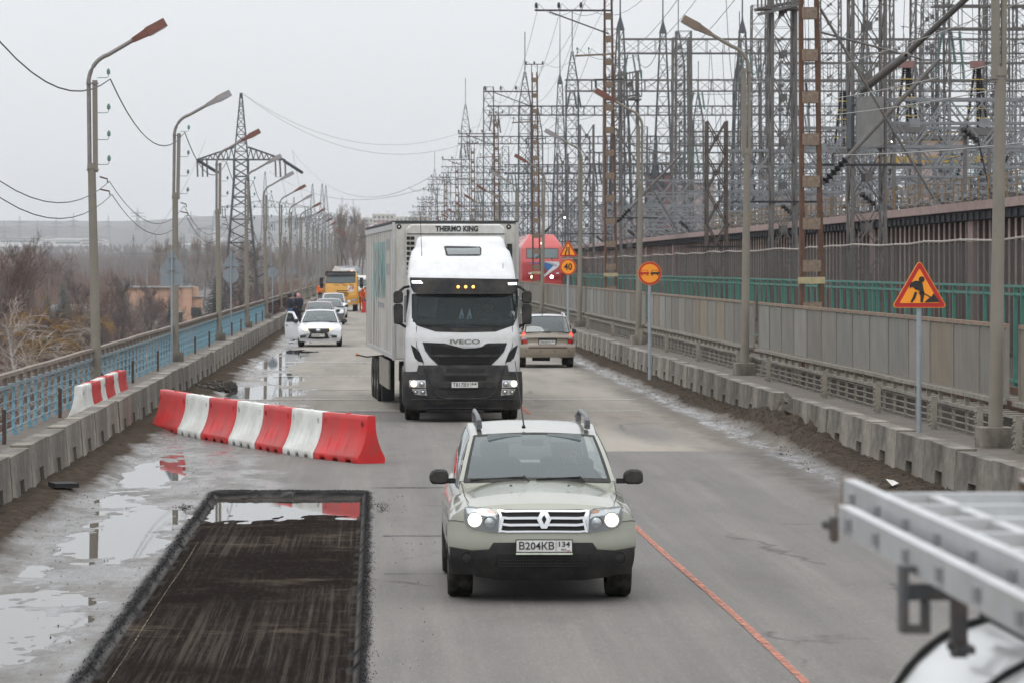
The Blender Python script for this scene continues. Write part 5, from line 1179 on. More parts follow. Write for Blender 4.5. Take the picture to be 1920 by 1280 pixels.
    def sd(s_, v, sg, o=0):
        bx = lerpl(yb+(yq-yb)*s_, hs)*p['hw']*.985; by = yb+cb*.9+(yq-cq-yb-cb*.9)*s_; bz = lerpl(by, zs)-.01; tv = s_; tp = roof(1, tv); f = v
        return (sg*(bx*(1-f)+tp[0]*f+.035*math.sin(f*3.14)+o), by*(1-f)+tp[1]*f, bz*(1-f)+tp[2]*f)
    pl = MB()
    for sg in (-1, 1):
        pl.grid(gr(ws, sg*.945, sg*1.02, 0, 1, 1, 8)); pl.grid(gr(lambda s_, v: sd(s_, v, sg), 0, 1, .93, 1, 12, 1))
        for (a, c) in p['pillars']: pl.grid(gr(lambda s_, v: sd(s_, v, sg), a, c, 0, 1, 2, 6))
        pl.grid(gr(lambda s_, v: sd(s_, v, sg), 0, 1, 0, .04, 12, 1)); pl.grid(gr(rg, sg*.93, sg*1.0, 0, 1, 1, 6))
        prev_ = 0
        for (a, c) in p['pillars']+[(1, 1)]:
            if a-prev_ > .06: MB().grid(gr(lambda s_, v: sd(s_, v, sg, .004), prev_, a, .03, .94, 6, 6)).build('side_window', M_sglass, V.t, smooth=True)
            prev_ = c
    pl.grid(gr(rg, -.95, .95, .93, 1, 8, 1)); pl.build('pillars', M_body, V.t, smooth=True)
    fr = MB(); fr.grid(gr(ws, -.965, -.925, 0, 1, 1, 8, .004)); fr.grid(gr(ws, .925, .965, 0, 1, 1, 8, .004)); fr.grid(gr(ws, -.96, .96, .955, 1.0, 10, 1, .004)); fr.grid(gr(ws, -.96, .96, -.03, .045, 10, 1, .005)); V.wsf = fr.build('screen_surround', M_plastic, V.t, smooth=True)
    V.glass = MB().grid(gr(ws, -.95, .95, .0, .985, 12, 10)).build('windscreen', M_glass, V.t, smooth=True)
    MB().grid(gr(rg, -.94, .94, 0, .95, 10, 6)).build('rear_window', M_sglass, V.t, smooth=True)
    V.ws = ws
    MB().grid([[ws(u/10, -.01) for u in range(-10, 11)], [(ws(u/10, 0)[0]*1.04, ws(u/10, 0)[1]-.10, ws(u/10, 0)[2]-.16) for u in range(-10, 11)]]).build('cowl', M_body, V.t, smooth=True)
    # underbody, inside
    w = p['hw']; b = MB().b2(-w*.93, w*.93, .25, L-.25, zb0+.02, zb0+.12)
    prev_ = .2; segs = []
    for w_ in wx: segs.append((prev_, w_-arch)); prev_ = w_+arch
    segs.append((prev_, L-.2))
    for a, c in segs:
        if c > a: b.b2(-w*.90, w*.90, a, c, zb0+.121, lerpl(yb, zs)-.2)
    b.b2(-w*.60, w*.60, .3, L-.3, zb0+.122, lerpl(yb, zs)-.2).build('underbody', M_under, V.t)
    zi = lerpl(yb, zs)
    MB().grid([[(x, yb+.12+cb*.6, zi-.03+.03*math.cos(x*2.2)) for x in np.linspace(-hb*.95, hb*.95, 9)], [(x, yb+.55, zi-.02+.05*math.cos(x*2)) for x in np.linspace(-hb*.97, hb*.97, 9)], [(x, yb+.62, zi-.25) for x in np.linspace(-hb*.97, hb*.97, 9)]]).build('dashboard', M_dash, V.t, smooth=True)
    for yy, zz in ((yb+1.15, zi), (yb+1.95, zi-.02)):
        for sg in (-1, 1):
            o = MB().box((sg*.37, yy, zz-.1), (.5, .14, .7), rx=-.2).build('seat_back', M_seat, V.t, bevel=.03); MB().box((sg*.37, yy+.10, zz+.33), (.27, .1, .17), rx=-.15).build('headrest', M_seat, o, bevel=.03)
    for ky, w_ in enumerate(wx):
        for sg in (-1, 1): wheel(V.t, sg*(p['tr']), w_, R_, p['tw'], side=sg)
def wiper(V, u0, u1, parent=None):
    b = MB(); a = Vector(V.ws(u0, .01, .02)); c = Vector(V.ws(u1, .05, .02)); b.bar(a, c, .018, .012); b.bar(c+Vector((0,0,.01)), Vector(V.ws(u1+.06, -.03, .03)), .014); b.build('wiper', M_plastic, V.t)
def mirror(V, x, y, z, w, h, m, sg, arm=.1):
    b = MB().prism([(-w/2,-h/2*.7),(-w/2*.6,-h/2),(w/2*.8,-h/2),(w/2,-h/2*.6),(w/2,h/2*.55),(w/2*.7,h/2),(-w/2*.5,h/2),(-w/2,h/2*.4)], -.08, .08)
    o = b.build('side_mirror', m, V.t, loc=(x, y, z), bevel=.02); MB().box((-sg*(w/2+arm/2), .02, -h*.3), (arm+.04, .06, .05)).build('mirror_arm', M_plastic, o); return o
# ---------------------------------------------------------------- silver green SUV in front
M_green_silver = paint('pale_green_silver', (.27,.275,.225), (.22,.21,.17), .25, .26, 2, .5)
Y0 = 33.05; V = Veh('suv', 'pale silver green SUV with lit headlamps and roof rails driving towards the camera in front', 'car', (1018-702)/F*Y0, Y0, lambda u, v: (760+u/3.2, 740+v/3.2))
p = dict(L=4.31, hw=.905, zb=.27, low=.50, nk=.20, np=4, nk2=.25, wr=.335, tr=.77, tw=.24, wheels=(.86, 3.49), ys0=.455, ys1=.3,
 nose=[(.2,.16),(.3,.07),(.45,.0),(.58,.0),(.68,.02),(.85,.05),(.92,.09),(.965,.17),(1.0,.24)], tail=[(.2,.1),(.5,0),(.9,.02),(1.1,.08)],
 wz=[(.2,.93),(.4,.975),(.62,1.0),(.8,.985),(.95,.93),(1.1,.90)], wy=[(0,1.0),(.4,1.0),(.85,1.005),(1.5,.985),(3.5,1.0),(4.3,.95)],
 zs=[(0,.90),(.4,.955),(1.0,1.02),(1.5,1.04),(4.31,1.10)], zc=[(0,.955),(.4,1.03),(1.1,1.135),(4.31,1.12)], hs=[(0,.88),(.5,.87),(1.0,.86),(1.4,.90),(4.3,.88)],
 wb=(1.02,1.125,.755,.17), wt=(1.80,1.555,.63,.10), rr=(3.95,1.56,.60,.05), rb=(4.2,1.15,.70,.08), hm=.645, rc=.075, pillars=[(.0,.03),(.40,.44),(.74,.79),(.95,1)])
car_body(V, p, M_green_silver); V.cx = .885
cx = 0; mx_ = 0.0
V.patch([(262,908),(400,930),(500,925),(528,884),(826,882),(1124,884),(1152,925),(1255,930),(1390,908),(1382,960),(1340,1040),(1225,1088),(1080,1108),(826,1110),(570,1108),(430,1088),(315,1040),(270,960)], M_plastic, .008, 'lower_bumper')
V.patch([(548,950),(1110,950),(1122,1025),(826,1038),(530,1025)], M_under, .014, 'air_intake')
fr = None; b = MB()
for q in range(30): x, z = V.q(560+q*18.5, 990); b.bar((x,V.surf(x,z)-.02,z+.055),(x,V.surf(x,z)-.018,z-.055),.004)
for q in range(5): b.tube([(x,V.surf(x,.42)-.02, V.q(600,955+q*17)[1]) for x in np.linspace(-.42,.42,9)], .003, 4)
b.build('intake_mesh', M_plastic, V.t)
gr_ = V.patch([(556,683),(1096,683),(1118,745),(1098,824),(554,824),(578,745)], M_under, .012, 'grille')
def barp(z0, z1, sx_=1): return z0
for k, (v, ul, ur, th) in enumerate([(694,560,1092,13),(737,575,1078,15),(778,585,1068,15),(818,566,1086,11)]):
    top = [(ul+(ur-ul)*i/12, v-th/2-(5 if i in (0,12) else 2*math.sin(i/12*3.14))) for i in range(13)]; bot = [(u, w+th) for u, w in top][::-1]
    V.patch(top+bot, M_chrome, .030, 'grille_bar', gr_, step=.2)
for sg in (0, 1):
    pl_ = [(548,683),(566,688),(590,745),(572,822),(556,822),(576,745)]; pl_ = [(1652-u if sg else u, v) for u, v in pl_]; V.patch(pl_[::-1] if sg else pl_, M_chrome, .028, 'grille_side_trim', gr_)
em = V.patch([(788,742),(814,690),(848,690),(874,742),(848,797),(814,797)], M_chrome, .055, 'diamond_badge', gr_); V.patch([(831,712),(846,742),(831,772),(816,742)], M_under, .058, 'badge_hole', em)
for sg in (-1, 1):
    f = (lambda u, v: (u, v)) if sg < 0 else (lambda u, v: (1652-u, v)); fx = lambda pl: [f(*q) for q in pl][::(1 if sg < 0 else -1)]
    h = V.patch(fx([(350,700),(356,670),(380,666),(525,679),(546,700),(572,748),(554,822),(480,814),(392,798),(364,778),(352,740)]), M_hld, .010, 'headlight')
    V.patch(fx([(358,674),(500,681),(538,710),(548,742),(480,722),(372,708)]), M_refl, .016, 'reflector', h); V.patch(fx([(482,684),(528,690),(540,712),(492,704)]), M_amber, .018, 'indicator', h)
    V.lamp(*f(416,746), .064, M_beam, 'lit_bulb', h, .03, rim=M_refl); V.lamp(*f(506,764), .055, M_refl, 'parking_lamp', h, .022, rim=M_hld)
    V.patch(fx([(350,700),(356,670),(380,666),(525,679),(546,700),(572,748),(554,822),(480,814),(392,798),(364,778),(352,740)]), M_hl, .052, 'lamp_cover', h)
    V.lamp(*f(366,976), .055, M_under, 'fog_lamp_recess', None, .012, rim=M_plastic)
    mirror(V, sg*.965, 1.42, 1.135, .19, .145, M_plastic, sg, .05)
    # roof rails: two feet and a bar
    r = MB().tube([(sg*.545,2.0,1.60),(sg*.55,2.12,1.675),(sg*.555,2.3,1.70),(sg*.555,3.4,1.71),(sg*.545,3.7,1.64)], [.03,.026,.022,.022,.03], 8).box((sg*.548,2.12,1.625),(.05,.25,.09)).box((sg*.548,3.6,1.63),(.05,.22,.08)).build('roof_rail', mat('roof_rail_grey', (.09,.093,.10), .4, var=.1), V.t, smooth=True)
    MB().tube([V.ws(sg*1.0,-.02,.02), (sg*.745,.78,1.06), (sg*.735,.50,1.0), (sg*.70,.24,.955)], .004, 4).build('hood_gap', M_under, V.t)
    MB().lathe([(0,.014),(-.012,.01),(-.014,0)], 8, 'z', (sg*.28,.62,1.10)).build('washer_jet', M_under, V.t)
pl = V.plate(666,868,998,936,'В204КВ','134',.045); MB().b2(-.27,.27,-.004,.0,-.083,-.064).build('holder_strip', mat('holder_strip', (.55,.6,.5), .5, var=.3), pl); text('RUS', .028, (.185,-.009,-.034), M_ink, pl, 'country_code'); MB().b2(.215,.25,-.009,-.007,-.048,-.040).build('flag_stripe', M_red, pl)
wiper(V, -.88, -.18); wiper(V, -.02, .55)
MB().tube([(-.10,1.93,1.60),(-.10,1.96,1.63),(-.16,2.6,2.25)], [.022,.008,.004], 6).build('aerial', M_plastic, V.t)
MB().box((-.02,1.72,1.46),(.22,.03,.07)).build('inner_mirror', M_plastic, V.t, bevel=.01)
for sg in (-1, 1): MB().box((sg*.30,1.74,1.50),(.34,.02,.09), rx=-.4).build('sun_visor', mat('visor_pale', (.16,.18,.18), .8), V.t)
MB().lathe([(0,.18),(.015,.192),(.03,.18),(.015,.168),(0,.18)], 24, 'y', (.36,1.62,1.02)).b2(.2,.52,1.63,1.645,1.0,1.04).build('steering_wheel', M_plastic, V.t)
for sg in (-1, 1):
    f = (lambda u, v: (u, v)) if sg < 0 else (lambda u, v: (1652-u, v))
    for seam in ([(238,752),(300,752),(352,760)], [(262,908),(300,925),(400,932),(500,926)]):
        q = [V.q(*f(u, v)) for u, v in seam]; MB().tube([(max(-.9,min(.9,x)), V.surf(max(-.9,min(.9,x)), z)-.004, z) for x, z in q], .0035, 4).build('panel_seam', M_under, V.t)
SUVT = V
# ---------------------------------------------------------------- other cars
def simple_car(name, label, X, Y, uv, M_body, L=4.4, hw=.88, H=1.48, zb=.2, belt=.88, hood=.72, hoodr=.92, wbx=1.0, wtx=1.75, r=.31, tail=True, nosek=.20, low=.0, group=None, hb=.70, ht=.56, rz=0, rry=3.7, rby=4.15, wheels=None, cat='car'):
    V = Veh(name, label, cat, X, Y, uv, group, rz)
    p = dict(L=L, hw=hw, zb=zb, low=low, nk=nosek, np=3, nk2=.25, wr=r, tr=hw-.12, tw=.2, wheels=wheels or (.85, L-.95), ys0=nosek+.235, ys1=.32,
     nose=[(zb,.08),(zb+.15,0),(hood-.15,0),(hood-.02,.06),(hood+.1,.22)], tail=[(zb,.08),(.5,0),(.9,.04),(1.2,.1)],
     wz=[(zb,.93),(.45,.985),(.65,1),(belt-.05,.97),(belt+.2,.92)], wy=[(0,.97),(.5,1),(3.6,1),(L,.94)],
     zs=[(0,hood-.04),(.5,hood+.03),(wbx+.3,belt),(L,belt+.08)], zc=[(0,hood+.02),(.5,hood+.10),(wbx,hoodr),(L-.6,belt+.12),(L,belt+.08)], hs=[(0,.88),(1,.88),(1.5,.90),(L,.86)],
     wb=(wbx,hoodr,hb,.16), wt=(wtx,H-.07,ht,.10), rr=(rry,H-.10,ht-.02,.06), rb=(rby,belt+.1,hb-.03,.1), hm=ht+.02, rc=.06, pillars=[(0,.03),(.42,.46),(.78,.84),(.95,1)])
    car_body(V, p, M_body); return V
uv4 = lambda u, v: (520+u/6.739, 470+v/6.739)
M_white = paint('white_car_paint', (.66,.68,.70), (.4,.39,.37), .25)
Y0 = 141.2; c = uv4(533, 1000); V = simple_car('white_sedan', 'white sedan with its front door open parked beside the left barrier', (c[0]-702)/F*Y0, Y0, uv4, M_white, hw=.905, H=1.52, hood=.80, hoodr=1.0, belt=.96, zb=.22, hb=.76, ht=.585)
V.patch([(385,985),(665,985),(650,1035),(520,1050),(415,1035)], M_plastic, .012, 'upper_grille'); V.patch([(415,1040),(630,1040),(660,1110),(520,1118),(380,1110)], M_plastic, .014, 'lower_grille')
V.patch([(285,1068),(405,1040),(375,1105),(285,1108)], M_refl, .010, 'bumper_trim'); V.patch([(755,1068),(635,1040),(665,1105),(755,1108)][::-1], M_refl, .010, 'bumper_trim')
V.patch([(290,1075),(365,1070),(350,1095),(290,1100)], M_plastic, .016, 'fog_recess'); V.patch([(750,1075),(675,1070),(690,1095),(750,1100)][::-1], M_plastic, .016, 'fog_recess')
bd = V.lamp(516,1008,.065,M_chrome,'oval_badge',None,.02); bd.scale = (1.5,1,1); x_, z_ = V.q(516,1008); bd.location = (-x_*.5,0,0)
for pl_, lu, au in (([(275,960),(300,945),(385,985),(375,1015),(310,1010),(280,985)],(338,975),(362,998)), ([(765,960),(740,945),(655,985),(665,1015),(730,1010),(760,985)][::-1],(702,968),(672,992))):
    h = V.patch(pl_, M_refl, .012, 'headlight'); V.lamp(*lu, .045, M_beam, 'lit_bulb', h, .03); V.lamp(*au, .045, M_ambl, 'lit_indicator', h, .028)
V.plate(433,1050,597,1088,'К502КК','134',.035)
for sg in (-1, 1): mirror(V, sg*1.0, 1.45, 1.03, .22, .15, M_plastic, sg)
wiper(V, -.8, -.1); wiper(V, 0, .6)
# open door on its left in the picture, hinged at the front
d = MB().prism([(0,.30),(.95,.30),(1.0,.9),(.78,1.42),(.40,1.40),(.05,1.0),(0,.95)], 0, .09, 'yz'); d = d.build('open_door', M_white, V.t, loc=(-.90,1.35,0), bevel=.02, rz=R(36))
MB().prism([(.18,.98),(.88,.98),(.74,1.35),(.42,1.33)], -.006, -.002, 'yz').build('door_glass', M_sglass, d); MB().b2(-.012,-.003,.75,.9,.82,.86).build('door_handle', M_plastic, d); MB().b2(.094,.12,.1,.85,.4,.9).build('door_lining', M_seat, d)
LADA = V
M_brick = paint('dull_red_car_paint', (.23,.10,.095), (.2,.15,.13), .3)
Y0 = 178; c = uv4(525, 690); V = simple_car('dull_red_car', 'dusty dull red car close behind the white sedan', (c[0]-702)/F*Y0, Y0, uv4, M_brick, hw=.87, H=1.50, hood=.76, hoodr=.98, belt=.94, hb=.72, ht=.58)
for sg in (-1, 1):
    h = V.patch([(sg*.82,.62),(sg*.50,.58),(sg*.55,.72),(sg*.80,.84)][::sg], M_refl, .012, 'headlight', raw=True); mirror(V, sg*.97, 1.45, 1.0, .2, .14, M_plastic, sg)
V.patch([(-.45,.5),(.45,.5),(.4,.66),(-.4,.66)], M_plastic, .01, 'grille', raw=True); MB().b2(-.25,.25,-.03,0,.38,.49).build('plate', M_platew, V.t)
for k, (u, Yc, m, lb, Hc) in enumerate([(650,196,paint('dark_grey_car_paint',(.10,.105,.11),(.15,.14,.13),.4),'dark grey car half hidden behind the dull red one',1.50),(706,222,M_white,'white crossover standing behind the grey car before the yellow truck',1.62)]):
    c = uv4(u, 700); V = simple_car(['grey_car','white_crossover'][k], lb, (c[0]-702)/F*Yc, Yc, uv4, m, hw=.9, H=Hc, hood=.8, hoodr=1.02, belt=.98, hb=.74, ht=.6)
    for sg in (-1, 1):
        V.patch([(sg*.84,.66),(sg*.54,.62),(sg*.56,.76),(sg*.82,.86)][::sg], M_refl, .012, 'headlight', raw=True); mirror(V, sg*.99, 1.45, 1.05, .2, .15, m if k else M_plastic, sg)
    V.patch([(-.45,.45),(.45,.45),(.4,.7),(-.4,.7)], M_plastic, .01, 'grille', raw=True)
# tan SUV going away, seen from behind
uvt = lambda u, v: (980+u/9.14, 560+v/9.14); M_tan = paint('dusty_tan_paint', (.20,.168,.125), (.15,.125,.095), .55, .4)
Y0 = 111.6; c = uvt(424, 800); M_tsil = paint('dusty_silver_roof', (.42,.44,.46), (.3,.28,.26), .3)
V = Veh('tan_suv', 'dusty tan SUV seen from behind driving away beside the right barrier', 'car', (c[0]-702)/F*Y0, Y0, uvt)
p = dict(L=4.3, hw=.915, zb=.34, low=.0, nk=.22, np=4, nk2=.3, wr=.34, tr=.77, tw=.215, wheels=(.95, 3.58), ys0=.36, ys1=.32,
 nose=[(.3,.06),(.45,0),(.72,.0),(.76,.09),(1.05,.10),(1.2,.13)], tail=[(.2,.1),(.6,0),(1,.1)], wz=[(.3,.95),(.5,1),(.8,1),(1.0,.97),(1.3,.9)], wy=[(0,1.0),(.4,1.0),(3.9,1),(4.3,.94)],
 zs=[(0,1.06),(.3,1.08),(3,1.0),(4.3,.85)], zc=[(0,1.14),(.3,1.16),(3,1.1),(4.3,.9)], hs=[(0,.92),(4.3,.88)], wb=(.12,1.13,.76,.10), wt=(.50,1.66,.64,.05), rr=(2.5,1.66,.64,.06), rb=(3.1,1.12,.72,.1), hm=.64, rc=.05, pillars=[(0,.04),(.3,.34),(.62,.66),(.95,1)], Mroof=M_tsil)
car_body(V, p, M_tan)
for sg in (-1, 1):
    f = (lambda u, v: (u, v)) if sg > 0 else (lambda u, v: (848-u, v)); fx = lambda pl: [f(*q) for q in pl][::sg]
    h = V.patch(fx([(765,765),(790,600),(825,560),(865,600),(872,765)]), M_red, .012, 'tail_light'); V.patch(fx([(792,650),(800,600),(828,575),(858,605),(862,650)]), M_redl, .02, 'lit_brake_lamp', h); V.patch(fx([(780,660),(866,660),(868,695),(776,695)]), M_refl, .018, 'reversing_lamp', h)
    MB().tube([(sg*.58,.75,1.64),(sg*.58,.85,1.72),(sg*.58,2.2,1.73),(sg*.58,2.4,1.66)], .022, 6).build('roof_rail', M_refl, V.t); mirror(V, sg*1.0, 2.95, 1.12, .18, .16, M_plastic, sg)
V.patch([(262,682),(590,682),(575,785),(275,785)], M_plastic, .006, 'plate_recess'); V.plate(284,712,558,775,'О003РН','34',.03); V.patch([(395,625),(455,625),(440,645),(410,645)], M_chrome, .014, 'badge')
V.patch([(98,832),(760,832),(760,845),(98,845)], M_under, .004, 'tailgate_gap'); wiper(V, -.55, .05)
for u in (60,305,555,790): V.lamp(u, 893, .018, M_plastic, 'parking_sensor', None, .004)
MB().cyl((.42,.1,.36),(.42,.4,.36),.045,10).build('exhaust', M_under, V.t); MB().tube([(-.13,.72,1.66),(-.14,.70,1.90)], .012, 5).build('aerial', M_plastic, V.t); MB().b2(-.45,.1,.3,.9,.22,.36).build('spare_muffler', M_under, V.t)
# ---------------------------------------------------------------- cab shells
def cab_shell(V, secs, m, name='cab', nseg=8, bulge=.05, low=None, m2=None):
    """secs: (z, half width, front y, back y, corner radius)"""
    def sec(z):
        for a, b_ in zip(secs, secs[1:]):
            if z <= b_[0]: t_ = max(0, (z-a[0])/(b_[0]-a[0]+1e-9)); return [a[i]+(b_[i]-a[i])*t_ for i in range(1, 5)]
        return secs[-1][1:]
    def surf(x, z):
        hw, yf, yb, rc = sec(z); ax = abs(x); e = yf+bulge*min(1, ax/hw)**2
        if ax > hw-rc: dd = min(rc, ax-(hw-rc)); e += rc*.9-math.sqrt(max(0, rc*rc-dd*dd))*.9
        return e
    V.surf = surf; rows = []
    zs_ = sorted(set([s_[0] for s_ in secs]+[secs[0][0]+(secs[-1][0]-secs[0][0])*i/26 for i in range(27)]))
    for z in zs_:
        hw, yf, yb, rc = sec(z); xs_ = [(hw-rc)*(i/5) for i in range(6)]+[hw-rc+rc*math.sin((i+1)/nseg*math.pi/2) for i in range(nseg)]
        half = [(x, surf(x, z)) for x in xs_]+[(hw, yf+rc+bulge+(yb-yf-rc-bulge)*.5), (hw, yb)]
        rows.append([(x, y, z) for x, y in half]+[(-x, y, z) for x, y in reversed(half[1:])])
    b = MB().grid(rows, closed=True); b.add(rows[-1], [tuple(range(len(rows[-1])))]); b.add(rows[0], [tuple(range(len(rows[0])))[::-1]])
    return b.build(name, m, V.t, smooth=True)
uvi = lambda u, v: (640+u/3.048, 380+v/3.048)
M_tw = paint('white_truck_paint', (.60,.61,.62), (.34,.31,.26), .35); Y0 = 72.1
V = Veh('truck_tractor', 'white articulated lorry tractor with black bumper and lit headlamps facing the camera', 'truck', (868.5-702)/F*Y0, Y0, uvi, rz=R(.6)); M_tbl = mat('truck_black_plastic', (.013,.014,.016), .65, spec=.3, scale=8, var=.2, dirt=(.085,.075,.06), dirt_amt=.5, dscale=3)
cab_shell(V, [(.95,1.18,.10,2.3,.25),(1.25,1.20,.07,2.3,.28),(1.75,1.20,.08,2.3,.28),(2.05,1.18,.13,2.3,.30),(2.70,1.13,.34,2.3,.28),(2.98,1.13,.40,2.3,.30),(3.10,1.12,.52,2.3,.35),(3.35,1.09,.78,2.25,.40),(3.55,1.04,1.05,2.2,.42),(3.63,.97,1.22,2.2,.40),(3.82,.92,1.45,2.2,.30),(3.87,.86,1.60,2.15,.25)], M_tw, 'cab')
co = [c for c in V.t.children if c.name.startswith('cab')][0]; bm = bmesh.new(); bm.from_mesh(co.data)
bmesh.ops.delete(bm, geom=[f for f in bm.faces if f.calc_center_median().y < .62 and 2.10 < f.calc_center_median().z < 2.60 and abs(f.calc_center_median().x) < 1.02], context='FACES'); bm.to_mesh(co.data); bm.free()
V.patch([(405,522),(1003,522),(1003,548),(405,548)], M_tbl, .004, 'screen_surround'); V.patch([(405,645),(440,668),(968,668),(1003,645),(1003,660),(985,702),(880,738),(700,742),(540,738),(430,702),(405,660)], M_tbl, .004, 'screen_surround')
for pl_ in ([(403,530),(432,530),(432,690),(403,660)], [(1005,530),(976,530),(976,690),(1005,660)][::-1]): V.patch(pl_, M_tbl, .004, 'screen_surround')
b = MB().b2(-1.05,1.05,1.9,1.95,1.6,2.95).b2(-1.05,1.05,.62,1.9,1.55,1.6).b2(-1.08,-1.05,.62,1.95,1.6,2.95).b2(1.05,1.08,.62,1.95,1.6,2.95).b2(-1.05,1.05,.62,1.95,2.95,3.0).build('cab_lining', mat('cab_lining', (.09,.10,.105), .9, var=.2), V.t)
MB().b2(-1.0,1.0,.42,.85,1.88,2.08).build('dashboard', M_dash, V.t, bevel=.04)
for sg in (-1,1): MB().box((sg*.55,1.65,2.0),(.55,.16,.9),rx=-.15).build('seat_back', M_seat, V.t, bevel=.05)
MB().prism([(-.92,2.2),(-.55,2.15),(-.48,2.6),(-.9,2.6)], 1.0, 1.03).build('side_curtain', mat('curtain_grey', (.25,.27,.28), .9), V.t)
MB().lathe([(0,.20),(.02,.22),(.04,.20),(.02,.18),(0,.20)], 24, 'y', (.55,.95,2.10)).b2(.36,.74,.96,.99,2.08,2.12).build('steering_wheel', M_plastic, V.t)

gi = glass_mat('truck_screen_glass', (.60,.68,.68), -.02, .02, (.07,.10,.10), .14); gd = glass_mat('dark_screen_glass', (.3,.34,.34), .0, .03, (.10,.12,.125), .9); V.patch([(414,532),(994,532),(996,655),(978,694),(860,712),(700,716),(550,712),(440,694),(412,655)], gi, .010, 'windscreen')
V.patch([(392,428),(1014,438),(1008,490),(1000,517),(700,522),(415,515),(398,485)], M_tbl, .16, 'sun_visor', back=.02)
for pl_ in ([(402,447),(455,447),(468,463),(405,462)], [(950,458),(1006,456),(1005,470),(955,472)]): V.patch(pl_, mat('led_strip', (.9,.9,.95), .3, emit=(.9,.93,1,1.5)), .175, 'led_strip')
for u in (667,710,753): V.lamp(u, 482, .032, M_ambl, 'roof_marker', None, .19)
hp = V.patch([(590,252),(602,248),(795,252),(804,262),(802,298),(790,304),(610,304),(600,300)], M_plastic, .012, 'roof_hatch'); V.patch([(600,258),(794,258),(796,296),(612,298)], M_sglass, .02, 'hatch_glass', hp)
g_ = V.patch([(464,797),(588,802),(600,812),(622,828),(700,832),(800,828),(820,808),(838,802),(948,800),(930,850),(895,890),(858,926),(700,930),(552,926),(510,885),(480,845)], M_tbl, .010, 'grille')
V.patch([(488,812),(585,816),(620,838),(700,842),(800,838),(836,816),(925,812),(912,846),(900,860),(700,866),(508,860),(496,845)], M_under, .016, 'grille_opening', g_); V.patch([(525,882),(885,882),(850,920),(555,920)], M_under, .016, 'grille_opening', g_)
def hexmesh(u0, u1, v0, v1, nm, par, rows=6, off=.022):
    b = MB()
    for k in range(rows): 
        v = v0+(v1-v0)*k/(rows-1); pts = []; n = int((u1-u0)/9)
        for i in range(n+1): x, z = V.q(u0+(u1-u0)*i/n, v+(3.5 if i % 2 else -3.5)); pts.append((x, V.surf(x, z)-off, z))
        b.tube(pts, .004, 3, cap=False)
    b.build(nm, M_plastic, par, fix=False)
hexmesh(510,905,822,858,'mesh',g_,5); hexmesh(560,850,884,918,'mesh',g_,5)
V.patch([(500,866),(905,866),(892,880),(512,880)], M_tbl, .035, 'grille_bar', g_)
x_, z_ = V.q(706, 795); text('IVECO', .125, (x_, V.surf(x_,z_)-.02, z_), mat('badge_grey', (.17,.165,.155), .45, metal=.3), V.t, 'lettering', width=.62, bold=.003)
for sg in (-1, 1):
    f = (lambda u, v: (u, v)) if sg < 0 else (lambda u, v: (1408-u, v)); fx = lambda pl: [f(*q) for q in pl][::(1 if sg < 0 else -1)]
    V.patch(fx([(398,810),(428,830),(455,868),(472,912),(440,905),(420,885),(408,850)]), M_under, .008, 'corner_vent')
    MB().tube([(*[(lambda q: (q[0], V.surf(*q)-.006, q[1]))(V.q(*f(u, v)))][0],) for u, v in [(430,705),(430,822),(450,860),(470,925)]], .006, 4).build('panel_gap', M_under, V.t)
x0, z1 = V.q(470, 930)
bump = Veh.__new__(Veh); bump.__dict__.update(V.__dict__); 
def bsurf(x, z): ax = abs(x); return lerpl(z, [(.25,.10),(.42,.0),(.8,-.02),(1.05,.02),(1.2,.06)])+(.30-math.sqrt(max(0,.30**2-max(0,ax-.955)**2)) if ax < 1.255 else .30)+.05*(ax/1.25)**2
B0 = [(-1.255,.42),(-1.235,.34),(-1.18,.27),(-.8,.25),(-.55,.29),(.55,.29),(.8,.25),(1.18,.27),(1.235,.34),(1.255,.42),(1.255,.72),(1.235,1.05),(.95,1.06),(.93,1.19),(-.93,1.19),(-.95,1.06),(-1.235,1.05),(-1.255,.72)]
bo = V.patch(B0, M_tbl, .0, 'bumper', raw=True, back=.45, surf=bsurf, step=.08)
V.surf = bsurf
V.patch([(580,985),(840,985),(826,1012),(594,1012)], M_under, .006, 'intake', bo); hexmesh(590,830,990,1008,'mesh',bo,3,.012); V.patch([(600,944),(820,944),(820,966),(600,966)], M_under, .006, 'intake', bo); V.patch([(592,1062),(818,1062),(800,1098),(612,1098)], M_under, .006, 'intake', bo)
for k in range(5): V.patch([(592+k*46,1138),(632+k*46,1138),(632+k*46,1152),(592+k*46,1152)], M_under, .012, 'step_slot', bo)
V.patch([(545,1020),(865,1020),(858,1056),(550,1056)], M_plastic, .02, 'plate_panel', bo); V.plate(630,1022,780,1054,'Т817ВУ','64',.045)
MB().tube([(x, bsurf(x,z)-.01, z) for x, z in [V.q(u, v) for u, v in [(478,945),(500,1010),(530,1080),(560,1110),(600,1118),(704,1120),(808,1118),(848,1110),(878,1080),(908,1010),(930,945)]]], .02, 6).build('bumper_ridge', M_tbl, bo, smooth=True)
for v in (1122, 1172): a, c = V.q(360 if v < 1150 else 470, v), V.q(1034 if v < 1150 else 925, v); MB().tube([(x, bsurf(x,a[1])-.01, a[1]) for x in np.linspace(a[0], c[0], 13)], .014, 5).build('bumper_lip', M_tbl, bo, smooth=True)
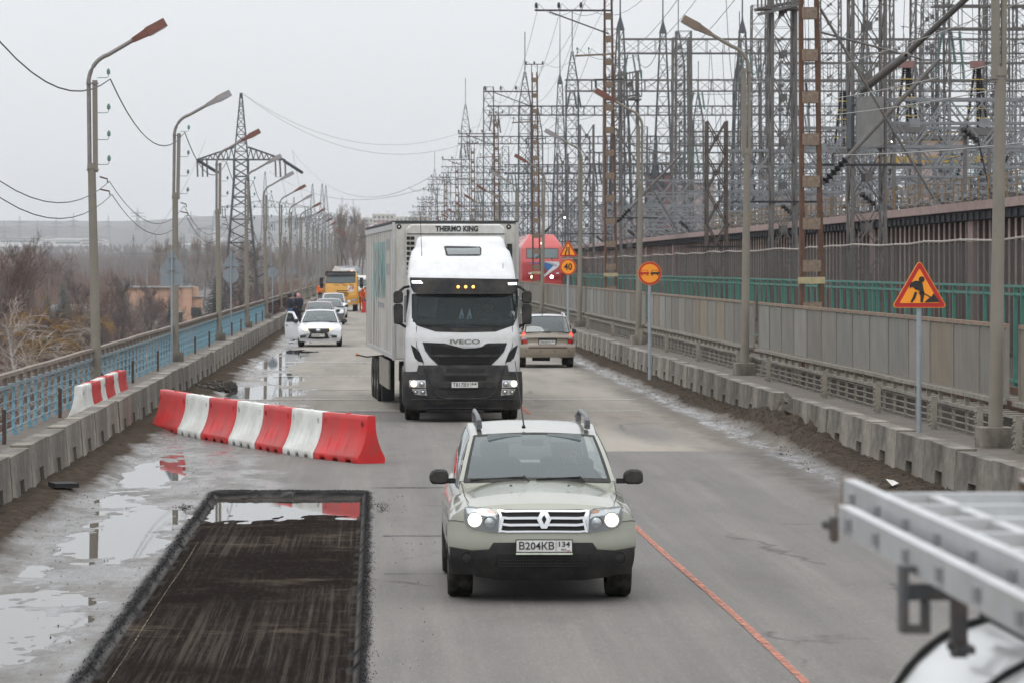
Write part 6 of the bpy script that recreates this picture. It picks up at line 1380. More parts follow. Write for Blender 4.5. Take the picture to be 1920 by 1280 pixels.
for sg in (-1, 1):
    f = (lambda u, v: (u, v)) if sg < 0 else (lambda u, v: (1401-u, v)); fx = lambda pl: [f(*q) for q in pl][::(1 if sg < 0 else -1)]
    h = V.patch(fx([(388,1012),(480,1012),(484,1056),(388,1052)]), M_refl, .012, 'headlight', bo); V.lamp(*f(414,1032), .062, M_beam, 'lit_bulb', h, .035); V.lamp(*f(460,1034), .05, M_refl, 'high_beam', h, .03, rim=M_hld)
    h = V.patch(fx([(402,1062),(484,1060),(490,1100),(420,1094)]), M_refl, .012, 'fog_light', bo); V.lamp(*f(424,1080), .035, M_refl, 'fog_bulb', h, .03, rim=M_hld); V.lamp(*f(466,1080), .042, M_refl, 'fog_bulb', h, .03, rim=M_hld)
    # mirrors on long arms
    a = V.l(*(f(308,540)), .45); c_ = V.l(*(f(306,635)), .45); X_ = sg*(1.315)
    mo = MB().prism([(-.10,-.13),(.07,-.13),(.10,-.08),(.10,.09),(.06,.13),(-.05,.13),(-.10,.08)], -.10,.08).build('wide_mirror', M_tbl, V.t, loc=(X_+sg*.03,.45,a[1]), bevel=.02)
    MB().prism([(-.09,-.21),(.07,-.23),(.10,-.18),(.10,.17),(.06,.21),(-.06,.21),(-.10,.16)], -.10,.08).build('main_mirror', M_tbl, V.t, loc=(X_+sg*.03,.45,c_[1]), bevel=.02)
    MB().tube([(sg*1.10,.6,a[1]+.22),(sg*1.22,.52,a[1]+.2),(X_,.47,a[1]+.12)], .03, 7).tube([(sg*1.12,.6,c_[1]-.30),(sg*1.2,.52,c_[1]-.27),(X_,.47,c_[1]-.2)], .03, 7).build('mirror_arm', M_tbl, V.t)
    MB().b2(sg*1.16,sg*1.215,.75,1.5,2.06,2.62).build('side_window', M_sglass, V.t); MB().b2(sg*1.13,sg*1.165,.5,.74,1.9,2.75).build('pillar_trim', M_tbl, V.t)
    for k, y_ in enumerate((1.40, 5.2)): wheel(V.t, sg*(1.03 if k == 0 else .93), y_, .50, .31 if k == 0 else .60, .56, 8, sg)
    MB().lathe([(-.3,.60),(-.3,.56)], 6, 'x') ; b = MB(); rows = [[(sg*x, 1.40-.64*math.cos(a_), .52+.62*math.sin(a_)) for a_ in np.linspace(-.1, 3.2, 13)] for x in (.86, 1.24)]; b.grid(rows).build('front_mudguard', mat('grey_mudguard', (.12,.125,.13), .6, var=.2, dirt=(.16,.14,.11), dirt_amt=.7, dscale=3), V.t, smooth=True)
    b = MB(); rows = [[(sg*x, 5.2-.66*math.cos(a_), .54+.60*math.sin(a_)) for a_ in np.linspace(.2, 2.9, 11)] for x in (.62, 1.24)]; b.grid(rows).build('rear_mudguard', M_plastic, V.t, smooth=True)
    MB().b2(sg*.75,sg*1.2,2.35,4.3,.45,1.05).build('fuel_tank', _mc['grey_mudguard'], V.t, bevel=.04)
    MB().b2(sg*.86,sg*1.20,.3,2.2,.42,.94).build('step_well', M_tbl, V.t)
MB().b2(-.42,.42,.5,6.2,.55,.95).build('chassis', M_under, V.t)
# things on the dashboard, seen through the screen
cab_shell_surf = None
for (u, v0, v1) in ((690,600,665),(735,600,668)):
    a = V.l(u-18, v1, .5); c_ = V.l(u+14, v0, .5); m = MB().add([(a[0],.52,a[1]),(c_[0],.52,a[1]+.02),(c_[0]-.05,.52,c_[1])], [(0,1,2)]).build('pennant', mat('pennant_white', (.45,.5,.55), .8), V.t); MB().add([(a[0]+.02,.515,a[1]+.02),(c_[0]-.01,.515,a[1]+.035),(a[0]+.06,.515,a[1]+.09)], [(0,1,2)]).build('pennant_blue', mat('pennant_blue', (.08,.17,.35), .8), m)
a = V.l(978,648,.3); MB().b2(-.035,.035,0,.004,-.03,.03).tube([(-.03,0,.03),(-.05,0,.08)],.009,5).tube([(-.012,0,.03),(-.018,0,.10)],.009,5).tube([(.01,0,.03),(.015,0,.10)],.009,5).tube([(.03,0,.02),(.05,0,.08)],.009,5).tube([(-.035,0,0),(-.07,0,.03)],.009,5).build('hand_sticker', mat('sticker_white', (.6,.62,.63), .7), V.t, loc=(a[0],.285,a[1]))
for u0, u1 in ((445,655),(700,895)):
    a, c_ = V.l(u0,697,.2), V.l(u1,702,.2); MB().bar((a[0],.12,a[1]),(c_[0],.115,c_[1]),.022).bar((c_[0],.115,c_[1]),(c_[0]-.07,.12,c_[1]+.05),.02).build('wiper', M_plastic, V.t)
MB().tube([(-.83,.62,2.95),(-.84,1.1,3.6),(-.86,1.6,4.4)], .006, 4).build('aerial', M_plastic, V.t); MB().tube([(.86,.62,3.0),(.86,.7,3.3)], .005, 4).build('aerial', M_plastic, V.t)
TRUCK = V
# ---- semi trailer with its cooling unit
M_trl = mat('trailer_white', (.50,.49,.46), .6, scale=.7, var=.08, dirt=(.27,.235,.185), dirt_amt=.8, dscale=.9, dstretch=(1,1,.35)); M_trf = mat('trailer_front_white', (.56,.56,.54), .55, var=.06, dirt=(.3,.25,.18), dirt_amt=.6, dscale=1.6, dstretch=(1,1,.4))
Y1 = 75.6; xl = (738-702)/F*Y1; xr = (970-702)/F*Y1; W_ = xr-xl; ang = math.atan2(((738-702)/F*Y1)-((686-702)/F*89.2), 13.6)
T = thing('semi_trailer', 'dirty white refrigerated box trailer behind the white tractor, teal lettering on its side', 'trailer', ((xl+xr)/2, Y1, 0), ang)
zt_ = 3.2+(503-418.5)/F*Y1; zl = 3.2+(503-673)/F*Y1; hw_ = W_/2
MB().b2(-hw_,hw_,0,13.6,zl,zt_).build('box', M_trl, T, bevel=.02); MB().b2(-hw_+.02,hw_-.02,-.02,-.002,zl+.02,zt_-.02).build('front_wall', M_trf, T)
for x in (-hw_, hw_): MB().b2(x-.03,x+.03,-.05,.06,zl-.02,zt_+.015).build('corner_post', M_chrome if False else mat('alu_edge', (.45,.45,.44), .5, metal=.4, var=.15), T)
MB().b2(-hw_-.012,hw_+.012,-.04,13.6,zt_+.001,zt_+.05).build('roof_edge', mat('dark_seal', (.03,.035,.035), .7), T)
for k in range(15): MB().b2(-hw_-.012,-hw_-.001,.5+k*.9,.53+k*.9,zl+.1,zt_-.12).build('side_seam', mat('seam_grey', (.34,.32,.29), .7), T)
MB().b2(-hw_-.02,-hw_-.001,.06,13.6,zt_-.14,zt_-.02).b2(-hw_-.02,-hw_-.001,.06,13.6,zl,zl+.10).build('side_rail', mat('alu_edge',(0,0,0)), T)
def tx(u, v): return ((640+u/3.048-702)/F*Y1-(xl+xr)/2, 3.2+(503-380-v/3.048)/F*Y1)
a, c_ = tx(366,125), tx(925,430); cu = MB().prism([(a[0],c_[1]-1.0),(c_[0],c_[1]-1.0),(c_[0],a[1]-.1),(c_[0]-.1,a[1]),(a[0]+.1,a[1]),(a[0],a[1]-.1)], -.52, -.021).build('cooling_unit', M_trf, T, bevel=.03)
for i in range(9):
    for j, uu in enumerate((374, 396)):
        q = tx(uu, 205+i*29); MB().b2(-.035,.035 if j == 0 else .05,-.54,-.521,-.035,.035).build('vent_slot', M_under, cu, loc=(q[0],0,q[1]))
q = tx(651,153); text('THERMO KING', .16, (q[0],-.53,q[1]), M_ink, cu, 'lettering', width=(tx(772,0)[0]-tx(529,0)[0]), bold=.006)
q = tx(645,181); MB().b2(-(c_[0]-a[0])/2,(c_[0]-a[0])/2,-.535,-.521,-.008,.008).build('panel_gap', M_under, cu, loc=(q[0],0,q[1]))
for uu in (329, 957): q = tx(uu,139); MB().lathe([(0,.055),(-.01,.05),(-.012,0)], 14, 'y', (0,0,0)).build('front_marker_base', M_under, T, loc=(q[0],-.022,q[1])); MB().lathe([(0,.022),(-.01,.015),(-.012,0)], 10, 'y', (0,0,0)).build('marker_lamp', M_platew, T, loc=(q[0],-.035,q[1]))
q = tx(962,210); MB().b2(-.05,.05,-.10,-.021,-1.1,.1).build('exhaust_duct', M_plastic, T, loc=(q[0],0,q[1]-.2))
M_teal = mat('teal_print', (.16,.36,.37), .6, var=.12, dirt=(.35,.33,.28), dirt_amt=.5, dscale=3); M_gpr = mat('grey_print', (.27,.28,.32), .6, dirt=(.4,.38,.33), dirt_amt=.5, dscale=4)
o = text('ЕТРИМ', 1.5, (-hw_-.008, 6.0, 3.05), M_teal, T, 'side_lettering', rot=(R(90),0,R(-90)), width=4.6, bold=.02)
for v in o.data.vertices: v.co.y *= 1.15
sw = MB(); pts = [(9.4,3.95),(9.0,3.3),(8.9,2.6),(9.1,2.0),(9.25,1.35),(9.05,2.0),(8.6,2.7),(8.75,3.4)]
sw.prism(pts, -hw_-.009, -hw_-.003, 'yz').build('side_swoosh', M_teal, T); MB().prism([(8.6,3.3),(9.9,2.9),(9.6,2.2),(8.5,2.7)], -hw_-.009, -hw_-.003, 'yz').build('side_swoosh', M_teal, T)
MB().prism([(9.2,1.5),(9.0,2.4),(9.5,2.4),(9.32,1.5)], -hw_-.012, -hw_-.010, 'yz').build('grey_tail', M_gpr, T)
b = MB()
for k in range(4): b.b2(-hw_-.009,-hw_-.003,1.5+k*.45,1.8+k*.45,3.60,3.85).b2(-hw_-.009,-hw_-.003,1.5+k*.45,1.8+k*.45,3.05,3.3)
b.build('worn_numbers', M_gpr, T); 
b = MB()
for k in range(9): b.b2(-hw_-.009,-hw_-.003,4+k*.35,4.2+k*.35,2.28,2.40)
b.build('worn_small_print', M_gpr, T)
MB().b2(-.5,.5,.5,13.3,zl-.28,zl-.01).build('trailer_chassis', M_under, T)
for k, y_ in enumerate((8.2, 9.5, 10.8)):
    for sg in (-1, 1): wheel(T, sg*(hw_-.22), y_, .51, .38, .5, 8, sg)
for sg in (-1, 1):
    MB().b2(sg*(hw_-.06),sg*(hw_-.02),2.6,6.9,.48,1.12).build('side_guard', mat('muddy_side_guard', (.26,.235,.2), .85, var=.2, dirt=(.14,.12,.1), dirt_amt=.7, dscale=3), T)
    MB().b2(sg*(hw_-.4),sg*(hw_-.1),7.2,7.5,.05,1.1).build('mudflap', M_under, T)
MB().tube([(-hw_+.5,11.9,zl-.2),(-hw_-.05,11.9,zl-.25),(-hw_-.28,11.9,zl-.20)], .02, 6).build('marker_arm', M_plastic, T); MB().lathe([(-.04,0),(-.03,.04),(.03,.04),(.04,0)], 8, 'x', (-hw_-.30,11.9,zl-.19)).build('marker_lamp', M_amber, T)
# ---------------------------------------------------------------- yellow tipper truck standing on the bridge
M_ky = paint('yellow_truck_paint', (.62,.30,.025), (.35,.22,.08), .35, .45); Y0 = 256; c = uv4(810, 500)
V = Veh('yellow_truck', 'yellow construction truck with black roof visor standing on the left lane', 'truck', (c[0]-702)/F*Y0, Y0, uv4)
cab_shell(V, [(.55,1.23,.0,1.9,.2),(1.2,1.25,-.02,1.9,.2),(1.75,1.25,.05,1.9,.2),(2.55,1.2,.22,1.9,.2),(2.75,1.18,.30,1.9,.25),(2.85,1.1,.45,1.8,.25)], M_ky, 'cab')
V.patch([(608,322),(985,318),(988,410),(800,418),(606,412)], M_plastic, .006, 'screen_surround'); V.patch([(616,328),(978,324),(980,404),(800,410),(614,406)], gd, .012, 'windscreen')
V.patch([(604,275),(620,262),(980,262),(992,280),(994,312),(800,320),(602,318)], M_tbl, .14, 'sun_visor', back=.03)
for k, v in enumerate((505, 528, 545, 568)): V.patch([(745+k*8,v),(905-(k%2)*20,v),(905-(k%2)*20,v+11),(750+k*8,v+11)], M_under, .012, 'grille_slot')
w_ = V.patch([(890,450),(966,446),(966,518),(890,522)], M_platew, .012, 'striped_plate')
for k in range(4): V.patch([(892+k*20,500-(0 if k else -18)),(892+k*20+9,500-(0 if k else -18)),(min(964,932+k*20),450),(min(955,923+k*20),450)], M_red, .016, 'red_stripe', w_)
V.patch([(600,590),(1035,590),(1035,680),(860,690),(600,685)], paint('yellow_bumper',(.55,.27,.03)), .04, 'bumper', back=.2)
for (a_, c_) in ((618,690),(942,1012)): h = V.patch([(a_,612),(c_,612),(c_,636),(a_,636)], M_refl, .055, 'headlight'); V.patch([(a_+4,662),(c_-34,662),(c_-34,680),(a_+4,680)], M_refl, .055, 'fog_light')
for sg in (-1, 1):
    MB().b2(-.12,.12,-.1,.1,-.3,.35).build('side_mirror', M_tbl, V.t, loc=(sg*1.48,.2,2.15), bevel=.02); MB().b2(-.12,.12,-.1,.1,-.14,.14).build('side_mirror', M_tbl, V.t, loc=(sg*1.48,.2,2.75-.9+.0), bevel=.02); MB().tube([(sg*1.2,.4,2.5),(sg*1.48,.2,2.45)], .025, 5).build('mirror_arm', M_tbl, V.t)
    for y_ in (1.3,5.2,6.6): wheel(V.t, sg*1.0, y_, .52, .34, .55, 8, sg)
MB().b2(-.9,.9,2.0,8,.6,1.1).build('chassis', M_under, V.t); MB().b2(-1.2,1.2,2.3,8,1.12,2.55).build('load_bed', mat('truck_bed_grey', (.3,.3,.29), .7, dirt=(.2,.17,.13)), V.t)
for k, px in enumerate((450,800,1000)): pass
MB().prism([(-.95,2.56),(-.5,3.35),(.1,3.0),(.65,3.1),(.75,2.56)], 2.5, 6.5).build('white_load_sheet', mat('white_tarp', (.6,.6,.58), .8), V.t); MB().lathe([(0,.09),(.1,.09),(.15,0)], 10, 'z', (.75,.9,2.86)).build('beacon', M_ambl, V.t)
a = V.l(563,505,.0); MB().lathe([(0,.17),(-.02,.16),(-.03,0)], 14, 'y', (a[0],.1,a[1])).bar((a[0],.12,a[1]),(-1.2,.3,a[1]),.04).build('side_reflector_lamp', M_amber, V.t)
for k in range(3): a = V.l(720+k*95,425,.1); MB().bar((a[0],.02,a[1]),(a[0]+.35,.0,a[1]-.08),.03).build('wiper', M_plastic, V.t)
YT = V
for k, (px, Y_, m, lb, Wd, Hd) in enumerate([(645,300,mat('pale_cab', (.5,.5,.5), .6),'white lorry behind the yellow truck',2.2,3.2),(671,330,M_wh,'white van partly hidden behind the yellow truck',2.0,2.5),(652,345,mat('grey_lorry', (.25,.26,.27), .6),'grey lorry farther back on the bridge',2.5,3.4)]):
    V = Veh(['white_lorry','white_van','grey_lorry'][k], lb, ['truck','van','truck'][k], (px-702)/F*Y_, Y_)
    cab_shell(V, [(.45,Wd/2,0,5.5,.2),(1.2,Wd/2,0,5.5,.2),(Hd*.55,Wd/2,.1,5.5,.2),(Hd*.9,Wd/2-.08,.5,5.5,.2),(Hd,Wd/2-.2,.7,5.4,.2)], m, 'body'); w = Wd/2
    V.patch([(-w*.85,Hd*.58),(w*.85,Hd*.58),(w*.8,Hd*.85),(-w*.8,Hd*.85)], gd, .01, 'windscreen', raw=True); V.patch([(-w*.6,.6),(w*.6,.6),(w*.6,.95),(-w*.6,.95)], M_under, .01, 'grille', raw=True)
    for sg in (-1, 1):
        V.patch([(sg*w*.9,.8),(sg*w*.65,.8),(sg*w*.65,1.0),(sg*w*.9,1.0)][::sg], M_refl, .012, 'headlight', raw=True)
        for y_ in (1.1,4.3): wheel(V.t, sg*(w-.2), y_, .4, .25, .55, 6, sg)
# ---------------------------------------------------------------- red locomotive
uvl = lambda u, v: (960+u/10.667, 420+v/10.667); M_lr = paint('locomotive_red', (.50,.05,.045), (.3,.06,.05), .3, .45); M_lrd = paint('locomotive_dark_red', (.38,.02,.022), (.25,.05,.04), .3, .45)
Y0 = 266; V = Veh('locomotive', 'red railway locomotive with lit lamps behind the mesh screens', 'locomotive', (1016.5-702)/F*Y0, Y0, uvl)
V.l0 = V.l; zr = lambda v: V.l(0, v)[1]
hwl = (1005-182)/2/10.667/F*Y0
cab_shell(V, [(.95,hwl,.10,17,.15),(zr(1020),hwl,.0,17,.15),(zr(760),hwl,.05,17,.15),(zr(460),hwl,.35,17,.15),(zr(440),hwl*.99,.4,17,.15),(zr(320),hwl*.78,.8,17,.12),(zr(212),hwl*.60,1.3,17,.10)], M_lr, 'body', bulge=.03)
V.patch([(200,790),(640,820),(640,980),(700,1130),(1000,1130),(1000,800),(945,760),(900,900),(720,1020),(560,1125),(205,1125)], M_lrd, .006, 'lower_front')
V.patch([(285,492),(595,492),(595,695),(285,695)], M_plastic, .010, 'screen_surround'); V.patch([(625,492),(925,492),(925,695),(625,695)], M_plastic, .010, 'screen_surround')
gl_ = glass_mat('loco_glass', (.3,.34,.34), .0, .03, (.16,.20,.20), .9); V.patch([(298,505),(582,505),(582,684),(298,684)], gl_, .016, 'windscreen'); V.patch([(638,505),(914,505),(914,684),(638,684)], gl_, .016, 'windscreen')
V.patch([(270,775),(500,775),(835,778),(830,840),(715,955),(640,850),(500,800)], mat('loco_blue', (.03,.13,.35), .4), .014, 'blue_swoosh'); V.patch([(640,757),(940,760),(950,800),(920,870),(820,935),(720,1010),(560,1130),(535,1125),(700,985),(715,950),(835,835),(830,782)], mat('loco_white', (.65,.66,.68), .4), .016, 'white_swoosh')
for u, m in ((328,M_red),(405,M_beam),(795,M_beamw),(888,M_red)): V.lamp(u, 1062, .125 if m in (M_beam, M_beamw) else .10, m, 'buffer_lamp', None, .03, rim=M_plastic)
V.lamp(605, 392, .12, M_beam, 'top_lamp', None, .12)
for u, w_ in ((375,90),(912,55)): V.patch([(u-w_/2,978),(u+w_/2,972),(u+w_/2,1002),(u-w_/2,1006)], mat('loco_white',(0,0,0)), .014, 'number_plate')
for (u0, v0, u1, v1) in ((470,690,560,620),(820,740,740,640)): a = V.l(u0,v0,.2); c_ = V.l(u1,v1,.3); MB().bar((a[0],.08,a[1]),(c_[0],.2,c_[1]),.05).build('wiper', M_plastic, V.t)
MB().b2(-hwl,hwl,.3,16.5,.45,.94).build('underframe', M_under, V.t); MB().b2(-1.3,1.3,-.15,.3,.75,1.0).build('buffer_beam', M_lrd, V.t)
for y_ in (2,4,12,14):
    for sg in (-1,1): wheel(V.t, sg*.76, y_, .5, .14, .8, 8, sg).location.z = 1.1
# ================================================================ PLASTIC BARRIERS, PEOPLE, VAN WITH LADDERS
M_pr = mat('red_plastic', (.55,.018,.02), .42, scale=2, var=.16, spec=.4, dirt=(.26,.06,.045), dirt_amt=.55, dscale=2.5); M_pw = mat('white_plastic', (.66,.67,.64), .5, scale=2, var=.06, dirt=(.42,.40,.35), dirt_amt=.7, dscale=2.2)
PF = [(0,.245),(.03,.255),(.10,.255),(.13,.24),(.20,.20),(.28,.165),(.36,.135),(.46,.108),(.56,.092),(.70,.085),(.765,.082),(.785,.070)]
def water_barrier(L, red, seed=0):
    rr = random.Random(seed); m = M_pr if red else M_pw; b = MB(); half = L/2-.006; xs = [-half, -half+.02]; notch = []
    for c in (-.52, 0, .52): notch += [c*L/1.83-.11, c*L/1.83-.085, c*L/1.83+.085, c*L/1.83+.11]
    ribs = []
    for c in (-.42, -.08, .26): ribs += [c*L/1.83-.035, c*L/1.83, c*L/1.83+.035]
    xs = sorted(set(xs+notch+ribs+[half-.02, half])); rows = []
    for x in xs:
        r = []
        inn = any(n_ < x < n2 for n_, n2 in [(notch[k*4]+.01, notch[k*4+3]-.01) for k in range(3)]); end = .012 if abs(x) > half-.01 else 0
        dev = .006*math.sin(x*2.5+seed)
        for sg in (1, -1):
            for z, w in (PF if sg > 0 else PF[::-1]):
                zz = z+(.055 if inn and z < .05 else 0)
                rib = .016*math.sin(max(0, min(1, (z-.14)/.30))*math.pi) if any(abs(x-q) < .01 for q in ribs[1::3]) else 0
                r.append((x, sg*(w+rib-end)+dev, zz))
        rows.append(r)
    b.grid(rows, closed=True); n = len(rows[0])
    for r, fl in ((rows[0], 0), (rows[-1], 1)):
        f = [tuple(range(n))]; b.add(r, f)
    o = b.mesh('barrier_body', m, smooth=35); c = MB()
    for x in (-half+.16, half-.16):
        for sg in (1, -1): c.lathe([(0,.045),(sg*.008,.045),(sg*.008,.032),(-sg*.004,.028),(-sg*.004,0)], 14, 'y', (x, sg*.088, .64))
    ring = c.mesh('socket_ring', mat('red_plastic_dark', (.30,.012,.014), .5) if red else mat('white_plastic_shade', (.40,.41,.39), .6), smooth=True)
    return o, ring
def put_barrier(x0, y0, x1, y1, red, label, group, z=0, seed=0, tilt=0):
    L = math.hypot(x1-x0, y1-y0); o, ring = water_barrier(L, red, seed)
    t = thing('plastic_barrier', label, 'road barrier', ((x0+x1)/2, (y0+y1)/2, z), math.atan2(y1-y0, x1-x0), group); t.rotation_euler[1] = tilt
    link('barrier_body', o, t); a = link('socket_ring', ring, t)
    MB().cyl((0,0,.785),(0,0,.80),.05,12).build('filler_cap', M_pr if red else M_pw, t); return t
J = [(-4.22,69.4),(-3.56,67.0),(-3.03,65.1),(-2.44,63.4),(-1.90,61.7),(-1.36,60.1),(-.81,58.5),(-.05,56.9)]
for k in range(7):
    (a, b_), (c, d) = J[k], J[k+1]; red = k % 2 == 0
    put_barrier(a, b_, c, d, red, '%s plastic barrier, %s in the curved row across the left lane' % ('red' if red else 'white', ['leftmost','second from the left','third from the left','middle','fifth from the left','next to last','nearest and rightmost']
        [k]), 'red and white barriers across the left lane', seed=k)
y = 69.5
for k in range(6):
    red = k % 2 == 1; put_barrier(-5.93-.03*(k % 2), y, -5.90+.05*(k % 2), y+1.80, red, '%s plastic barrier standing behind the left concrete blocks, %s' % ('red' if red else 'white', ['nearest','second','third','fourth','fifth','farthest'][k]), 'red and white barriers on the left pavement', .06, 10+k); y += 1.84
put_barrier(-6.02, 51.6, -6.0, 53.4, False, 'white plastic barrier end at the very left edge of the picture on the pavement', 'red and white barriers on the left pavement', .06, 31)
put_barrier(-.72, 249, -.70, 251, True, 'red plastic barrier beside the workers right of the yellow truck', 'barriers by the yellow truck', 0, 41)
# bits lying about
tag(MB().box((0,0,.03),(.34,.5,.06),rz=.3).build('broken_timber', mat('tarry_black', (.012,.012,.012), .8), loc=(-4.42, 49.3, .10)), 'short black tarry timber lying in the mud at the foot of the left blocks', 'debris')
tag(MB().add([(0,0,0),(.14,.3,.02),(.09,.5,.05),(-.05,.3,.08)], [(0,1,2,3)]).build('litter', mat('paper_litter', (.6,.58,.55), .8), loc=(7.35, 49.2, .12)), 'white scrap of litter in the mud near the right blocks', 'litter')
b = MB(); rr = random.Random(4)
for k in range(150): a = rr.random()*6.3; b.box((math.cos(a)*rr.random()*.5, math.sin(a)*rr.random()*2.4, .02+rr.random()*.09), (.12,.22,.08), rr.random()*3, rr.random()*.4, rr.random()*.4)
tag(b.build('mud_clod', mat('dark_mud_heap', (.05,.042,.035), .95, var=.4, bump=1), loc=(-4.2, 92, 0), smooth=60), 'dark heap of mud and sweepings against the left blocks beyond the barriers', 'mud heap')
# ---------------------------------------------------------------- people
def fingers(w, d, up, side):
    out = []
    for k, (o, ln) in enumerate([(-.032,.070),(-.011,.080),(.011,.076),(.032,.060)]): out.append([w+d*.085+side*o, w+d*(.085+ln*.55)+side*o*1.05-up*.008, w+d*(.085+ln)+side*o*1.05-up*.03])
    out.append([w+d*.035+side*-.04, w+d*.07+side*-.062-up*.012, w+d*.10+side*-.062-up*.028]); return out
def human(name, label, loc, rz, J_, top, legs, H=1.0, coat=.0, hair=None, hair_col=(.03,.025,.02), hat=None, cat='person', group=None, shoes=(.02,.02,.02), hem=.92):
    t = thing(name, label, cat, loc, rz, group); V_ = []; E = []; RD = []
    def v(p, r): V_.append(Vector(p)); RD.append(r); return len(V_)-1
    def e(a, b_): E.append((a, b_)); return b_
    j = dict(pel=(0,0,.95), ab=(0,0,1.10), ch=(0,0,1.30), nk=(0,0,1.47), hd=(0,-.02,1.57), ht=(0,-.01,1.70), sl=(-.17,0,1.41), el=(-.24,.02,1.13), wl=(-.24,-.08,.88), sr=(.17,0,1.41), er=(.24,.02,1.13), wr=(.24,-.08,.88),
             hl=(-.09,0,.90), kl=(-.10,-.02,.50), al=(-.10,.02,.09), tl=(-.11,-.15,.04), hr=(.09,0,.90), kr=(.10,-.02,.50), ar=(.10,.02,.09), tr=(.11,-.15,.04)); j.update(J_)
    c = coat; pe = v(j['pel'], .135+c); ab = e(pe, v(j['ab'], .13+c)); ch = e(ab, v(j['ch'], .155+c)); nk = e(ch, v(j['nk'], .06)); hd = e(nk, v(j['hd'], .088)); e(hd, v(j['ht'], .082))
    mats_h = []
    for s_ in 'lr':
        sh = e(ch, v(j['s'+s_], .07+c)); el = e(sh, v(j['e'+s_], .052+c)); wr = e(el, v(j['w'+s_], .034+c*.4))
        W = Vector(j['w'+s_]); D = (W-Vector(j['e'+s_])).normalized(); U = Vector((0,-1,0)) if abs(D.z) > .6 else Vector((0,0,1)); S = D.cross(U).normalized()*(1 if s_ == 'l' else -1); pm = e(wr, v(W+D*.05, .034)); mats_h.append(W)
        for ch_ in fingers(W, D, U, S):
            a = pm
            for q in ch_: a = e(a, v(q, .0095))
        hp = e(pe, v(j['h'+s_], .10+c*.6)); kn = e(hp, v(j['k'+s_], .066)); an = e(kn, v(j['a'+s_], .048)); e(an, v(j['t'+s_], .042))
    me = bpy.data.meshes.new(name); me.from_pydata([tuple(p) for p in V_], E, []); o = bpy.data.objects.new('tmp', me); C.objects.link(o)
    o.modifiers.new('s', 'SKIN'); 
    for k, r in enumerate(RD): me.skin_vertices[0].data[k].radius = (r, r*(.82 if k < 3 else 1))
    me.skin_vertices[0].data[0].use_root = True
    sb = o.modifiers.new('b', 'SUBSURF'); sb.levels = 2
    dg = bpy.context.evaluated_depsgraph_get(); dg.update(); m2 = bpy.data.meshes.new_from_object(o.evaluated_get(dg)); bpy.data.objects.remove(o)
    m2.materials.clear()
    for m in (top, legs, M_skin, mat('shoe_black', shoes, .7)): m2.materials.append(m)
    nz = j['nk'][2]+.02; hands = [Vector(j['wl']), Vector(j['wr'])]; anks = [Vector(j['al']), Vector(j['ar'])]; tips = [Vector(j['tl']), Vector(j['tr'])]; kn = [Vector(j['kl']), Vector(j['kr'])]; hp = Vector(j['pel'])
    hemz = hem
    for p in m2.polygons:
        c_ = p.center; k = 0
        if c_.z > nz: k = 2
        elif min((c_-(h+(h-Vector(j[n_])).normalized()*.085)).length for h, n_ in zip(hands, ('el','er'))) < .085: k = 2
        elif min((c_-a).length for a in anks+tips) < .10: k = 3
        elif c_.z < hemz and min((c_-a).length for a in kn+anks+[Vector(j['hl']), Vector(j['hr'])]) < .40 and min((c_-h).length for h in hands) > .1: k = 1
        p.material_index = k
    m2.polygons.foreach_set('use_smooth', [True]*len(m2.polygons)); body = link('body', m2, t)
    hd = Vector(j['hd']); f = MB()
    f.box(hd+Vector((0,-.098,.0)), (.022,.03,.045)); body_n = f.build('nose', M_skin, t, bevel=.006)
    for sx_ in (-.034, .034): MB().lathe([(0,.012),(-.006,.009),(-.008,0)], 8, 'y', hd+Vector((sx_,-.083,.025))).build('eye', M_under, t)
    MB().box(hd+Vector((0,-.083,-.045)), (.045,.01,.008)).build('mouth', mat('lips', (.3,.12,.1), .6), t)
    for sx_ in (-.088, .088): MB().box(hd+Vector((sx_,.005,.0)), (.016,.03,.05)).build('ear', M_skin, t, bevel=.005)
    b = MB(); rows = []
    hc = hd+Vector((0,.012,.045)); R0 = .108 if not hat else .122
    for a in range(0, 8):
        ph = a/7*math.pi*.62; rows.append([(hc.x+R0*.92*math.sin(ph)*math.cos(q*.393), hc.y+R0*1.02*math.sin(ph)*math.sin(q*.393)+(.02*math.sin(ph) if math.sin(q*.393) > 0 else 0), hc.z+.02+R0*math.cos(ph)*1.0-(.05*(a/7)**2 if math.sin(q*.393) > -.2 else -.035*(a/7)**2)) for q in range(16)])
    b.grid(rows, closed=True).build('hat' if hat else 'hair', mat('hat_%s' % (hat[3] if hat else ''), hat[:3], .9) if hat else mat('hair_%.2f' % hair_col[0], hair_col, .8), t, smooth=True)
    return t
M_jean = mat('blue_jeans', (.07,.13,.24), .9, scale=6, var=.3); M_jackd = mat('dark_jacket', (.018,.020,.028), .8, scale=5, var=.3); M_coatn = mat('navy_coat', (.016,.018,.032), .85, scale=5, var=.3); M_trd = mat('dark_trousers', (.02,.022,.03), .9, var=.2); M_hiv = mat('orange_workwear', (.75,.13,.02), .8, scale=6, var=.2); M_coatg = mat('grey_jacket', (.07,.075,.085), .85, var=.2)
Yp = 190; c = P(543, 0, Yp)
human('person', 'man in dark hooded jacket and blue jeans standing at the left railing', (c.x, Yp, .06), R(125), dict(wl=(-.17,-.26,1.05), el=(-.25,-.03,1.12), wr=(.19,-.24,1.06), kr=(.11,-.08,.50), ar=(.13,-.02,.09), tr=(.14,-.18,.04)), M_jackd, M_jean, coat=.035, hat=(.02,.02,.03,'dark'))
c = P(560, 0, Yp+1.5)
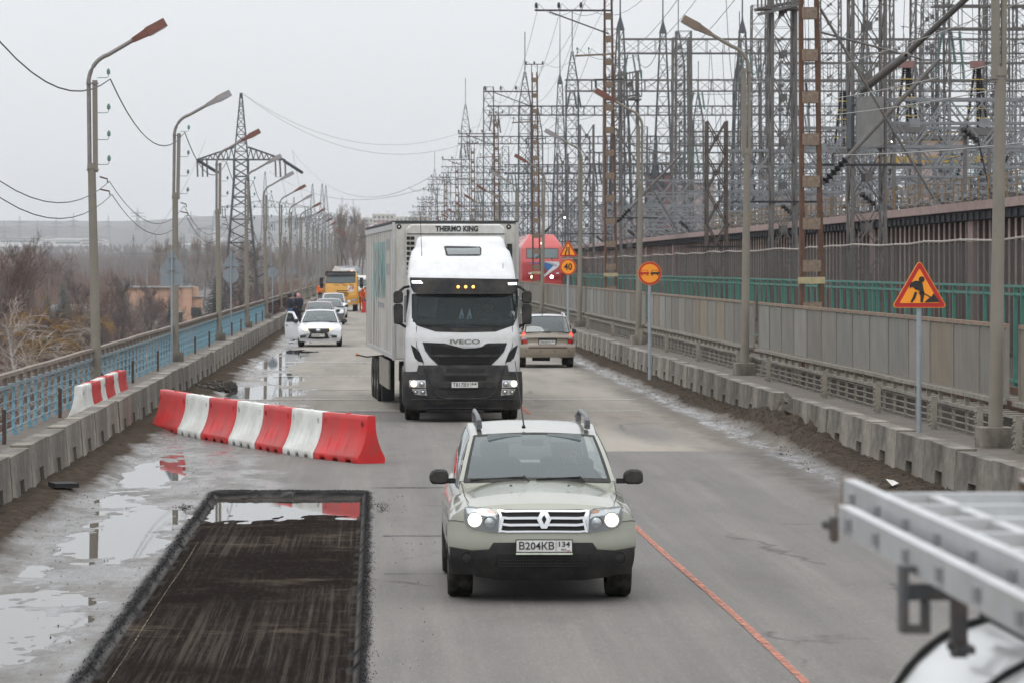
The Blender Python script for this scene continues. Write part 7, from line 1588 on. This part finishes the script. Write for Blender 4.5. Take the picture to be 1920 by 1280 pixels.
human('person', 'woman in pink hat and long navy coat standing nearest the barrier', (c.x, Yp+1.2, .06), R(215), dict(wl=(-.15,-.25,1.08), el=(-.24,-.04,1.12), wr=(.14,-.24,1.08), er=(.24,-.03,1.13), kl=(-.09,-.02,.48)), M_coatn, M_trd, coat=.06, hat=(.45,.22,.25,'pink'), hem=.55)
c = P(554.5, 0, Yp+4)
human('person', 'person in dark cap and grey jacket between the other two at the railing', (c.x, Yp+3.6, .06), R(165), dict(wl=(-.2,-.24,1.0), el=(-.25,-.02,1.12)), M_coatg, M_trd, coat=.045, hat=(.015,.015,.018,'cap'))
for k, (px, Y_, rz, lb) in enumerate([(678,262,20,'road worker in orange jacket bending by the yellow truck'),(685,268,-60,'road worker in dark trousers and orange vest behind the red barrier'),(600,330,10,'distant worker in orange at the far left railing')]):
    c = P(px, 0, Y_); human('person', lb, (c.x, Y_, 0), R(rz), dict(ch=(0,-.12,1.27), nk=(0,-.22,1.42), hd=(0,-.28,1.50), ht=(0,-.31,1.63), sl=(-.17,-.14,1.37), sr=(.17,-.14,1.37), el=(-.25,-.25,1.12), er=(.25,-.22,1.12), wl=(-.18,-.42,.98), wr=(.2,-.40,.98)) if k == 0 else {}, M_hiv, M_trd if k else M_hiv, coat=.05, hat=(.75,.13,.02,'orange') if k == 0 else None)
SIT = dict(pel=(0,.0,.0), ab=(0,.04,.17), ch=(0,.06,.38), nk=(0,.03,.55), hd=(0,.0,.65), ht=(0,.01,.78), sl=(-.17,.05,.49), sr=(.17,.05,.49), el=(-.27,-.10,.26), er=(.27,-.10,.26), wl=(-.17,-.34,.34), wr=(.17,-.34,.34), hl=(-.1,-.02,-.02), hr=(.1,-.02,-.02), kl=(-.13,-.42,.02), kr=(.13,-.42,.02), al=(-.13,-.50,-.30), ar=(.13,-.50,-.30), tl=(-.13,-.62,-.34), tr=(.13,-.62,-.34))
def seated(veh, x, y, z, label, m, hair=(.06,.055,.05), rise=0):
    w = Vector((veh.X+x, veh.Y+y, z)); return human('person', label, w, 0, SIT, m, M_trd, coat=.03, hair_col=hair, hem=-9)
M_shirt = mat('dark_shirt', (.05,.06,.07), .9, var=.2); M_shirtg = mat('grey_shirt', (.16,.17,.18), .9, var=.2)
seated(SUVT, .37, 2.02, .66, 'driver of the silver green SUV in a dark shirt holding the wheel', M_shirt)
seated(TRUCK, .58, 1.42, 1.72, 'lorry driver in a grey shirt behind the big windscreen', M_shirtg)
seated(LADA, .37, 2.0, .58, 'driver of the white sedan', M_shirt); seated(LADA, -.37, 2.0, .58, 'passenger of the white sedan', M_shirtg)
# ---------------------------------------------------------------- the van at the lower right with its ladders
M_vw = paint('white_van_paint', (.68,.69,.68), (.5,.49,.46), .3); M_alu = mat('aluminium', (.50,.51,.52), .42, metal=.45, scale=5, var=.12, dirt=(.33,.31,.28), dirt_amt=.5, dscale=7, bump=.05); M_rack = mat('roof_rack_steel', (.05,.055,.06), .55, scale=8, var=.4, dirt=(.16,.09,.05), dirt_amt=.5, dscale=9)
t = thing('roof_rack_van', 'white van roof with black seals at the lower right corner, carrying the ladders', 'van', (2.0, 0, 0))
rows = []
for (y, w, zt, zb_) in [(2.6,.92,2.45,.4),(6.8,.92,2.45,.4),(7.5,.91,2.44,.4),(7.9,.88,2.40,.42),(8.15,.83,2.31,.45),(8.3,.75,2.15,.5),(8.4,.65,1.95,.6)]:
    r = .30; pts = [(-w-.06, zb_)]+[(-w-.05, zt-.9), (-w-.02, zt-.55)]+[(-w+r-r*math.cos(a), zt-r*1.15+r*1.15*math.sin(a)) for a in np.linspace(.25, math.pi/2, 8)]
    pts += [(0, zt+.03)]+[(-x, z) for x, z in reversed(pts)]; rows.append([(x, y, z) for x, z in pts])
b = MB().grid(rows, closed=True); b.add(rows[-1], [tuple(range(len(rows[-1])))]); b.build('body', M_vw, t, smooth=60)
def arc(y, w, zt, k=1): return [(-w-.06, y, zt-1.0), (-w-.03, y, zt-.55)]+[(-w+.30-.305*math.cos(a), y, zt-.345+.35*math.sin(a)) for a in np.linspace(.25, math.pi/2, 9)]+[(0, y, zt+.034)]
for y, w, zt in ((7.62,.903,2.43),(6.75,.92,2.45)): MB().tube(arc(y, w, zt), .010, 6).build('rubber_seal', M_under, t, smooth=True)
MB().tube([(-.70,2.7,2.475),(-.70,7.4,2.465)], .012, 5).build('roof_gutter', M_under, t)
for y in (3.9, 5.4, 6.95):
    o = MB().b2(-.93,.93,y,y+.05,2.535,2.565).build('rack_bar', M_rack, t)
    MB().b2(-.84,-.81,y,y+.04,2.42,2.535).b2(-.84,-.80,y-.03,y+.08,2.43,2.445).build('rack_foot', M_rack, o); MB().b2(.80,.86,y-.02,y+.07,2.42,2.535).build('rack_foot', M_rack, o)
    MB().b2(-.945,-.931,y-.02,y+.04,2.47,2.605).b2(-.90,-.888,y-.02,y+.04,2.47,2.534).b2(-.93,-.9,y-.02,y+.04,2.47,2.484).b2(-.93,-.88,y-.02,y+.04,2.592,2.605).build('rack_hook', M_rack, o)
def ladder(label, x0, x1, y0, y1, z, h, rung0, step, stag=0):
    t = thing('ladder', label, 'ladder', (0, 0, z), group='aluminium ladders on the van roof')
    for x, s in ((x0, 1), (x1, -1)):
        b = MB().prism([(0,0),(.030*s,0),(.030*s,.006),(.006*s,.006),(.006*s,h-.006),(.030*s,h-.006),(.030*s,h),(0,h)], y1, y0, 'xz'); o = b.build('rail', M_alu, t, loc=(x, 0, 0))
        MB().b2(-.003,.033,y1,y1+.012,-.003,h+.003).build('rail_end_cap', M_rust2, o, loc=(0,0,0)).scale = (s,1,1)
        e = MB().b2(-.010*s,-.0005*s,-.018,.018,h*.28,h*.72).mesh('rung_end', M_steel); y = rung0
        while y > y0+.2: link('rung_end', e, o, (0, y, 0)); y -= step
    y = rung0; rm = MB().b2(x0+.007, x1-.007, -.018, .018, h*.25, h*.75).mesh('rung', M_alu)
    while y > y0+.2: link('rung', rm, t, (0, y, 0)); y -= step
    return t
ladder('upper aluminium ladder with wide rails and yellow rail ends on the van', 1.155, 1.62, 3.2, 8.55, 2.597, .085, 8.35, .42)
ladder('lowest aluminium ladder nearest the left edge of the van roof', 1.085, 1.70, 3.2, 8.12, 2.585, .062, 7.9, .42)
ladder('narrow inner aluminium ladder between the rails of the upper one', 1.33, 1.98, 3.2, 8.35, 2.585, .07, 8.1, .42)
tag(MB().box((0,0,0),(.018,.04,.06)).box((-.012,0,.01),(.03,.03,.02)).build('ladder_clamp', M_rack, loc=(1.06, 8.0, 2.60), bevel=.004), 'small dark clamp at the tip of the lowest ladder', 'clamp')
# ---- the hazy air
hm = bpy.data.materials.new('haze_air'); hm.use_nodes = True; hn = hm.node_tree.nodes; hl = hm.node_tree.links
hn.remove(hn['Principled BSDF']); pv = hn.new('ShaderNodeVolumePrincipled'); pv.inputs['Density'].default_value = .00011; pv.inputs['Color'].default_value = (.93,.96,1,1); pv.inputs['Anisotropy'].default_value = .2
hl.new(pv.outputs[0], hn['Material Output'].inputs['Volume'])
hz = MB().b2(-2590, 1590, -58, 8990, -60, 190).build('haze', hm)
tag(hz, kind='stuff', label='pale haze filling the valley air')
